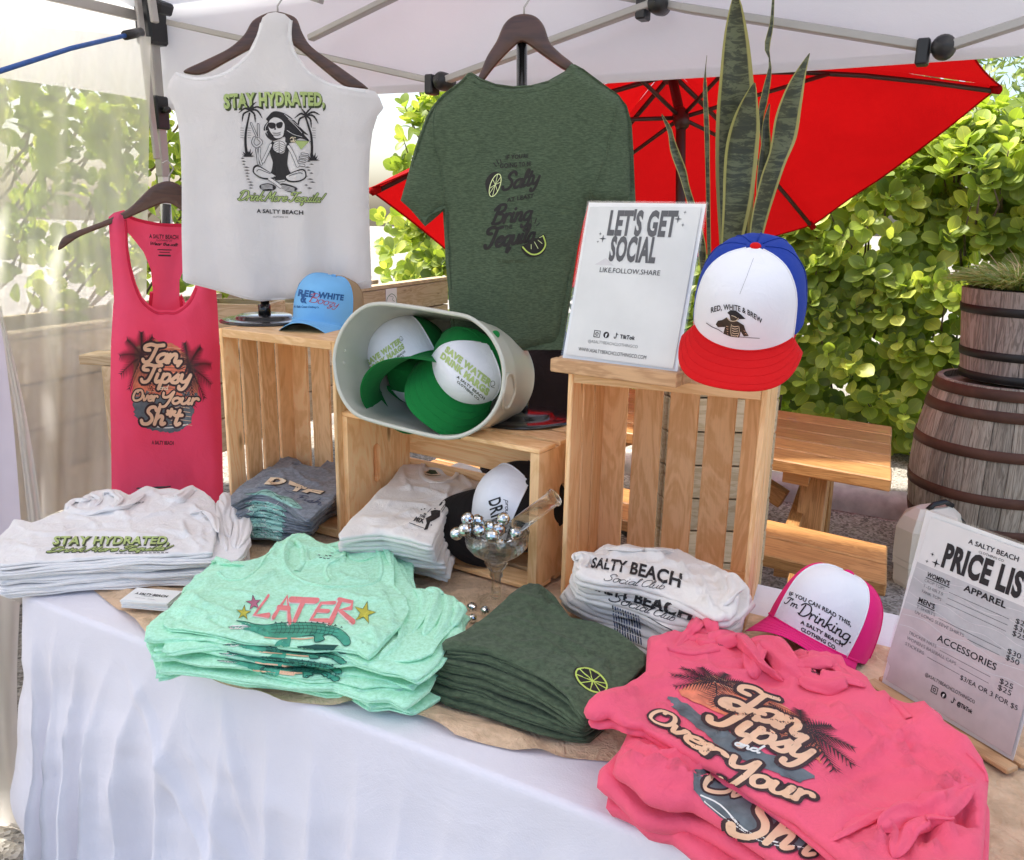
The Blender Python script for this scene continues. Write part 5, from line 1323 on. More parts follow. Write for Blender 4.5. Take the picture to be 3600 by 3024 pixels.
# white tees in the middle crate
tt_ = [(92, 1215), (200, 1090), (340, 960), (420, 870), (500, 800), (575, 710), (605, 640), (650, 605), (720, 622), (785, 620), (815, 662), (900, 680), (1000, 682), (1070, 650), (1160, 672), (1250, 710), (1295, 765), (1305, 800), (1200, 862), (1040, 945), (965, 1060), (920, 1170), (855, 1290), (750, 1282), (600, 1245), (440, 1215), (300, 1222), (200, 1242), (100, 1258)]
tb_ = [(130, 1500), (230, 1420), (360, 1300), (440, 1200), (520, 1130), (595, 1040), (625, 980), (670, 930), (740, 950), (805, 950), (835, 990), (920, 1000), (1020, 1000), (1090, 980), (1180, 1000), (1260, 1040), (1300, 1080), (1310, 1120), (1210, 1180), (1110, 1300), (1060, 1400), (1030, 1480), (1000, 1620), (920, 1600), (780, 1570), (640, 1530), (500, 1540), (300, 1550), (140, 1550)]
T_ = stack('folded_shirt', 'Y', tt_, .868, .766, 6, MT['offwhite'], 'off-white tee', 'in the middle crate', 'topmost folded off-white tee with a small black chest print in the middle crate', 't-shirt', 'off-white tees folded in the middle crate', bottom=tb_, seed=41, wr=.0045, jit=.008,
    ridges=creases('Y', [(300, 1100, -10, 400, 7, .004), (420, 960, 5, 400, 8, .004), (600, 850, 12, 400, 7, .004), (350, 1180, -8, 360, 6, .004), (1100, 760, 50, 180, 6, .005), (1000, 850, 110, 200, 6, .004), (620, 700, 70, 180, 6, .004)]) + [(pxs('Y', (790, 640), (770, 710), (790, 770), (870, 810), (960, 810), (1040, 780), (1090, 700)), 9, .004), (pxs('Y', (600, 740), (700, 790), (830, 830), (1000, 830)), 6, .0025), (pxs('Y', (450, 900), (700, 1000), (800, 1020)), 14, -.002)], pits=[(pxs('Y', (800, 660), (900, 690), (1060, 680), (1040, 750), (930, 790), (800, 750)), -.010, 10)])
ribbon_on('collar', T_[0], pxs('Y', (785, 650), (768, 710), (795, 765), (870, 800), (960, 800), (1035, 765), (1085, 680)), .012, MT['offwhite'], T_[0], .002)
# salty beach shirts in the right crate
st_ = [(272, 640), (275, 600), (335, 560), (430, 575), (500, 525), (545, 506), (620, 527), (720, 514), (860, 537), (940, 524), (1080, 532), (1200, 562), (1280, 602), (1400, 650), (1500, 705), (1600, 750), (1632, 800), (1628, 940), (1600, 1040), (1545, 1085), (1440, 1088), (1340, 1040), (1240, 985), (1120, 930), (1000, 880), (830, 842), (660, 826), (500, 812), (330, 772), (280, 740)]
sb_ = [(205, 1010), (240, 940), (335, 860), (430, 855), (500, 825), (545, 806), (620, 827), (720, 814), (860, 837), (940, 824), (1080, 832), (1200, 862), (1280, 902), (1400, 950), (1500, 985), (1600, 1020), (1640, 1080), (1640, 1150), (1620, 1230), (1500, 1300), (1380, 1360), (1250, 1400), (1120, 1420), (1000, 1420), (880, 1390), (780, 1330), (680, 1260), (560, 1190), (400, 1130), (260, 1070)]
S_ = stack('folded_shirt', 'b', st_, .880, .768, 6, MT['offwhite'], 'white salty beach tee', 'in the right crate', 'topmost folded off-white tee with SALTY BEACH Social Club lettering in the right crate', 't-shirt', 'white tees folded in the right crate', bottom=sb_, seed=51, wr=.006, jit=.012,
    ridges=creases('b', [(400, 600, 20, 300, 7, .006), (600, 560, 10, 400, 8, .006), (900, 600, 25, 350, 7, .006), (1150, 680, 50, 280, 7, .007), (1300, 760, 75, 260, 6, .007), (350, 720, 10, 260, 6, .006), (1050, 900, 25, 280, 6, .005), (1400, 700, 60, 200, 6, .007)]) + [(pxs('b', (430, 590), (500, 640), (620, 660)), 8, .004), (pxs('b', (1280, 620), (1380, 720), (1480, 900), (1450, 1060)), 9, -.004), (pxs('b', (330, 600), (360, 680), (300, 740)), 8, .008), (pxs('b', (1500, 730), (1520, 900), (1470, 1000)), 8, .006)])
# mint tank tops
mt_ = [(130, 625), (150, 560), (240, 440), (330, 330), (420, 250), (470, 182), (520, 200), (560, 225), (600, 212), (680, 225), (790, 172), (850, 108), (920, 60), (1000, 35), (1060, 60), (1110, 95), (1180, 118), (1300, 92), (1400, 85), (1485, 76), (1560, 118), (1600, 150), (1606, 260), (1604, 370), (1680, 440), (1700, 520), (1650, 640), (1560, 730), (1490, 800), (1440, 845), (1380, 805), (1250, 785), (1100, 790), (960, 780), (800, 758), (650, 732), (450, 692), (260, 655), (170, 648)]
ml_ = [(95, 690), (130, 600), (240, 450), (330, 350), (430, 260), (520, 230), (680, 240), (850, 180), (920, 150), (1180, 150), (1400, 110), (1560, 120), (1672, 172), (1672, 290), (1740, 360), (1850, 385), (1920, 400), (1990, 455), (2055, 510), (2010, 620), (1900, 730), (1840, 800), (1760, 850), (1690, 880), (1560, 850), (1440, 860), (1250, 810), (1100, 815), (960, 805), (800, 783), (650, 757), (450, 717), (260, 680), (160, 690)]
MI_ = stack('folded_tank_top', 'K', mt_, .826, .754, 9, MT['mint'], 'mint tank top', 'beside the business cards', 'topmost mint tank top with coral LATER lettering over a green crocodile', 'tank top', 'mint tank tops stacked in the middle', seed=61, lower_out=ml_, wr=.0045, jit=.017, spread=.03,
    dome=lambda X, Y: .004 * vnoise(X * 6, Y * 6, 3),
    ridges=creases('K', [(300, 420, 30, 240, 6, .005), (250, 520, 15, 300, 6, .004), (500, 420, 10, 280, 6, .0035), (420, 560, 25, 200, 5, -.004), (1520, 420, 70, 220, 6, .005), (1450, 640, 60, 180, 5, .005), (1350, 720, 20, 200, 5, .005), (560, 640, 12, 240, 5, .0035), (1300, 430, 10, 220, 6, .004), (700, 380, -35, 160, 5, .004), (1050, 250, -10, 180, 5, .005), (1250, 300, 15, 200, 5, .005), (180, 600, 60, 90, 5, -.006), (820, 200, -60, 150, 5, .004)]) + [(pxs('K', (480, 300), (560, 345), (660, 330), (740, 260), (800, 210), (870, 160)), 6, -.003), (pxs('K', (430, 330), (400, 400), (330, 480), (240, 600)), 8, .005), (pxs('K', (260, 440), (420, 500), (560, 560)), 12, .004), (pxs('K', (1690, 450), (1560, 370), (1500, 330)), 6, -.003), (pxs('K', (200, 560), (300, 620), (400, 640)), 9, -.004), (pxs('K', (1000, 230), (1120, 215), (1250, 235)), 6, .004), (pxs('K', (1180, 230), (1200, 350)), 5, .004)],
    pits=[(pxs('K', (925, 110), (975, 80), (1040, 130), (1040, 220), (960, 260), (925, 210)), -.016, 12), (pxs('K', (1040, 130), (1180, 140), (1290, 150), (1180, 220), (1060, 225)), -.008, 12), (pxs('K', (1290, 160), (1480, 120), (1500, 200), (1400, 240), (1290, 230)), -.014, 12)])
ribbon_on('neck_binding', MI_[0], pxs('K', (985, 52), (925, 95), (898, 160), (905, 230), (945, 300), (1030, 350), (1150, 378), (1300, 382), (1430, 372), (1510, 330), (1520, 240), (1495, 150), (1470, 95)), .008, MT['mint'], MI_[0], .002)
ribbon_on('neck_binding', MI_[0], pxs('K', (1190, 128), (1240, 150), (1290, 155), (1260, 200), (1190, 235), (1165, 290), (1190, 350)), .008, MT['mint'], MI_[0], .002)
ribbon_on('armhole_binding', MI_[0], pxs('K', (480, 290), (540, 338), (640, 335), (730, 275), (780, 200), (840, 140)), .006, MT['mint'], MI_[0], .0018)
ribbon_on('shoulder_strap', MI_[0], pxs('K', (975, 85), (1015, 150), (1025, 225), (985, 290)), .012, MT['mint'], MI_[0], .003)
# green shirts
gt2 = [(1080, 247), (1130, 237), (1180, 242), (1240, 300), (1290, 365), (1340, 430), (1480, 455), (1600, 502), (1680, 560), (1755, 620), (1755, 680), (1650, 790), (1540, 880), (1420, 985), (1390, 955), (1320, 870), (1220, 790), (1120, 730), (1000, 680), (880, 640), (760, 620), (640, 612), (633, 575), (760, 510), (880, 420), (1000, 320)]
gb2 = [(1080, 400), (1130, 390), (1180, 400), (1240, 440), (1290, 485), (1340, 560), (1480, 600), (1600, 640), (1690, 690), (1765, 740), (1740, 800), (1640, 920), (1540, 1030), (1430, 1122), (1330, 1112), (1240, 1100), (1150, 1085), (1060, 1055), (960, 1020), (820, 955), (640, 905), (530, 835), (530, 790), (640, 700), (800, 600), (940, 500)]
G_ = stack('folded_shirt', 'H', gt2, .818, .752, 8, MT['green'], 'dark green shirt', 'at the front of the table', 'topmost folded dark green shirt with a small lime slice on its corner', 't-shirt', 'dark green shirts stacked at the front', bottom=gb2, seed=71, wr=.0028, jit=.004,
    dome=lambda X, Y: .006 * vnoise(X * 5, Y * 5, 6), ridges=creases('H', [(700, 560, 12, 500, 8, .003), (1000, 420, 25, 500, 8, .003), (1200, 560, 40, 300, 6, .0035), (900, 520, 5, 300, 6, .003), (1500, 560, 70, 220, 6, -.003), (1100, 350, 60, 160, 5, .004), (1560, 640, 120, 200, 6, .003)]) + [(pxs('H', (1165, 250), (1180, 310), (1260, 360), (1340, 430)), 5, .006), (pxs('H', (1040, 300), (1200, 380), (1400, 470)), 5, -.002), (pxs('H', (1300, 540), (1450, 620), (1560, 760)), 12, .002)], pits=[(pxs('H', (1165, 245), (1240, 310), (1300, 370), (1220, 350), (1175, 300)), -.008, 6)])
# pink tank tops
pk = [(4, 560), (60, 500), (200, 442), (320, 360), (328, 205), (400, 200), (490, 205), (550, 152), (590, 95), (640, 88), (665, 160), (760, 172), (835, 215), (930, 226), (1010, 298), (1160, 320), (1290, 345), (1340, 395), (1440, 420), (1500, 500), (1640, 548), (1830, 622), (1845, 712), (1960, 792), (2040, 865), (2066, 950), (2055, 1100), (2040, 1350), (1900, 1480), (1500, 1480), (1400, 1400), (1290, 1300), (1180, 1210), (1080, 1130), (900, 1010), (760, 920), (620, 858), (480, 760), (380, 700), (300, 655), (210, 648), (130, 600), (60, 615), (20, 600)]
p2 = [(150, 870), (170, 780), (225, 670), (400, 560), (600, 450), (1000, 500), (1500, 620), (1900, 900), (2080, 1050), (2070, 1400), (1900, 1500), (1400, 1500), (1200, 1420), (1100, 1370), (960, 1280), (860, 1220), (740, 1140), (640, 1080), (560, 1040), (440, 1032), (320, 1008), (260, 945), (200, 900)]
K_ = stack('folded_tank_top', 'L', pk, .848, .826, 1, MT['pink'], 'pink tank top', 'at the front right', 'topmost pink tank top of the front right pile, with palm tree lettering', 'tank top', 'pink tank tops piled at the front right', seed=81, wr=.0075, jit=.0, step=.008,
    dome=lambda X, Y: .012 * vnoise(X * 3.3, Y * 3.3, 6),
    ridges=creases('L', [(300, 420, -10, 300, 8, .006), (120, 520, -15, 260, 7, .006), (420, 330, 15, 240, 7, .005), (1300, 560, 35, 400, 9, .007), (1450, 620, 50, 380, 8, .007), (1550, 800, 30, 380, 8, .008), (1250, 900, -30, 420, 9, .007), (1300, 1050, -20, 420, 8, .007), (1500, 1250, -60, 260, 8, .009), (1700, 1050, -35, 260, 7, .010), (1850, 1150, 80, 220, 7, .012), (1920, 950, 60, 200, 7, .009), (1150, 560, 20, 260, 7, .005), (1620, 640, 60, 160, 7, .008), (1400, 1300, -50, 240, 8, .008), (700, 330, 20, 240, 7, .006), (1780, 780, 35, 220, 8, .006), (950, 480, 25, 200, 6, .005), (1600, 1330, -80, 220, 7, .010), (1780, 1300, -75, 220, 7, .011)]) + [(pxs('L', (430, 262), (560, 285), (680, 262), (760, 300), (900, 350), (1080, 440)), 12, .006), (pxs('L', (640, 180), (720, 215), (800, 260), (840, 330)), 12, .012), (pxs('L', (860, 245), (960, 290), (1040, 370), (1180, 440)), 12, .016), (pxs('L', (880, 250), (850, 330), (930, 400), (1080, 450)), 10, .010), (pxs('L', (1180, 340), (1130, 400), (1200, 450), (1300, 440)), 11, .013), (pxs('L', (1330, 400), (1340, 450), (1440, 450)), 10, .010), (pxs('L', (560, 170), (620, 200), (640, 240)), 12, .016), (pxs('L', (620, 100), (640, 180), (700, 240)), 9, .014), (pxs('L', (1200, 600), (1400, 700), (1600, 900)), 30, .006), (pxs('L', (1700, 1180), (1850, 1080), (1990, 960)), 16, .012), (pxs('L', (1560, 1180), (1640, 1110), (1800, 1090), (1880, 1000)), 12, .010), (pxs('L', (1280, 1250), (1500, 1100), (1650, 1100)), 14, -.006), (pxs('L', (1620, 1180), (1660, 1300), (1650, 1400)), 12, -.008), (pxs('L', (200, 560), (400, 520), (560, 500)), 20, .005), (pxs('L', (250, 450), (420, 430), (600, 390)), 15, -.004)],
    pits=[(pxs('L', (890, 255), (960, 290), (1000, 350), (930, 360), (880, 310)), -.014, 12), (pxs('L', (1900, 1050), (1990, 990), (2010, 1120), (1950, 1180), (1890, 1120)), -.02, 16), (pxs('L', (1700, 1150), (1800, 1110), (1790, 1240), (1700, 1260)), -.014, 14)])
K2 = stack('folded_tank_top', 'L', p2, .823, .752, 3, MT['pink'], 'pink tank top', 'at the front right', 'second pink tank top of the front right pile, lettering bent over its edge', 'tank top', 'pink tank tops piled at the front right', seed=91, wr=.0085, jit=.026, spread=-.02, folds=False, lowstep=.009,
    ridges=creases('L', [(240, 720, 20, 300, 8, .008), (200, 820, 12, 320, 8, .009), (260, 900, 8, 300, 7, .009), (420, 760, 30, 220, 7, .008), (180, 760, 50, 150, 7, .008), (480, 900, 15, 160, 7, .008)]) + [(pxs('L', (230, 690), (400, 720), (560, 820), (620, 870)), 12, .006), (pxs('L', (170, 880), (350, 860), (560, 880)), 14, .006), (pxs('L', (260, 940), (420, 950), (600, 1000)), 10, -.006)])
for i, o in enumerate(K2[1:]): o['label'] = ('third pink tank top of the front right pile', 'bottom pink tank top of the front right pile resting on the white cloth')[i]
for z_, pts_, w_ in (('L', ((432, 262), (560, 284), (690, 262)), .008), ('L', ((1560, 520), (1610, 560), (1660, 620)), .010), ('L', ((1955, 795), (2040, 880), (2055, 940)), .003)):
    ribbon_on('binding', K_[0], pxs(z_, *pts_), w_, MT['pink'], K_[0], .002)

# twisted straps and rolled edges lying on the piles
def roll(target, z, pts, r_, mat, name='shoulder_strap', flat=.40, lift=.18, seed=0):
    P_ = catmull(q(z, *pts), 6); bv = BVHTree.FromPolygons([v.co.copy() for v in target.data.vertices], [tuple(p.vertices) for p in target.data.polygons]); L_ = []; lz = None
    for p in P_:
        d = ray(p).normalized(); loc, n_, _, _ = bv.ray_cast(CAM, d)
        L_.append(loc.copy() if loc is not None else None)
    zs = [l.z for l in L_ if l is not None]; zm = max(zs) if zs else TT + .08
    for i, l in enumerate(L_):
        if l is None: L_[i] = onz(P_[i], zm)
    for _ in range(2): L_ = [L_[0]] + [(L_[i - 1] + L_[i] * 2 + L_[i + 1]) / 4 for i in range(1, len(L_) - 1)] + [L_[-1]]
    n_ = len(L_); vs, fs = [], []; sg = 24
    for i, c in enumerate(L_):
        t = i / (n_ - 1); d = (L_[min(i + 1, n_ - 1)] - L_[max(i - 1, 0)]).normalized(); s_ = d.cross(Vector((0, 0, 1))).normalized(); u_ = s_.cross(d).normalized()
        w = r_ * 1.15 * (.04 + math.sin(math.pi * t) ** .55) * (1 + .3 * float(vnoise(t * 6, 0, seed))); tw = .9 * float(vnoise(t * 2.4, 3, seed))
        for k in range(sg):
            a = 2 * math.pi * k / sg; x = math.cos(a) * w * (1 + .12 * math.sin(3 * a + t * 9)); y = math.sin(a) * w * flat * (1 + .35 * math.cos(5 * a + 2.5 * float(vnoise(t * 3, 1, seed))))
            xx = x * math.cos(tw) - y * math.sin(tw); yy = x * math.sin(tw) + y * math.cos(tw); vs.append(c + s_ * xx + u_ * (yy + w * flat * lift))
    for i in range(n_ - 1):
        for k in range(sg): fs.append((i * sg + k, i * sg + (k + 1) % sg, (i + 1) * sg + (k + 1) % sg, (i + 1) * sg + k))
    fs.append(tuple(range(sg))[::-1]); fs.append(tuple((n_ - 1) * sg + k for k in range(sg)))
    return mesh(name, vs, fs, mat, target, smooth=True)
kp = K_[0]
for i, (pts, r_) in enumerate([([(470, 250), (520, 200), (565, 150), (600, 105), (635, 100), (655, 150), (680, 205), (740, 250)], .011), ([(500, 190), (570, 215), (640, 225), (720, 215), (800, 225), (860, 290), (930, 370), (1020, 430)], .016), ([(880, 420), (860, 330), (880, 260), (930, 245), (990, 290), (1050, 370), (1130, 430), (1240, 465)], .015), ([(1020, 320), (1100, 335), (1180, 325), (1270, 350), (1330, 400)], .016), ([(1110, 400), (1180, 440), (1260, 440), (1350, 425), (1440, 450)], .015), ([(1500, 1180), (1620, 1110), (1750, 1095), (1870, 1040), (1980, 960)], .013), ([(1580, 1330), (1640, 1200), (1760, 1150), (1880, 1130)], .011), ([(1250, 1250), (1380, 1160), (1500, 1110), (1600, 1090)], .009)]):
    roll(kp, 'L', pts, r_, MT['pink'], 'fabric_roll' if i > 2 else 'shoulder_strap', seed=i + 3)
for i, (pts, r_) in enumerate([([(545, 330), (600, 262), (690, 255), (760, 215), (820, 250), (780, 300)], .010), ([(840, 220), (890, 190), (950, 210), (980, 260), (940, 310)], .010), ([(560, 350), (700, 365), (850, 345), (1000, 325), (1090, 270), (1190, 200)], .009), ([(1330, 215), (1420, 255), (1490, 240), (1560, 180), (1620, 175)], .010), ([(1560, 370), (1680, 355), (1760, 420), (1790, 520)], .009)]):
    roll(W_[0], 'M', pts, r_, MT['white'], 'rolled_edge', seed=i + 20)
for i, (pts, r_) in enumerate([([(1830, 190), (1860, 300), (1850, 430), (1880, 560)], .012), ([(1800, 250), (1810, 360), (1820, 520), (1860, 680)], .012), ([(1900, 260), (1950, 380), (1960, 520), (1930, 650)], .013), ([(1990, 320), (2010, 430), (2000, 560), (1950, 650)], .010)]):
    roll(W_[1], 'M', pts, r_, MT['white'], 'rolled_edge', seed=i + 30)
for i, (pts, r_) in enumerate([([(1720, 400), (1800, 440), (1790, 560), (1720, 680)], .010), ([(1800, 400), (1880, 430), (1870, 560), (1790, 700)], .011), ([(1900, 430), (1960, 480), (1940, 600), (1860, 720)], .011), ([(1640, 560), (1660, 680), (1600, 780), (1500, 850)], .007), ([(1990, 490), (2020, 540), (1980, 640)], .009)]):
    roll(MI_[1], 'K', pts, r_, MT['mint'], 'rolled_edge', seed=i + 40)
for i, (pts, r_) in enumerate([([(1190, 130), (1290, 112), (1400, 105), (1490, 110), (1560, 160), (1590, 260)], .009), ([(1300, 160), (1340, 210), (1420, 215), (1490, 190)], .006), ([(440, 230), (500, 225), (560, 250), (650, 250)], .008)]):
    roll(MI_[0], 'K', pts, r_, MT['mint'], 'shoulder_strap', seed=i + 50)
for i, (pts, r_) in enumerate([([(285, 640), (300, 600), (345, 590), (360, 640), (320, 700)], .010), ([(1500, 740), (1570, 800), (1560, 900), (1490, 1000)], .012), ([(520, 530), (700, 540), (900, 560), (1080, 560)], .008)]):
    roll(S_[0], 'b', pts, r_, MT['offwhite'], 'rolled_edge', seed=i + 60)
# ------------------------------------------------------------ caps
RX, RY, HH = .085, .10, .122
BK = [1.0]
def crown_pt(th, v):
    a = v * math.pi / 2; rho = max(0, math.cos(a)) ** .52 if v < 1 else 0
    fr = max(0, math.cos(th)); r2 = rho + .10 * fr * math.sin(2 * a) ** 1.5 if v < 1 else 0
    y = -RY * math.cos(th) * r2
    return Vector((RX * math.sin(th) * r2, y * BK[0] if y > 0 else y, HH * math.sin(a) ** .95 * (1 - max(0, 1 - BK[0]) * .46)))
def brim_pt(s, t, cam=.018, L=.072, drop=.01):
    th = s * R(66); I = crown_pt(th, 0); O_ = Vector((.094 * math.sin(s * math.pi / 2), I.y - L * (1 - abs(s) ** 2.6), 0))
    if abs(s) > .999: O_ = I.copy()
    p = I + (O_ - I) * t; p.z = -cam * (p.x / .08) ** 2 * t ** .7 - drop * t * (1 - s * s); return p
def rodr(w):
    w = Vector(w); return Matrix.Rotation(w.length, 4, w.normalized()) if w.length > 1e-6 else Matrix.Identity(4)
def cap(loc, rot, front, back, brimm, label, group, cam=.018, L=.072, button=None, soft=.0015, seed=0, mesh_back=False, piping=None, cat='cap', crush=0, size=1.0, fa=61):
    Mx = Matrix.Translation(Vector(loc)) @ rodr(rot) @ Matrix.Scale(size, 4)
    NT, NVv = 72, 20; FA = R(fa)
    def pt(th, v, off=0):
        p = crown_pt(th, v); n_ = Vector((p.x / RX ** 2, p.y / RY ** 2, p.z / HH ** 2)).normalized() if p.length > 0 else Vector((0, 0, 1))
        k = soft * float(fbm(th * 1.6 + 3, v * 3, seed, 3)) * (1 if abs(th) > FA else .35) + crush * float(vnoise(th * 1.2, v * 2, seed + 4)); 
        return Mx @ (p + n_ * (k + off))
    root = None
    # front panel
    def sector(name, th0, th1, mat, parent, nu, off=0.0):
        vs, fs = [], []
        for j in range(NVv + 1):
            for i in range(nu + 1): vs.append(pt(th0 + (th1 - th0) * i / nu, min(j / NVv, .9995), off))
        for j in range(NVv):
            for i in range(nu): a = j * (nu + 1) + i; fs.append((a, a + 1, a + nu + 2, a + nu + 1))
        return mesh(name, vs, fs, mat, parent, smooth=True)
    root = sector('cap', FA, 2 * math.pi - FA, back, None, 56); tag(root, label, cat, group)
    fp = sector('front_panel', -FA, FA, front, root, 30, .0008)
    vs, fs = [], []; nb, mb = 36, 12
    for side in (0, 1):
        for i in range(nb + 1):
            for j in range(mb + 1): p = brim_pt(-1 + 2 * i / nb, j / mb, cam, L); p.z += .0011 * (1 if side == 0 else -1) * (1 if j < mb else .4); vs.append(Mx @ p)
    n1 = (nb + 1) * (mb + 1)
    for i in range(nb):
        for j in range(mb): a = i * (mb + 1) + j; fs.append((a, a + mb + 1, a + mb + 2, a + 1)); fs.append((n1 + a, n1 + a + 1, n1 + a + mb + 2, n1 + a + mb + 1))
        a = i * (mb + 1) + mb; fs.append((a, a + mb + 1, n1 + a + mb + 1, n1 + a))
    br = mesh('brim', vs, fs, brimm, root, smooth=True)
    # stitched seams: rows of fine raised line on the brim, a band where brim meets panel
    for t in (.25, .45, .65, .85): tube('stitch', [Mx @ (brim_pt(-.93 + 1.86 * i / 24, t, cam, L) + Vector((0, 0, .0012))) for i in range(25)], .0006, brimm, br, 4)
    tube('edge_band', [Mx @ (crown_pt(R(66) * (-1 + 2 * i / 24), 0) + Vector((0, -.001, .001))) for i in range(25)], .0022, brimm, root, 6)
    for sg in (-1, 1): tube('panel_seam', [pt(sg * FA, .98 * i / 16, .0012) for i in range(17)], .0013, piping or front, root, 6)
    for k in (100, 140, 180, 220, 260): tube('panel_seam', [pt(R(k), .98 * i / 16, .0008) for i in range(17)], .0009, back, root, 5)
    bm_ = bmesh.new(); bmesh.ops.create_uvsphere(bm_, u_segments=12, v_segments=8, radius=.0085)
    for v in bm_.verts: v.co = Mx @ (Vector((v.co.x, v.co.y, v.co.z * .55)) + Vector((0, 0, HH + .001)))
    from_bm('button', bm_, button or brimm, root, True)
    return root, fp, br, Mx
capc = lambda n_, c, **k: fabric(n_, c, 0, .05, bump=.10, bscale=30, sheen=.04, **k)
MT['foamwhite'] = capc('white_foam_panel', (.80, .80, .84)); MT['capred'] = capc('red_brim', (.60, .008, .010)); MT['capblue'] = capc('royal_blue_mesh', (.015, .045, .30))
MT['capgreen'] = capc('kelly_green', (.010, .175, .038)); MT['capsky'] = capc('sky_blue_twill', (.20, .48, .80)); MT['captan'] = capc('tan_burlap_mesh', (.40, .27, .155))
MT['capblack'] = capc('black_twill', (.018, .015, .014)); MT['caphot'] = capc('hot_pink_twill', (.78, .018, .19))

MT['ink'] = plain('black_print_ink', (.014, .012, .014), .7, .05); MT['inkwhite'] = plain('white_print_ink', (.75, .72, .68), .7, .03)
MT['lime'] = plain('lime_print_ink', (.40, .50, .18), .7, .12); MT['limebright'] = plain('bright_lime_ink', (.52, .66, .13), .7, .08)
MT['limeedge'] = plain('pale_lime_ink', (.72, .80, .38), .7, .05); MT['olive'] = plain('dark_olive_ink', (.045, .06, .02), .7, .1)
MT['peach'] = plain('peach_print_ink', (.80, .50, .32), .7, .06); MT['sunset'] = plain('sunset_orange_ink', (.72, .20, .11), .7, .25, 60)
MT['maroon'] = plain('dark_maroon_ink', (.042, .018, .022), .7, .2, 40); MT['slate'] = plain('slate_sea_ink', (.115, .135, .15), .7, .35, 50)
MT['coral'] = plain('coral_print_ink', (.78, .22, .22), .7, .1, 60); MT['teal'] = plain('teal_print_ink', (.055, .33, .22), .7, .25, 60); MT['tealdark'] = plain('dark_teal_ink', (.01, .085, .065), .7, .1)
MT['mustard'] = plain('mustard_print_ink', (.52, .48, .06), .7, .15, 50); MT['mauve'] = plain('mauve_print_ink', (.45, .14, .22), .7, .1)
MT['brownink'] = plain('dark_brown_ink', (.045, .03, .018), .7, .4, 80); MT['cream_ink'] = plain('cream_print_ink', (.78, .64, .46), .7, .05)
MT['tealpale'] = plain('pale_aqua_ink', (.28, .52, .46), .7, .3, 60); MT['navyink'] = plain('navy_print_ink', (.02, .045, .13), .7, .1); MT['redink'] = plain('red_thread', (.48, .03, .035), .7, .1)
MT['blueink'] = plain('blue_thread', (.015, .10, .30), .7, .1); MT['greyink'] = plain('grey_print_ink', (.10, .10, .105), .6, .08)
MT['darkgreenink'] = plain('brown_shirt_ink', (.016, .013, .010), .7, .2)

# red, white and blue cap on the right crate
c1, fp, br, Mx = cap((.374, 1.3569, 1.3017), (.476, -.0205, -.3771), MT['foamwhite'], MT['capblue'], MT['capred'], 'red, white and blue trucker cap with RED, WHITE & BREW print leaning beside the white sign', 'caps on show', cam=.012, L=.085, button=MT['capred'], seed=1, piping=MT['foamwhite'])
a = Art([fp], 8); a.quad('N', (470, 560), (1060, 560), (1060, 1100), (470, 1100)).warp(lambda x, y: (x, y - .62 * (x - .35) ** 2 + .0 * x - .10 * max(0, x - .5)))
a.text('RED, WHITE & BREW', .02, .62, .115, .97, MT['ink'], .02); a.build('lettering', c1)
a = Art([fp], 8); a.px('N')
a.poly([(665, 800), (700, 770), (760, 775), (820, 820), (870, 870), (800, 872), (740, 845), (690, 825)], MT['ink'])
a.poly([(690, 826), (780, 850), (795, 880), (740, 895), (700, 880)], MT['brownink'])
a.poly([(610, 880), (660, 850), (700, 885), (780, 895), (850, 940), (870, 1000), (905, 1060), (850, 1065), (815, 1010), (800, 1080), (700, 1068), (620, 1035), (640, 960), (560, 962), (535, 930), (560, 890)], MT['brownink'])
a.up(); a.stroke([(665, 855), (700, 890), (760, 890), (790, 860)], 7, MT['cream_ink']); a.stroke([(715, 830), (745, 840), (770, 855)], 6, MT['cream_ink'])
for k in range(5): a.stroke([(722, 945 + k * 26), (748, 955 + k * 26), (785, 950 + k * 26)], 7, MT['cream_ink'])
a.stroke([(712, 930), (705, 1000), (712, 1060)], 5, MT['cream_ink']); a.stroke([(795, 950), (800, 1010), (780, 1070)], 5, MT['cream_ink'])
for k in range(4): a.stroke([(655 + k * 4, 950 + k * 28), (675, 955 + k * 28)], 5, MT['peach'])
for x0, y0 in ((850, 1000), (865, 1030)): a.stroke([(x0, y0), (x0 + 18, y0 + 8)], 5, MT['peach'])
a.stroke([(432, 915), (500, 960), (560, 985), (612, 1018)], 7, MT['ink']).stroke([(805, 1070), (900, 1078), (1025, 1086)], 6, MT['greyink'])
a.build('print', c1)
a = Art([fp], 8); a.px('N'); a.stroke([(958, 190), (880, 400), (805, 590)], 3, MT['greyink'], False); a.build('centre_seam', c1)
# hot pink cap on the table
BK[0] = 1.35
c2, fp, br, Mx = cap((.5219, 1.2995, .7547 + .012), (-.3489, .3654, -.5977), MT['foamwhite'], MT['caphot'], MT['caphot'], 'hot pink trucker cap with white front reading I\'m Drinking behind the pink tank tops', 'caps on show', cam=.03, seed=2, piping=MT['foamwhite'], fa=46)
BK[0] = 1.0
a = Art([fp], 8); a.quad('I', (740, 262), (1105, 445), (1060, 640), (690, 440))
a.warp(lambda x, y: (x, y + .10 * (2 * x - 1) ** 2 * -.6)); a.text('IF YOU CAN READ THIS,', .04, .86, .12, .93, MT['ink'], .03)
a.script("I'm", .0, .58, .22, .20, .014, MT['ink'], asp=.55); a.script('Drinking.', .22, .44, .38, .80, .020, MT['ink'], asp=.55)
a.text('A SALTY BEACH', .30, .22, .105, .62, MT['ink'], .04); a.text('CLOTHING CO.', .33, .04, .105, .52, MT['ink'], .04); a.build('lettering', c2)
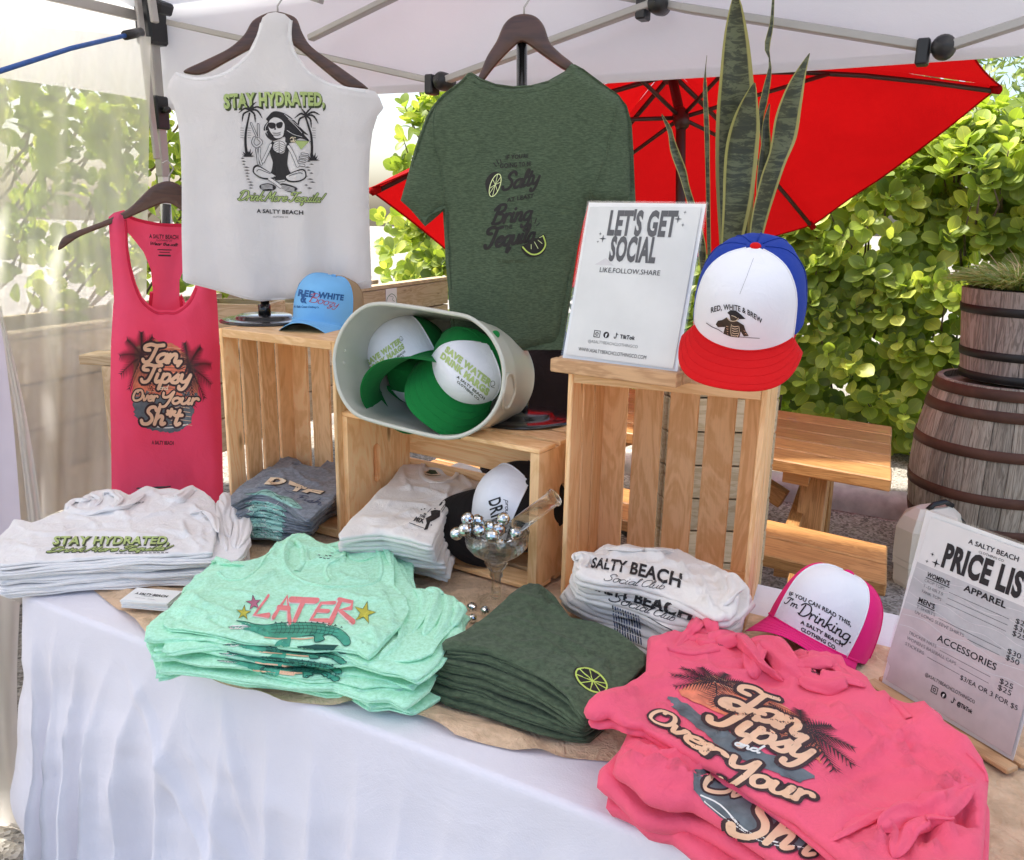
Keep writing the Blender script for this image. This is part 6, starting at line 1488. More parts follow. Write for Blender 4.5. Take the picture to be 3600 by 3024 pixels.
# light blue cap on the left crate
c3, fp, br, Mx = cap((-.444, 2.0081, 1.1886), (-.1863, .1123, -.1334), MT['capsky'], MT['captan'], MT['capsky'], 'light blue cap with tan back reading RED WHITE & Boozy on the left crate', 'caps on show', cam=.04, size=.93, seed=3, soft=.004, crush=.004)
a = Art([fp], 8); a.px('c'); f0 = a.f
a.quad('c', (1290, 120), (1960, 210), (1960, 320), (1290, 250)); a.text('RED WHITE', .0, .0, .75, 1.0, MT['blueink'], .05, .03)
a.quad('c', (1330, 240), (1430, 255), (1430, 360), (1330, 345)); a.text('&', .0, .0, .95, .95, MT['blueink'], .05)
a.quad('c', (1440, 205), (1935, 330), (1900, 440), (1420, 345)); a.script('Boozy', .03, .10, 1.0, .9, .022, MT['redink'], asp=.4)
a.quad('c', (1235, 385), (1610, 400), (1605, 438), (1232, 432)); a.text('A Salt Coast Clothing Co.', .0, .1, .75, 1.0, MT['blueink'], .03)
a.build('lettering', c3)
# black cap in the middle crate
c4, fp, br, Mx = cap((.0208, 1.6298, .8567), (.4798, .5721, -1.2884), MT['foamwhite'], MT['capblack'], MT['capblack'], 'black trucker cap with white front lettered DRI turned sideways in the middle crate', 'caps on show', cam=.03, seed=4)
a = Art([fp], 10); a.quad('Y', (1430, 915), (1490, 1130), (1330, 1190), (1300, 960)); a.text('DRINK', .0, .15, .75, 1.35, MT['ink'], .02); a.quad('Y', (1500, 940), (1500, 1090), (1450, 1090), (1450, 945)); a.script('proud', .0, .1, .8, 1.0, .03, MT['ink'], asp=.4); a.build('lettering', c4)

# cream tub on its side with green caps
MCp = lambda *k: MC(*k)
tn_ = Vector((-.22, -.93, .16)).normalized()      # the way the tub opening faces
rim_px = q('O', (22, 700), (18, 620), (40, 480), (105, 320), (210, 180), (330, 90), (450, 58), (600, 60), (900, 100), (1200, 150), (1400, 190), (1530, 270), (1640, 380), (1730, 540), (1775, 700), (1780, 850), (1755, 1000), (1690, 1150), (1590, 1280), (1450, 1380), (1300, 1435), (1150, 1445), (950, 1410), (650, 1335), (400, 1265), (260, 1210), (160, 1120), (80, 980), (40, 840))
ro_ = MC(.27, -.055, .2833 + .14)
rim = [onp(p, ro_, tn_) for p in catmull(rim_px, 3, True)]
cen = sum(rim, Vector()) / len(rim); back = -tn_
def ringat(t): return [cen + (p - cen) * (1 - .10 * t) + (back + Vector((.16, 0, -.02))) * .20 * t for p in rim]
vs, fs = [], []; nr = len(rim); lv = [0, .03, .12, .3, .34, .38, .7, .9, .93, 1.0]
for i, t in enumerate(lv):
    k = 1.012 if t in (0, .34, .93) else 1.0
    vs += [cen + (p - cen) * k if False else p for p in [cen + (a_ - cen) * 1.0 for a_ in ringat(t)]]
def shell(off):
    V_ = []
    for t in lv:
        rr = ringat(t); c_0 = sum(rr, Vector()) / nr; k = off + (.008 if t in (.34, .93) else 0)
        V_ += [c_0 + (p - c_0) * (1 + k) for p in rr]
    return V_
vo, vi = shell(.0), shell(-.012); no = len(vo); vs = vo + vi; fs = []
for i in range(len(lv) - 1):
    for k in range(nr):
        a0, a1 = i * nr + k, i * nr + (k + 1) % nr; fs.append((a0, a1, a1 + nr, a0 + nr)); fs.append((no + a1, no + a0, no + a0 + nr, no + a1 + nr))
fs.append(tuple(range((len(lv) - 1) * nr, len(lv) * nr))[::-1]); fs.append(tuple(no + i for i in range((len(lv) - 1) * nr, len(lv) * nr)))
for k in range(nr): fs.append((k, no + k, no + (k + 1) % nr, (k + 1) % nr))
tub = mesh('metal_tub', vs, fs, MT['galv'], smooth=True); tag(tub, 'cream oval metal tub lying on its side full of green caps', 'tub')
tube('rolled_rim', rim, .0042, MT['galv'], tub, 10, closed=True)
hp = q('O', (1825, 785), (1870, 790), (1893, 860), (1895, 950), (1870, 1040), (1825, 1130), (1785, 1140), (1762, 1100), (1770, 1000), (1790, 900), (1800, 820)); 
bvt = BVHTree.FromPolygons(vs, [f for f in fs if len(f) < 8]); hl = []
for p in hp:
    loc, n0, _, _ = bvt.ray_cast(CAM, ray(p).normalized())
    if loc is not None: hl.append(loc - ray(p).normalized() * .008)
if len(hl) > 3: tube('handle', catmull(hl, 4, True), .0032, MT['galv'], tub, 8, closed=True)
for p in q('O', (128, 540), (113, 668)):
    loc, n0, _, _ = bvt.ray_cast(CAM, ray(p).normalized())
    if loc is not None: lathe('rivet', [(.0035, 0), (.0028, .0015), (.001, .002)], loc, MT['galv'], tub, 10, axis=tn_)
g1, fp1, b1, _ = cap((-.1924, 1.7219, 1.1236), (-.4462, -.6061, -.3527), MT['foamwhite'], MT['capgreen'], MT['capgreen'], 'green trucker cap tilted left in the tub, white front reading SAVE WATER DRINK MARGS', 'green caps in the tub', cam=.035, seed=5, L=.075, piping=MT['foamwhite'])
BK[0] = .30
g2, fp2, b2, _ = cap((-.0808, 1.6651, 1.1615), (.7447, .5767, -.2735), MT['foamwhite'], MT['capgreen'], MT['capgreen'], 'frontmost green trucker cap in the tub, lettering running down to the right', 'green caps in the tub', cam=.03, seed=6, L=.08, size=.965)
g3, fp3, b3, _ = cap((-.205, 1.775, 1.150), (1.5842, .5434, .7372), MT['foamwhite'], MT['capgreen'], MT['capgreen'], 'green cap underneath the other two in the cream tub', 'green caps in the tub', cam=.02, seed=7)
BK[0] = 1.0
def margs(fp, root, tl, tr, br_, bl):
    a = Art([fp], 8); a.quad('O', tl, tr, br_, bl); a.text('SAVE WATER', .02, .70, .24, .96, MT['lime'], .07); a.text('DRINK MARGS', .0, .38, .24, 1.0, MT['lime'], .07)
    a.text('A SALTY BEACH', .42, .18, .10, .56, MT['olive'], .03); a.text('CLOTHING CO.', .46, .04, .09, .46, MT['olive'], .03)
    a.stroke([(.99, .74), (1.03, .86), (1.0, .96), (.96, .88), (.99, .74), (1.05, .78)], .008, MT['olive'], asp=.5); a.build('lettering', root)
margs(fp1, g1, (330, 640), (700, 385), (775, 590), (420, 850)); margs(fp2, g2, (1190, 470), (1680, 850), (1560, 1110), (1070, 700))
# ------------------------------------------------------------ signs
def sign(loc, rot, w, h, label, zz):
    Mx = Matrix.Translation(Vector(loc)) @ rodr(rot); t = empty('tabletop_sign', loc, label=label, cat='sign', group='tabletop signs in wooden bases')
    ax, ay, az = Mx.col[0].xyz, Mx.col[1].xyz, Mx.col[2].xyz; P = lambda x, y, z: Mx @ Vector((x, y, z))
    pm = box('paper', P(w / 2, .0006, h / 2), ax, ay, az, (w, .0006, h), MT['paper'], t, 0)
    for s in (-.0014, .0026): box('clear_sleeve', P(w / 2, s, h / 2), ax, ay, az, (w + .006, .0012, h + .006), MT['acryl'], t, 0)
    hx = Vector((ax.x, ax.y, 0)).normalized(); hy = Vector((-hx.y, hx.x, 0)); c = P(w / 2, 0, 0); zb = zz
    bh = c.z + .002 - zb
    box('wooden_base', Vector((c.x, c.y, zb + bh / 2)) - hy * .014, hx, hy, (0, 0, 1), (w + .022, .022, bh), MT['standwood'], t, .002)
    box('wooden_base', Vector((c.x, c.y, zb + bh / 2)) + hy * .022, hx, hy, (0, 0, 1), (w + .022, .036, bh), MT['standwood'], t, .002)
    return t, pm, P
m, nt, out = new_mat('clear_acrylic')
g = N(nt, 'ShaderNodeBsdfGlossy', Roughness=.08); tr = N(nt, 'ShaderNodeBsdfTransparent'); mx = N(nt, 'ShaderNodeMixShader'); mx.inputs[0].default_value = .05
nt.links.new(tr.outputs[0], mx.inputs[1]); nt.links.new(g.outputs[0], mx.inputs[2]); nt.links.new(mx.outputs[0], out.inputs[0]); MT['acryl'] = m
MT['skyprint'] = plain('pale_printed_sky', (.68, .68, .66), .5, .05, 14); MT['seaprint'] = plain('printed_grey_sea', (.47, .475, .48), .5, .12, 30); MT['sandprint'] = plain('printed_pinkish_sand', (.56, .48, .48), .5, .1, 24); MT['foamprint'] = plain('printed_foam', (.60, .58, .58), .5, .06, 60)
s1, pm, P1 = sign((.0872, 1.4855, 1.2047), (-.2635, .0788, -.5666), .216, .279, 'white LETS GET SOCIAL sign in a wooden base on top of the right crate', RC(0, 0, .43).z + .001)
a = Art([pm], 30, .0026); a.quad('S', (320, 42), (1450, 42), (1165, 1660), (80, 1510))
a.poly([(.03, .02), (.97, .02), (.97, .975), (.03, .975)], MT['skyprint']).up()
a.poly([(.16, .61), (.25, .655), (.33, .61)], MT['foamprint']); a.up()
def heavy(a, s, x, y, h, w, m=MT['greyink']): a.text(s, x, y, h, w, m, .045)
heavy(a, "LET'S GET", .225, .805, .150, .575); heavy(a, 'SOCIAL', .275, .645, .150, .40)
a.text('LIKE.FOLLOW.SHARE', .215, .565, .032, .52, MT['ink'], .0)
def star4(a, x, y, r_, m=MT['greyink'], asp=.77):
    P_ = []
    for k in range(8):
        rr = r_ if k % 2 == 0 else r_ * .26; t = k * math.pi / 4; P_.append((x + rr * math.sin(t), y + rr * math.cos(t) * asp))
    a.poly(P_, m)
star4(a, .805, .905, .032); star4(a, .85, .945, .014); star4(a, .85, .87, .015); star4(a, .195, .775, .034); star4(a, .165, .805, .016); star4(a, .155, .755, .013)
def icons(a, x, y, s, asp=.77, word='TikTok', ink=MT['ink'], gap=1.6):
    k = s / 2
    a.stroke([(x - k, y - k * asp), (x + k, y - k * asp), (x + k, y + k * asp), (x - k, y + k * asp)], s * .14, ink, False, closed=True, asp=1 / asp)
    a.stroke([(x + k * .45 * math.cos(t * .7), y + k * .45 * asp * math.sin(t * .7)) for t in range(9)], s * .12, ink, closed=False, asp=1 / asp)
    x += s * gap; a.disc(x, y, k, k * asp, ink); a.up(); a.text('f', x - s * .14, y - s * .34 * asp, s * .42 * asp, s * .34, MT['paper'], .05); a.layer -= 1
    x += s * gap; a.stroke([(x + s * .1, y + k * .95 * asp), (x + s * .1, y - k * .4 * asp), (x - s * .12, y - k * .75 * asp), (x - s * .2, y - k * .35 * asp)], s * .13, ink, asp=1 / asp); a.stroke([(x + s * .1, y + k * .8 * asp), (x + s * .38, y + k * .45 * asp)], s * .11, ink, False, asp=1 / asp)
    a.text(word, x + s * .75, y - k * .55 * asp, s * .62 * asp, s * 2.5, ink, .035)
icons(a, .285, .175, .052); a.text('@ASALTYBEACHCLOTHINGCO', .215, .115, .020, .44, MT['greyink'], -.01); a.text('WWW.ASALTYBEACHCLOTHINGCO.COM', .14, .055, .024, .60, MT['ink'], .0)
a.build('print', pm if False else s1)
s2, pm2, P2 = sign((.5824, 1.1776, .7576), (-.1545, .0858, -1.1305), .216, .279, 'PRICE LIST sign with a printed seashore in a wooden base at the right edge', TT + .012)
TLp, TRp, BRp, BLp = (3268, 1803), (3753, 1972), (3573, 2685), (3087, 2384)
a = Art([pm2], 30, .0026); a.quad('n', TLp, TRp, BRp, BLp)
a.poly([(.03, .70), (.97, .70), (.97, .98), (.03, .98)], MT['skyprint']); a.poly([(.03, .42), (.35, .47), (.60, .41), (.97, .44), (.97, .70), (.03, .70)], MT['seaprint']); a.poly([(.03, .02), (.97, .02), (.97, .44), (.60, .41), (.35, .47), (.03, .42)], MT['sandprint']); a.up()
for y0, s_ in ((.66, 1), (.60, 2), (.52, 3), (.47, 4), (.40, 5), (.33, 6)): a.stroke([(.04 + .1 * k, y0 + .012 * math.sin(k * 1.7 + s_)) for k in range(10)], .0035, MT['foamprint'])
a.up()
a.text('A SALTY BEACH', .36, .91, .028, .36, MT['ink'], .02); a.text('CLOTHING CO', .45, .88, .014, .18, MT['ink'], .0)
a.text('PRICE LIST', .215, .735, .135, .66, MT['ink'], .05); star4(a, .175, .735, .036, MT['ink']); star4(a, .13, .775, .018, MT['ink']); star4(a, .105, .725, .015, MT['ink'])
a.text('APPAREL', .42, .655, .034, .30, MT['ink'], .03); a.text("WOMEN'S", .135, .645, .027, .18, MT['ink'], .03); a.stroke([(.135, .637), (.32, .637)], .005, MT['ink'], False)
rowsL = [('CROP TOPS', .612, '$25', .24), ('T-SHIRTS', .580, '$30', .22), ('TANK TOPS', .548, '$25', .22)]
for s, y, p_, x2 in rowsL: a.text(s, .13, y, .018, .16, MT['greyink'], -.01); a.stroke([(.33, y), (.76, y)], .0018, MT['ink'], False); a.text(p_, .80, y - .004, .026, .085, MT['ink'], 0)
a.text("MEN'S", .13, .492, .027, .13, MT['ink'], .03); a.stroke([(.13, .484), (.265, .484)], .005, MT['ink'], False)
for s, y, p_, w_ in (('T-SHIRTS', .456, '$30', .15), ('UV LONG SLEEVE SHIRTS', .424, '$50', .38)): a.text(s, .13, y, .018, w_, MT['greyink'], -.01); a.stroke([(.16 + w_, y), (.76, y)], .0018, MT['ink'], False); a.text(p_, .80, y - .004, .026, .085, MT['ink'], 0)
a.text('ACCESSORIES', .34, .345, .036, .42, MT['ink'], .01)
for s, y, p_, w_ in (('TRUCKER HATS', .305, '$25', .22), ("WOMEN'S BASEBALL CAPS", .273, '$25', .38), ('STICKERS', .241, '', .15)): a.text(s, .13, y, .018, w_, MT['greyink'], -.01); a.stroke([(.16 + w_, y), (.74 if p_ else .55, y)], .0018, MT['ink'], False); (a.text(p_, .80, y - .004, .026, .085, MT['ink'], 0) if p_ else None)
a.text('$3/EA OR 3 FOR $5', .56, .222, .024, .38, MT['ink'], 0)
a.text('@ASALTYBEACHCLOTHINGCO', .33, .148, .018, .36, MT['ink'], 0); icons(a, .42, .108, .042, .77, '@TikTok')
a.build('print', s2)

# ------------------------------------------------------------ business cards
cq = [onz(p, TT + .03) for p in q('M', (1095, 968), (1495, 1000), (1380, 1110), (990, 1060))]
cx_ = (cq[1] - cq[0]).normalized(); cyv = Vector((-cx_.y, cx_.x, 0)); cc = sum(cq, Vector()) / 4
cards = empty('business_cards', (cc.x, cc.y, TT + .012), label='small stack of white business cards reading A SALTY BEACH on the tan runner', cat='cards')
topc = None
for i in range(9):
    j = Vector((random.uniform(-.002, .002), random.uniform(-.002, .002), 0)); topc = box('card', Vector((cc.x, cc.y, TT + .016 + i * .0016)) + j, cx_, cyv, (0, 0, 1), (.089, .051, .0014), MT['paper'], cards, 0)
a = Art([topc], 12); a.quad('M', (1100, 975), (1480, 1010), (1385, 1100), (1000, 1050)); a.text('A SALTY BEACH', .18, .42, .2, .68, MT['ink'], .03); a.stroke([(.36, .33), (.62, .33)], .015, MT['ink'], False); a.stroke([(.28, .12), (.5, .12)], .012, MT['greyink'], False); a.stroke([(.56, .12), (.70, .12)], .012, MT['greyink'], False); a.build('lettering', cards)

# ------------------------------------------------------------ glass goblet with mirror balls
m, nt, out = new_mat('clear_glass'); g = N(nt, 'ShaderNodeBsdfGlass', Roughness=.0, IOR=1.45); g.inputs[0].default_value = (.97, .98, .97, 1)
tr = N(nt, 'ShaderNodeBsdfTransparent'); tr.inputs[0].default_value = (.95, .96, .95, 1); lw = N(nt, 'ShaderNodeLayerWeight', Blend=.5); mr = N(nt, 'ShaderNodeMapRange'); mr.inputs[3].default_value = .25; mr.inputs[4].default_value = 1
nt.links.new(lw.outputs['Facing'], mr.inputs[0]); mx = N(nt, 'ShaderNodeMixShader'); nt.links.new(mr.outputs[0], mx.inputs[0]); nt.links.new(tr.outputs[0], mx.inputs[1]); nt.links.new(g.outputs[0], mx.inputs[2]); nt.links.new(mx.outputs[0], out.inputs[0]); MT['glass'] = m
MT['mirror'] = plain('mirror_tiles', (.82, .84, .84), .06, .12, 200, 1.0)
gb_ = onz(q('U', (620, 1335))[0], TT + .014); GY = gb_.y
sc = 1.0 / FPX * 1.0
def gz(y): return ony(q('U', (635, y))[0], GY).z
zb = gb_.z; zr = gz(500); Hh = zr - zb
def half(px_): return (ony(q('U', (640 + px_, 600))[0], GY) - ony(q('U', (640, 600))[0], GY)).length
prof = [(.034, 0), (.035, .002), (.022, .006), (half(72), .014), (half(58), gz(1290) - zb), (half(52), gz(1150) - zb), (half(55), gz(1060) - zb), (half(78), gz(1035) - zb), (half(70), gz(990) - zb), (half(90), gz(960) - zb), (half(138), gz(890) - zb), (half(130), gz(850) - zb), (half(180), gz(825) - zb), (half(290), gz(760) - zb), (half(350), gz(690) - zb), (half(360), gz(640) - zb), (half(358), gz(540) - zb)]
pin = [(max(.0005, r_ - .0022), h_) for r_, h_ in prof[7:]][::-1]
gob = lathe('glass_goblet', prof + [(prof[-1][0] - .0022, prof[-1][1])] + pin[1:-3] + [(.001, prof[9][1] + .002)], (gb_.x, gb_.y, zb), MT['glass'], None, 56); tag(gob, 'clear glass margarita goblet heaped with small mirror balls beside the middle crate', 'goblet')
tube('rim', [(gb_.x + prof[-1][0] * math.cos(t), gb_.y + prof[-1][0] * math.sin(t), zb + prof[-1][1] + .0005) for t in [2 * math.pi * k / 48 for k in range(48)]], .0016, MT['glass'], gob, 8, closed=True)
def mirror_ball(c, r_, label, group):
    nl = 12; vs, fs = [], []
    rows = 8; rot = Matrix.Rotation(random.random() * 6, 3, Vector((random.random(), random.random(), random.random())).normalized())
    c = Vector(c)
    for i in range(rows):
        p0, p1 = math.pi * i / rows, math.pi * (i + 1) / rows; n_ = max(4, int(round(16 * math.sin((p0 + p1) / 2))))
        for k in range(n_):
            a0, a1 = 2 * math.pi * k / n_, 2 * math.pi * (k + 1) / n_; e = .04
            A0, A1 = a0 + (a1 - a0) * e, a1 - (a1 - a0) * e; q0, q1 = p0 + (p1 - p0) * e, p1 - (p1 - p0) * e
            cs = [Vector((math.sin(p) * math.cos(t), math.sin(p) * math.sin(t), math.cos(p))) for p, t in ((q0, A0), (q1, A0), (q1, A1), (q0, A1))]
            m_ = sum(cs, Vector()) / 4; tilt = Vector((random.uniform(-.05, .05), random.uniform(-.05, .05), random.uniform(-.05, .05))); b = len(vs)
            vs += [c + rot @ (x * r_ + tilt * (x - m_).length * r_) for x in cs]; fs.append((b, b + 1, b + 2, b + 3))
    o = mesh('mirror_ball', vs, fs, MT['mirror']); o['_n'] = 1
    bm_ = bmesh.new(); bmesh.ops.create_uvsphere(bm_, u_segments=16, v_segments=10, radius=r_ * .955)
    for v in bm_.verts: v.co += c
    from_bm('core', bm_, MT['greysteel'], o, True); del o['_n']
    tag(o, label, 'mirror ball', group); return o
rb = half(76)
where = ['topmost mirror ball at the left rim', 'leftmost mirror ball hanging over the rim', 'mirror ball just right of the leftmost one', 'small mirror ball behind the left rim', 'mirror ball at the inner left of the rim', 'mirror ball at the back centre', 'mirror ball at the centre right of the heap', 'mirror ball at the front centre of the heap', 'highest mirror ball on the right, by the clear tube', 'rightmost mirror ball by the foot of the tube', 'mirror ball low left inside the bowl', 'mirror ball low in the centre of the bowl', 'mirror ball low right inside the bowl']
for (x, y, dy), w_ in zip([(305, 400, .0), (180, 565, -.005), (272, 520, -.02), (415, 420, .02), (430, 525, -.012), (560, 490, .03), (655, 520, .012), (580, 590, -.035), (705, 400, .02), (850, 555, -.01), (470, 700, -.01), (680, 700, -.01), (800, 680, .01)], where):
    mirror_ball(ony(q('U', (x, y))[0], GY + dy), rb, '%s of the glass goblet' % w_, 'mirror balls in the goblet')
tp0, tp1 = ony(q('U', (890, 450))[0], GY - .01), ony(q('U', (1290, 150))[0], GY - .03); tr_ = half(98)
tb_2 = tube('clear_tube', [tp0 - (tp1 - tp0) * .12, tp0, tp0.lerp(tp1, .93), tp0.lerp(tp1, .94), tp1], tr_, MT['glass'], None, 32, rads=[tr_ * .9, tr_ * .93, tr_ * .93, tr_ * 1.06, tr_ * 1.06]); tag(tb_2, 'short clear glass tube leaning out of the goblet of mirror balls', 'tube')
mirror_ball(ony(q('U', (350, 1400))[0], GY - .02), half(62), 'single mirror ball on the table at the foot of the goblet', 'loose mirror balls')
mirror_ball(ony(q('U', (500, 1440))[0], GY - .05), half(58), 'mirror ball half hidden by the dark green shirt stack', 'loose mirror balls')
mirror_ball(ony(q('U', (360, 1520))[0], GY - .07), half(50), 'mirror ball tucked between the mint and dark green stacks', 'loose mirror balls')

# black bag behind the middle crate on a low stool
bgc = ony((1925, 1330), 2.12); bag = []
vs, fs = [], []; nz, na = 18, 40
for i in range(nz + 1):
    t = i / nz; z = bgc.z - .30 + .40 * t; w = .17 * (1 - .0 * t) * (1 - max(0, t - .75) ** 2 * 7); dp = .10 * (1 - max(0, t - .7) ** 2 * 6)
    for k in range(na):
        a0 = 2 * math.pi * k / na; cx, cy = math.cos(a0), math.sin(a0); e = .55; x = math.copysign(abs(cx) ** e, cx) * w; y = math.copysign(abs(cy) ** e, cy) * dp
        f = 1 + .05 * float(fbm(a0 * 2, t * 5, 3)); vs.append((bgc.x + x * f, bgc.y + y * f, z + .012 * float(vnoise(a0 * 2, t * 4, 8))))
for i in range(nz):
    for k in range(na): fs.append((i * na + k, i * na + (k + 1) % na, (i + 1) * na + (k + 1) % na, (i + 1) * na + k))
fs.append(tuple(range(na))[::-1]); fs.append(tuple(range(nz * na, nz * na + na)))
MT['bag'] = fabric('dark_brown_black_nylon', (.022, .014, .014), 0, .2, bump=.5, bscale=20)
bg2 = mesh('black_bag', vs, fs, MT['bag'], smooth=True); tag(bg2, 'dark nylon bag behind the middle crate and the black stand pole', 'bag')
tube('strap', [bgc + Vector(p) for p in ((-.02, -.06, .10), (.05, -.10, .12), (.12, -.11, .05), (.15, -.10, -.1))], .014, MT['bag'], bg2, 8)
tube('handle', [bgc + Vector(p) for p in ((-.06, 0, .08), (-.05, -.01, .13), (.03, -.01, .14), (.05, 0, .08))], .008, MT['bag'], bg2, 8)
st2 = empty('wooden_stool', (bgc.x, bgc.y, 0), label='plain wooden stool under the dark bag behind the table', cat='stool')
zs_ = bgc.z - .305
box('seat', (bgc.x, bgc.y, zs_ - .015), (1, 0, 0), (0, 1, 0), (0, 0, 1), (.34, .26, .028), MT['plank'], st2)
for sx in (-.13, .13):
    for sy in (-.09, .09): box('leg', (bgc.x + sx, bgc.y + sy, (zs_ - .03) / 2), (0, 0, 1), (1, 0, 0), (0, 1, 0), (zs_ - .032, .035, .035), MT['plank'], st2)
# ------------------------------------------------------------ prints
def palm(a, cx, cy, r_, m, angs, droop=.35, wd=.16, up=-1, leaflets=9):
    """feathery palm head: fronds radiating from (cx, cy)"""
    for an in angs:
        t0 = R(an); P_ = []
        for k in range(7):
            t = k / 6; P_.append((cx + r_ * t * math.cos(t0), cy + up * (r_ * t * math.sin(t0) - droop * r_ * t * t)))
        a.stroke(P_, r_ * .035, m, taper=.6)
        for k in range(1, leaflets):
            t = k / leaflets; i = min(5, int(t * 6)); f = t * 6 - i; px_, py = P_[i][0] * (1 - f) + P_[i + 1][0] * f, P_[i][1] * (1 - f) + P_[i + 1][1] * f
            dx, dy = P_[i + 1][0] - P_[i][0], P_[i + 1][1] - P_[i][1]; l = math.hypot(dx, dy) or 1; dx /= l; dy /= l; L = r_ * wd * (1.4 - t) * 1.6
            for s in (-1, 1):
                nx, ny = -dy * s, dx * s; ex, ey = px_ + (dx * .75 + nx * .8) * L, py + (dy * .75 + ny * .8) * L - up * L * .25
                w2 = r_ * .028; a.tri((px_ - dx * w2, py - dy * w2), (px_ + dx * w2, py + dy * w2), (ex, ey), m)
def outlined(a, s, x, y, h, w, th, m1, m2, k=.045, **kw):
    a.script(s, x, y, h, w, th * 1.0 + k, m2, **kw); a.up(); a.script(s, x, y, h, w, th, m1, **kw); a.layer -= 1

# white tank top: STAY HYDRATED
a = Art([wt], 18)
a.quad('J', (85, 95), (1360, 75), (1365, 265), (95, 300))
bow = lambda x, y: (x, y + .10 * (1 - (2 * x - 1) ** 2))
f = a.f; a.warp(bow); a.text('STAY HYDRATED,', .012, -.02, .86, .985, MT['olive'], .085); a.up(); a.text('STAY HYDRATED,', .0, .08, .84, .985, MT['lime'], .05); a.up()
a.px('J'); ink, paper = MT['ink'], MT['whitehang']
for bx, pts, gx in ((415, [(415, 340), (385, 480), (365, 600), (362, 720), (375, 850)], 395), (1105, [(1105, 390), (1140, 500), (1175, 620), (1185, 760), (1180, 900)], 1195)):
    a.stroke(pts, 22, ink, taper=-.5)
def frond(x, y, dx, dy, cx, cy, w=26):
    P_ = catmull([(x, y), (x + dx * .5 + cx, y + dy * .5 + cy), (x + dx, y + dy)], 6); n_ = len(P_); A_, B_ = [], []
    for i, p in enumerate(P_):
        a0, b0 = P_[max(0, i - 1)], P_[min(n_ - 1, i + 1)]; tx, ty = b0[0] - a0[0], b0[1] - a0[1]; l = math.hypot(tx, ty) or 1
        ww = w * math.sin(math.pi * min(1, .12 + .88 * i / (n_ - 1))) ** .7 * (1 if i % 2 else .78); A_.append((p[0] - ty / l * ww * .4, p[1] + tx / l * ww * .4)); B_.append((p[0] + ty / l * ww * .6, p[1] - tx / l * ww * .6))
    for i in range(n_ - 1): a.tri(A_[i], B_[i], B_[i + 1], ink); a.tri(A_[i], B_[i + 1], A_[i + 1], ink)
for x, y in ((415, 315), (1108, 380)):
    for dx, dy, cx, cy in ((-140, 30, 10, -45), (-95, 140, -30, -30), (70, 150, 20, -30), (160, 100, 10, -50), (180, -10, 0, -40), (85, -110, -20, 5), (-60, -100, 20, 10)): frond(x, y, dx, dy, cx, cy)
for gx, gy in ((395, 880), (1200, 928)):
    for dx, dy in ((-80, -25), (-70, -60), (-40, -90), (0, -70), (30, -95), (60, -60), (80, -20)): a.tri((gx - 22 + dx * .2, gy + 5), (gx + 22 + dx * .2, gy + 5), (gx + dx, gy + dy), ink)
    a.poly([(gx - 80, gy + 8), (gx, gy - 12), (gx + 90, gy + 8)], ink)
rr = random.Random(4)
for i in range(11):
    y = 905 + i * 37
    for x0 in (300 + i * 10, 1090 + (i % 3) * 30):
        w_ = rr.uniform(40, 90); a.poly([(x0, y), (x0 + w_ * .5, y - 8), (x0 + w_, y + 3), (x0 + w_ * .5, y + 7)], ink)
for y in range(530, 660, 30):
    for x0 in (300, 390, 1190): a.stroke([(x0, y), (x0 + 40, y + 2)], 4, ink, False)
# hair, head, body
a.poly(catmull([(650, 380), (700, 330), (770, 325), (850, 350), (930, 400), (1000, 470), (1060, 540), (1140, 620), (1080, 600), (1150, 690), (1040, 660), (960, 700), (900, 720), (860, 700), (850, 640), (720, 690), (650, 660), (610, 600), (640, 560), (590, 560), (600, 500), (640, 450), (620, 420)], 4, True), ink); a.up()
a.poly(catmull([(665, 440), (720, 400), (790, 415), (845, 470), (850, 540), (835, 620), (800, 650), (740, 655), (700, 610), (665, 560), (650, 500)], 4, True), paper)
for p in ([(900, 420), (980, 500), (1060, 590)], [(870, 380), (950, 450), (1040, 520)], [(640, 470), (610, 540), (640, 620)], [(880, 560), (960, 610), (1060, 640)], [(850, 360), (930, 420), (1000, 430)]): a.stroke(p, 6, paper)
a.up(); a.poly(catmull([(650, 470), (700, 462), (740, 480), (735, 525), (690, 540), (655, 515)], 3, True), ink); a.poly(catmull([(750, 475), (800, 455), (830, 470), (815, 525), (770, 535), (750, 510)], 3, True), ink)
a.poly([(720, 550), (735, 515), (748, 552)], ink); a.stroke([(700, 590), (760, 595), (810, 580)], 5, ink); a.stroke([(708, 620), (760, 625), (800, 612)], 4, ink)
for k in range(8): a.stroke([(712 + k * 12, 588), (714 + k * 12, 620)], 3, ink, False)
a.stroke([(850, 560), (835, 630), (790, 665), (735, 660)], 6, ink); a.layer -= 2
a.poly(catmull([(690, 700), (720, 710), (780, 840), (850, 830), (880, 710), (910, 730), (905, 800), (890, 900), (885, 980), (905, 1050), (920, 1110), (690, 1110), (690, 1050), (705, 960), (680, 880), (665, 800)], 3, True), ink); a.up()
a.disc(786, 765, 82, 75, paper, 22); a.up()
a.stroke([(786 + 80 * math.cos(t * .4), 765 + 74 * math.sin(t * .4)) for t in range(17)], 6, ink)
for k in range(4):
    a.stroke([(775, 720 + k * 26), (740, 735 + k * 28), (715, 750 + k * 18)], 5, ink); a.stroke([(797, 720 + k * 26), (830, 735 + k * 28), (858, 750 + k * 18)], 5, ink)
a.stroke([(786, 700), (786, 830)], 8, ink, False); a.layer -= 2
def bone(pts, w=26):
    a.stroke(pts, w, ink); a.up(); a.stroke(pts, w - 13, paper); a.layer -= 1
bone([(680, 740), (640, 830), (580, 950)], 44); bone([(540, 780), (530, 880), (560, 980)], 34); bone([(495, 790), (510, 880), (520, 975)], 30)
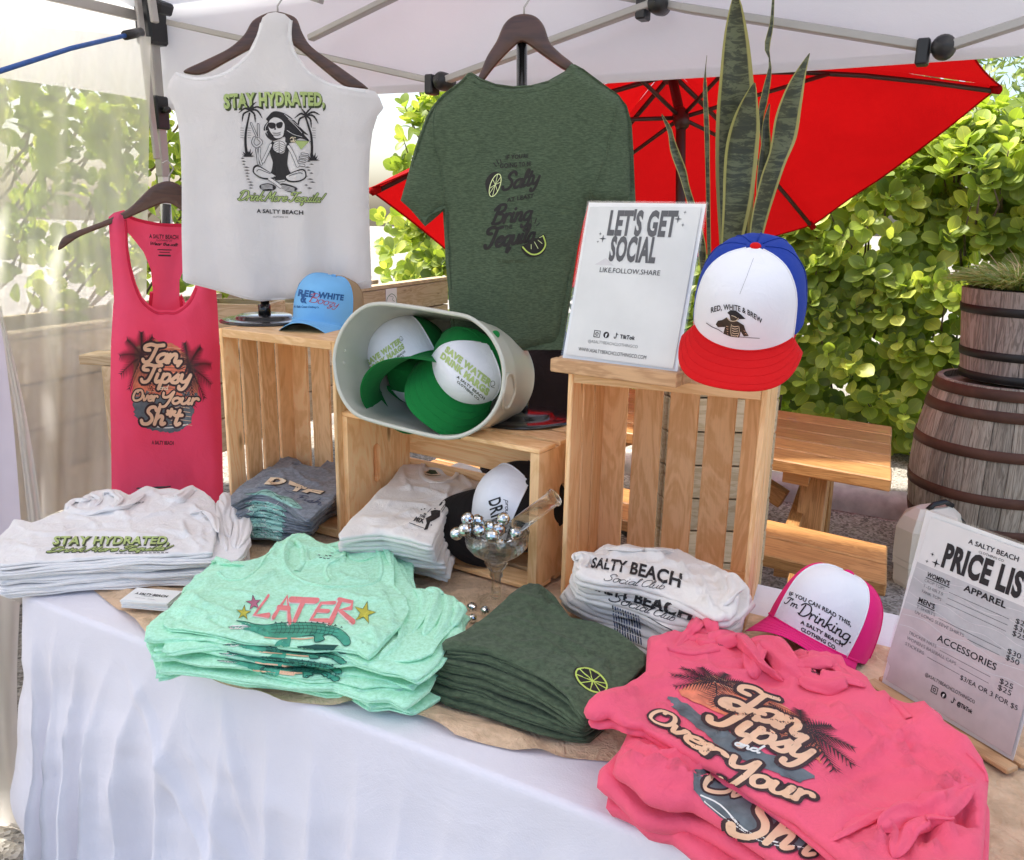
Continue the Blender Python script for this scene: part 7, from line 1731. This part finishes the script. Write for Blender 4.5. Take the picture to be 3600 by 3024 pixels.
bone([(505, 640), (470, 560), (432, 470)], 28); bone([(525, 640), (522, 560), (520, 485)], 28); bone([(470, 650), (450, 710), (490, 760), (540, 740), (560, 700), (520, 660)], 36)
bone([(900, 760), (950, 850), (1010, 1000)], 44); bone([(1060, 850), (1130, 860)], 30); bone([(1040, 890), (1125, 905)], 30); bone([(1035, 930), (1100, 945)], 30); bone([(1010, 985), (1085, 995)], 34)
for P_ in ([(450, 1040), (470, 1000), (520, 990), (620, 1050), (740, 1120), (760, 1150), (640, 1170), (540, 1150), (460, 1090)], [(1110, 1070), (1080, 1040), (1020, 1045), (900, 1100), (850, 1140), (900, 1200), (1020, 1200), (1110, 1150)]):
    a.poly(catmull(P_, 4, True), ink); a.up(); c0 = (sum(p[0] for p in P_) / len(P_), sum(p[1] for p in P_) / len(P_)); a.poly(catmull([(c0[0] + (p[0] - c0[0]) * .86, c0[1] + (p[1] - c0[1]) * .76) for p in P_], 4, True), paper); a.up(); a.stroke([(c0[0] + (p[0] - c0[0]) * .6, c0[1] + (p[1] - c0[1]) * .4) for p in P_[:5]], 8, ink); a.layer -= 2
a.poly([(690, 1100), (920, 1100), (880, 1180), (740, 1180)], ink); bone([(660, 1160), (740, 1210), (800, 1260)], 46); bone([(850, 1180), (780, 1190)], 30)
a.poly(catmull([(540, 1240), (640, 1215), (740, 1250), (720, 1300), (600, 1310), (545, 1280)], 3, True), ink); a.poly(catmull([(790, 1240), (830, 1215), (960, 1250), (1010, 1290), (930, 1330), (830, 1290)], 3, True), ink); a.up()
for k in range(4): a.stroke([(560, 1245 + k * 15), (640, 1235 + k * 15), (700, 1250 + k * 12)], 7, paper); a.stroke([(815, 1240 + k * 14), (900, 1258 + k * 16), (970, 1280 + k * 12)], 7, paper)
a.layer -= 1
a.poly([(960, 680), (1155, 690), (1090, 760), (1050, 800), (1015, 750)], MT['lime']); a.disc(955, 672, 42, 42, MT['cream_ink']); a.up(); a.stroke([(955 + 40 * math.cos(t * .5), 672 + 40 * math.sin(t * .5)) for t in range(14)], 4, MT['olive']); a.stroke([(980, 690), (1155, 692), (1150, 710)], 5, ink); a.layer -= 1
a.quad('J', (235, 1290), (1350, 1330), (1350, 1470), (235, 1440)); outlined(a, 'Drink More Tequila!', .02, .12, .78, .94, .012, MT['lime'], MT['olive'], .014, asp=.15, shear=.45)
a.quad('J', (500, 1530), (1080, 1550), (1080, 1610), (500, 1585)); a.text('A SALTY BEACH', 0, .1, .85, 1, ink, .03); a.quad('J', (705, 1620), (900, 1625), (900, 1645), (705, 1642)); a.text('CLOTHING CO.', 0, .1, .85, 1, ink, .01)
a.build('print', wt)

# dark green shirt
a = Art([gs], 20); dk = MT['darkgreenink']
def T4(s, tl, tr, br_, bl, **k): a.quad('Q', tl, tr, br_, bl); a.text(s, 0, .05, .9, 1, dk, **k)
T4("IF YOU'RE", (500, 175), (815, 155), (812, 215), (500, 245), bold=.03); T4('GOING TO BE', (420, 290), (850, 262), (848, 325), (420, 365), bold=.03); T4('AT LEAST', (520, 765), (895, 700), (885, 765), (518, 828), bold=.03); T4('THE', (485, 1145), (595, 1130), (592, 1195), (487, 1210), bold=.02)
a.quad('Q', (420, 430), (960, 350), (960, 600), (430, 700)); a.script('Salty', .03, .12,   .85, .95, .072, dk, asp=.5, shear=.3)
a.quad('Q', (300, 880), (860, 830), (850, 1090), (290, 1160)); a.script('Bring', .0, .10, .9, .98, .072, dk, asp=.5, shear=.3)
a.quad('Q', (200, 1200), (900, 1130), (900, 1370), (200, 1480)); a.script('Tequila', .0, .05, .95, .98, .062, dk, asp=.38, shear=.3)
a.quad('Q', (395, 1615), (785, 1620), (785, 1665), (395, 1665)); a.text('A SALTY BEACH', 0, .1, .8, 1, MT['olive'], .0)
a.px('Q')
for p in ([(335, 290), (375, 335)], [(375, 245), (405, 305)], [(428, 240), (438, 285)], [(850, 1030), (855, 1105)], [(925, 1050), (900, 1120)], [(965, 1115), (925, 1155)]): a.stroke(p, 13, dk, False)
a.poly(catmull([(395, 415), (330, 415), (260, 470), (220, 560), (240, 670), (300, 755), (350, 740), (400, 640), (430, 540), (420, 450)], 4, True), dk); a.up()
lc, lr = (355, 595), (70, 160)
EL = [(355 + 88 * math.cos(t) * .9 + 18 * -math.sin(t), 595 - 155 * math.sin(t)) for t in [2 * math.pi * k / 22 for k in range(22)]]
EL = [(355 + 68 * math.cos(t) + 45 * math.sin(t), 595 - 155 * math.sin(t)) for t in [2 * math.pi * k / 22 for k in range(22)]]
a.stroke(EL, 11, MT['limeedge'], closed=True)
for k in range(8): e = EL[(k * 22 // 8 + 1) % 22]; a.stroke([(358, 585), e], 7, MT['limeedge'], False)
a.layer -= 1
a.poly(catmull([(715, 1440), (850, 1370), (950, 1310), (1030, 1270), (1062, 1380), (1040, 1500), (960, 1565), (850, 1585), (760, 1540)], 4, True), dk); a.up()
a.stroke([(735, 1445), (790, 1505), (860, 1545), (940, 1540), (1010, 1490), (1048, 1400), (1015, 1290)], 20, MT['limebright']); a.stroke([(965, 1315), (1015, 1290)], 7, MT['limeedge'])
for p in ([(850, 1410), (850, 1470)], [(895, 1375), (945, 1465)], [(945, 1350), (1000, 1395)]): a.stroke(p, 8, MT['limeedge'], False)
a.build('print', gs)

# Tan, Tipsy print (artboard 0..1 x 0..1); used on the pink tank tops
def tan_art(a, lower=True, fine=1.0):
    sky_, sea, ink_, pe = MT['sunset'], MT['slate'], MT['maroon'], MT['peach']; rnd = random.Random(3)
    def rag(P_, am=.018):
        Q = catmull(P_, 7, True); return [(x + rnd.uniform(-am, am), y + rnd.uniform(-am, am)) for x, y in Q]
    a.poly(rag([(.08, .92), (.30, .98), (.55, .95), (.80, .84), (.92, .62), (.97, .46), (.90, .40), (.5, .42), (.05, .42), (.02, .62), (.04, .80)]), sky_); a.up()
    for k in range(16): y = .46 + .03 * k; x0 = .06 + rnd.uniform(0, .2); a.stroke([(x0, y), (x0 + .35, y + .012), (.9 - rnd.uniform(0, .2), y - .004)], .004, ink_ if k % 3 else pe)
    a.layer -= 1
    if lower: a.poly(rag([(.03, .46), (.5, .44), (.93, .46), (.90, .30), (.86, .16), (.70, .06), (.45, .04), (.20, .08), (.06, .18), (.02, .32)]), sea)
    else: a.poly(rag([(.03, .34), (.3, .30), (.6, .24), (.93, .26), (.90, .16), (.6, .08), (.35, .14), (.06, .24)]), sea)
    a.up()
    if lower:
        for k in range(7): y = .12 + .045 * k; a.stroke([(.55 + .02 * k, y), (.70, y + .010), (.88 - .01 * k, y)], .006, pe)
        a.stroke([(.35, .095), (.5, .085), (.65, .10), (.82, .13)], .012, MT['inkwhite'])
    palm(a, .82, .72, .34, ink_, (60, 100, 140, 20, -15, -45, -75, -100), .25, .20, 1, 13)
    palm(a, .14, .82, .33, ink_, (60, 90, 130, 165, 200, 235, 20, -60), .25, .21, 1, 13)
    a.stroke([(.80, .72), (.74, .60), (.66, .48)], .03, ink_); a.up(); return pe, ink_
a = Art([ptk], 18); a.quad('P', (85, 150), (1010, 165), (990, 1450), (95, 1420)); pe, ink_ = tan_art(a)
outlined(a, 'Tan,', .14, .765, .17, .60, .050, pe, ink_, .060, asp=1.35); outlined(a, 'Tipsy', .12, .56, .17, .72, .048, pe, ink_, .060, asp=1.35); outlined(a, 'Over', .0, .365, .11, .36, .030, pe, ink_, .035, asp=1.35); outlined(a, 'Your', .40, .345, .12, .55, .038, pe, ink_, .04, asp=1.35)
outlined(a, 'Sh*t', .12, .12, .18, .58, .050, pe, ink_, .060, asp=1.35); a.up(); a.script('and', .40, .485, .05, .12, .010, MT['cream_ink'], asp=1.35)
a.build('print', ptk)
a = Art([ptk], 14); a.quad('P', (350, 1490), (640, 1500), (640, 1560), (350, 1550)); a.text('A SALTY BEACH', 0, .1, .8, 1, MT['ink'], .03); a.build('lettering', ptk)
a = Art([pbk], 14); a.quad('A', (842, 1320), (1005, 1325), (1005, 1352), (842, 1345)); a.text('A SALTY BEACH', 0, .1, .9, 1, MT['ink'], .02); a.quad('A', (880, 1350), (970, 1352), (970, 1362), (880, 1360)); a.text('CLOTHING CO', 0, 0, 1, 1, MT['ink'], .0)
a.quad('A', (845, 1362), (1000, 1372), (1000, 1388), (845, 1380)); a.script('Wear the salt', 0, 0, 1, 1, .02, MT['ink'], asp=.1); a.px('A'); a.stroke([(890, 1408), (965, 1410)], 5, MT['ink'], False); a.stroke([(900, 1422), (955, 1424)], 4, MT['ink'], False); a.stroke([(895, 1440), (960, 1442)], 8, MT['ink'], False); a.build('neck_print', ptk)

# white folded tank top
a = Art([W_[0]], 8, .0009); a.quad('M', (430, 548), (1405, 548), (1400, 620), (425, 625)); a.text('STAY HYDRATED,', .008, -.06, .95, .985, MT['olive'], .065, .02); a.up(); a.text('STAY HYDRATED,', .0, .08, .88, .985, MT['lime'], .03, .02); a.layer -= 1
a.quad('M', (400, 625), (1430, 612), (1400, 672), (345, 690)); outlined(a, 'Drink More Tequila!', .02, .10, .60, .94, .008, MT['lime'], MT['olive'], .012, asp=.07, shear=.35); a.px('M')
for x in range(950, 1360, 34): a.stroke([(x, 692 - (x - 950) * .012), (x + 20, 692 - (x - 950) * .012)], 5, MT['ink'], False)
for x in (1085, 1110, 1135, 1165): a.stroke([(x, 285 - (x - 1085) * .15), (x + 14, 283 - (x - 1085) * .15)], 5, MT['ink'], False)
a.build('print', W_[0])
# mint
a = Art([MI_[0]], 8, .0009)
def brush(s, tl, tr, br_, bl, strokes):
    a.quad('K', tl, tr, br_, bl)
    for m_, dx, dy, w_ in ((MT['inkwhite'], -.05, -.03, .20), (MT['coral'], 0, 0, .20)):
        for st in strokes: a.stroke([(x + dx, y + dy) for x, y in st], w_, m_, False)
        a.up()
    a.layer -= 2
brush('L', (740, 445), (815, 445), (805, 580), (700, 580), [[(.85, 1), (.1, .06), (1.0, .05)]])
brush('A', (860, 450), (945, 450), (945, 610), (820, 600), [[(.1, .1), (.75, 1), (.95, .0)], [(.25, .45), (.9, .42)]])
brush('T', (950, 455), (1120, 455), (1060, 610), (930, 610), [[(.0, .92), (1.0, .88)], [(.5, .9), (.3, .0)]])
brush('E', (1110, 480), (1225, 485), (1190, 615), (1060, 605), [[(1, .95), (.3, .9), (.1, .05), (.9, .06)], [(.2, .5), (.8, .5)]])
brush('R', (1230, 460), (1350, 470), (1350, 615), (1190, 615), [[(.3, .95), (.05, .0)], [(.2, .95), (.9, .85), (.85, .55), (.3, .45), (.95, .02)]])
a.px('K')
def star5(cx, cy, r_, m_, rot=0, e=MT['olive']):
    P_ = [(cx + (r_ if k % 2 == 0 else r_ * .36) * math.sin(rot + k * math.pi / 5), cy - (r_ if k % 2 == 0 else r_ * .36) * math.cos(rot + k * math.pi / 5)) for k in range(10)]; a.poly(P_, m_); a.up(); a.stroke(P_, 3, e, False, closed=True); a.layer -= 1
star5(1415, 555, 75, MT['mustard'], .25); star5(710, 492, 52, MT['mauve'], -.1, MT['maroon']); star5(645, 555, 50, MT['mustard'], .1)
def croc(f_, full=True):
    te_, dk_, pk_ = MT['teal'], MT['tealdark'], MT['peach']
    body = [(600, 605), (660, 612), (720, 628), (800, 632), (860, 622), (940, 618), (1020, 618), (1100, 622), (1180, 632), (1250, 655), (1300, 690), (1328, 730), (1318, 760), (1285, 765), (1250, 725), (1200, 690), (1150, 700), (1160, 725), (1120, 740), (1095, 738), (1090, 700), (1020, 705), (950, 712), (940, 765), (880, 775), (830, 772), (860, 735), (900, 715), (850, 712), (780, 705), (700, 672), (630, 655), (560, 652), (548, 645), (640, 640), (690, 640), (640, 625)]
    a.poly([f_(*p) for p in body], te_); a.poly([f_(*p) for p in [(548, 645), (580, 632), (660, 632), (690, 645), (620, 660), (560, 658)]], MT['inkwhite']); a.up()
    a.stroke([f_(*p) for p in body[:22]], 4, dk_); a.stroke([f_(*p) for p in [(548, 645), (620, 640), (690, 642)]], 3, dk_)
    for k in range(14): x = 850 + k * 28; a.stroke([f_(x, 622 + k * 1.0), f_(x + 10, 655 + k * .6), f_(x - 6, 690)], 3, dk_)
    for y in (640, 662, 684): a.stroke([f_(820, y), f_(950, y - 4), f_(1100, y - 2), f_(1250, y + 22)], 3, dk_)
    for k in range(12): x = 840 + k * 38; yy = 620 + max(0, x - 1100) ** 2 * .0012; a.tri(f_(x, yy), f_(x + 18, yy), f_(x + 9, yy - 9), dk_)
    a.stroke([f_(*p) for p in [(780, 712), (850, 720), (920, 718)]], 6, pk_); a.stroke([f_(*p) for p in [(950, 718), (1020, 722), (1085, 715)]], 8, pk_); a.layer -= 1
croc(lambda x, y: (x, y))
a.poly([(985, 765), (1100, 755), (1250, 760), (1220, 785), (1080, 800), (1000, 785)], MT['tealdark'])
a.build('print', MI_[0])
a = Art(withfolds(MI_[1:]), 7, .0009)
for dx, dy, sy in ((-20, 100, .42), (-30, 165, .4), (-55, 225, .45), (-70, 275, .4)):
    a.px('K'); croc(lambda x, y, dx=dx, dy=dy, sy=sy: (x + dx, 640 + dy + (y - 640) * sy + (x - 900) * .10 - 20)); a.up()
a.build('print', None)
a = Art([MI_[0]], 12); a.px('K')
for j in range(3):
    for k in range(5 - j): x = 1105 + k * 24 + j * 12; y = 160 + j * 20 + k * 3; a.stroke([(x, y), (x + 14, y + 6 * ((k + j) % 2))], 4, MT['ink'], False)
a.build('neck_print', MI_[0])
# green folded shirt: lime slice
a = Art([G_[0]], 8, .0009); a.px('H'); cxx, cyy = 1458, 775
EL = [(cxx + 82 * math.cos(t) + 22 * math.sin(t), cyy + 66 * math.sin(t) + 18 * math.cos(t)) for t in [2 * math.pi * k / 26 for k in range(26)]]
a.poly([(cxx - 8 + (x - cxx) * 1.08, cyy - 4 + (y - cyy) * 1.08) for x, y in EL], MT['ink']); a.up(); a.stroke(EL, 9, MT['limebright'], closed=True)
for k in range(9): e = EL[int(k * 26 / 9)]; a.stroke([(cxx + 8, cyy + 5), e], 5, MT['limebright'], False)
a.disc(cxx + 8, cyy + 5, 9, 7, MT['limebright']); a.build('print', G_[0])
# off-white tee chest print
a = Art([T_[0]], 6, .001); a.quad('Y', (765, 1045), (815, 1060), (805, 1165), (690, 1130)); a.text('IN', .55, .72, .24, .35, MT['ink'], .05); a.text('THE', .18, .40, .24, .66, MT['ink'], .05); a.text('MIX', .0, .08, .24, .8, MT['ink'], .05)
a.px('Y'); a.poly([(845, 1040), (880, 1030), (925, 1035), (920, 1085), (880, 1110), (840, 1130), (820, 1190), (790, 1195), (812, 1140), (805, 1100), (850, 1075)], MT['ink']); a.stroke([(935, 1050), (965, 1000), (1005, 960), (1000, 950), (960, 985), (930, 1030)], 4, MT['ink']); a.stroke([(820, 1050), (850, 1020)], 4, MT['ink']); a.stroke([(670, 1135), (790, 1180)], 4, MT['ink'], False)
for x, y in ((770, 1028), (795, 1022), (880, 1020), (850, 1155)): a.disc(x, y, 7, 5, MT['ink'], 6)
a.build('print', T_[0])
a = Art([T_[0]], 6, .001); a.px('Y'); a.poly([(770, 725), (835, 700), (890, 700), (935, 745), (900, 755), (850, 760), (790, 745)], MT['cream_ink']); a.up(); a.poly([(800, 725), (840, 702), (885, 706), (905, 735), (850, 742)], MT['olive']); a.stroke([(780, 735), (850, 752), (925, 748)], 5, MT['olive']); a.build('neck_label', T_[0])
# blue-grey shirt
a = Art([B_[0]], 5, .0011)
for s, qd in (('D', ((890, 670), (1145, 680), (1110, 785), (790, 775))), ('T', ((1170, 715), (1440, 830), (1330, 890), (1120, 860))), ('F', ((1440, 840), (1700, 880), (1590, 960), (1340, 880)))):
    a.quad('X', *qd); a.text(s, .06, .04, .9, .95, MT['ink'], .10); a.up(); a.text(s, .0, .08, .88, .95, MT['cream_ink'], .07); a.layer -= 1
a.quad('X', (1290, 920), (1720, 1010), (1640, 1100), (1270, 990)); a.script('Fish', .0, .1, .9, .95, .025, MT['navyink'], asp=.3)
a.px('X'); a.stroke([(700, 820), (820, 830), (950, 812), (1040, 828)], 6, MT['navyink']); a.stroke([(1080, 820), (1120, 870), (1230, 915)], 6, MT['navyink'])
a.poly(catmull([(510, 925), (650, 900), (800, 850), (900, 872), (1000, 930), (1140, 960), (1250, 1020), (1340, 1110), (1350, 1135), (1240, 1120), (1120, 1060), (1000, 1005), (900, 960), (780, 925), (640, 925)], 3, True), MT['tealpale']); a.up()
for p in ([(500, 915), (640, 905), (800, 880), (980, 900)], [(640, 1000), (670, 930), (740, 900)], [(830, 900), (900, 890), (960, 940), (1060, 1000)], [(970, 950), (1080, 960), (1110, 1020)], [(1100, 975), (1200, 990), (1290, 1080)], [(1180, 1060), (1300, 1110)]): a.stroke(p, 6, MT['tealdark'])
a.build('print', B_[0])
a = Art(withfolds(B_[1:]), 6, .001)
for i in (1, 2, 3, 4, 5, 6, 7):
    a.px('X'); y0 = 960 + i * 78; rnd = random.Random(i)
    a.poly([(490 + i * 10, y0 + 10), (640, y0 - 30), (850, y0 - 10), (1050, y0 + 60), (1150 - i * 12, y0 + 130), (1000, y0 + 110), (800, y0 + 50), (600, y0 + 45)], MT['tealpale']); a.up()
    for k in range(9): x = 560 + k * 62; a.stroke([(x, y0 + rnd.uniform(0, 60)), (x + 40, y0 - 15 + k * 9), (x + 80, y0 + rnd.uniform(0, 90))], 5, MT['tealdark'] if k % 3 else MT['inkwhite'])
    a.layer -= 1
a.build('print', None)
# salty beach tees
for o_, dy, cut in ((S_[0], 0, 0), (None, 0, 1)):
    a = Art([o_] if o_ else withfolds(S_[1:]), 7, .001)
    if not cut: a.quad('b', (440, 570), (1170, 690), (1130, 900), (400, 720)); a.warp(lambda x, y: (x, y + .12 * (1 - (2 * x - 1) ** 2))); a.text('SALTY BEACH', .0, .22, .55, 1.0, MT['ink'], .03); a.quad('b', (520, 720), (1010, 800), (1000, 870), (510, 795)); a.script('Social Club', .0, .05, .8, 1.0, .012, MT['ink'], asp=.2, shear=.4)
    else: a.quad('b', (450, 780), (1270, 1000), (1210, 1170), (430, 900)); a.text('SALTY BEACH', .0, .3, .62, 1.0, MT['ink'], .045); a.quad('b', (560, 870), (1100, 1070), (1080, 1130), (545, 960)); a.script('Social Club', .0, .1, .9, 1.0, .014, MT['ink'], asp=.2, shear=.4)
    a.build('print', o_)
a = Art(withfolds(S_[1:]), 7, .001); a.px('b')
for j in range(4):
    for k in range(11): x = 590 + k * 21 + j * 6; y = 1000 + k * 8 + j * 62; a.stroke([(x, y), (x + 8, y + 46)], 9, MT['navyink'] if (k + j) % 4 else MT['ink'], False)
a.stroke([(700, 975), (760, 965), (820, 985), (860, 1030)], 8, MT['greyink']); a.stroke([(880, 1090), (980, 1150), (1080, 1200)], 6, MT['ink'])
a.build('print', None)
# pink pile
a = Art([K_[0]], 11, .001); a.quad('L', (640, 370), (1280, 640), (1180, 1090), (300, 600)); pe, ink_ = tan_art(a, False)
a.quad('L', (780, 440), (1180, 600), (1150, 740), (720, 560)); outlined(a, 'Tan,', .0, .02, .98, 1.0, .085, pe, ink_, .095, asp=.55)
a.quad('L', (690, 500), (1190, 720), (1130, 850), (620, 640)); outlined(a, 'Tipsy', .0, .06, .92, 1.0, .075, pe, ink_, .085, asp=.5)
a.quad('L', (370, 555), (730, 730), (690, 830), (330, 610)); outlined(a, 'Over', .0, -.1, 1.0, 1.0, .075, pe, ink_, .095, asp=.5)
a.quad('L', (720, 790), (1170, 950), (1140, 1060), (700, 900)); outlined(a, 'Your', .0, .0, 1.05, 1.0, .078, pe, ink_, .095, asp=.5)
a.quad('L', (770, 725), (900, 760), (890, 800), (765, 760)); a.up(); a.up(); a.script('and', .0, .1, .9, 1.0, .08, MT['inkwhite'], asp=.35)
a.build('print', K_[0])
a = Art([K_[0]], 12); a.quad('L', (655, 205), (820, 215), (810, 235), (660, 225)); a.text('A SALTY BEACH', 0, .0, .9, 1, MT['ink'], .03); a.quad('L', (685, 232), (775, 238), (775, 250), (690, 246)); a.text('CLOTHING CO', 0, .0, .9, 1, MT['ink'], .02); a.quad('L', (1165, 355), (1215, 375), (1210, 400), (1162, 380)); a.text('SAL', 0, .0, .9, 1, MT['ink'], .03); a.build('neck_print', K_[0])
a = Art(withfolds(K2), 11, .001); a.px('L'); a.poly([(560, 880), (640, 870), (760, 920), (900, 1010), (1080, 1130), (1270, 1290), (1150, 1290), (1040, 1290), (920, 1240), (800, 1180), (700, 1120), (620, 1050), (565, 980)], MT['slate']); a.up()
a.quad('L', (600, 870), (850, 950), (800, 1030), (600, 980)); outlined(a, 'Ov', .0, .0, 1.0, 1.0, .10, pe, ink_, .1, asp=.4)
a.quad('L', (800, 985), (1260, 1190), (1180, 1330), (730, 1190)); outlined(a, 'Sh t', .0, .0, 1.0, .95, .085, pe, ink_, .08, asp=.55)
a.px('L'); a.stroke([(600, 1010), (700, 1060), (820, 1180), (950, 1240), (1100, 1275), (1240, 1285)], 8, MT['inkwhite']); a.stroke([(620, 1040), (760, 1150), (900, 1240), (1050, 1280)], 5, MT['inkwhite']); a.build('print', None)
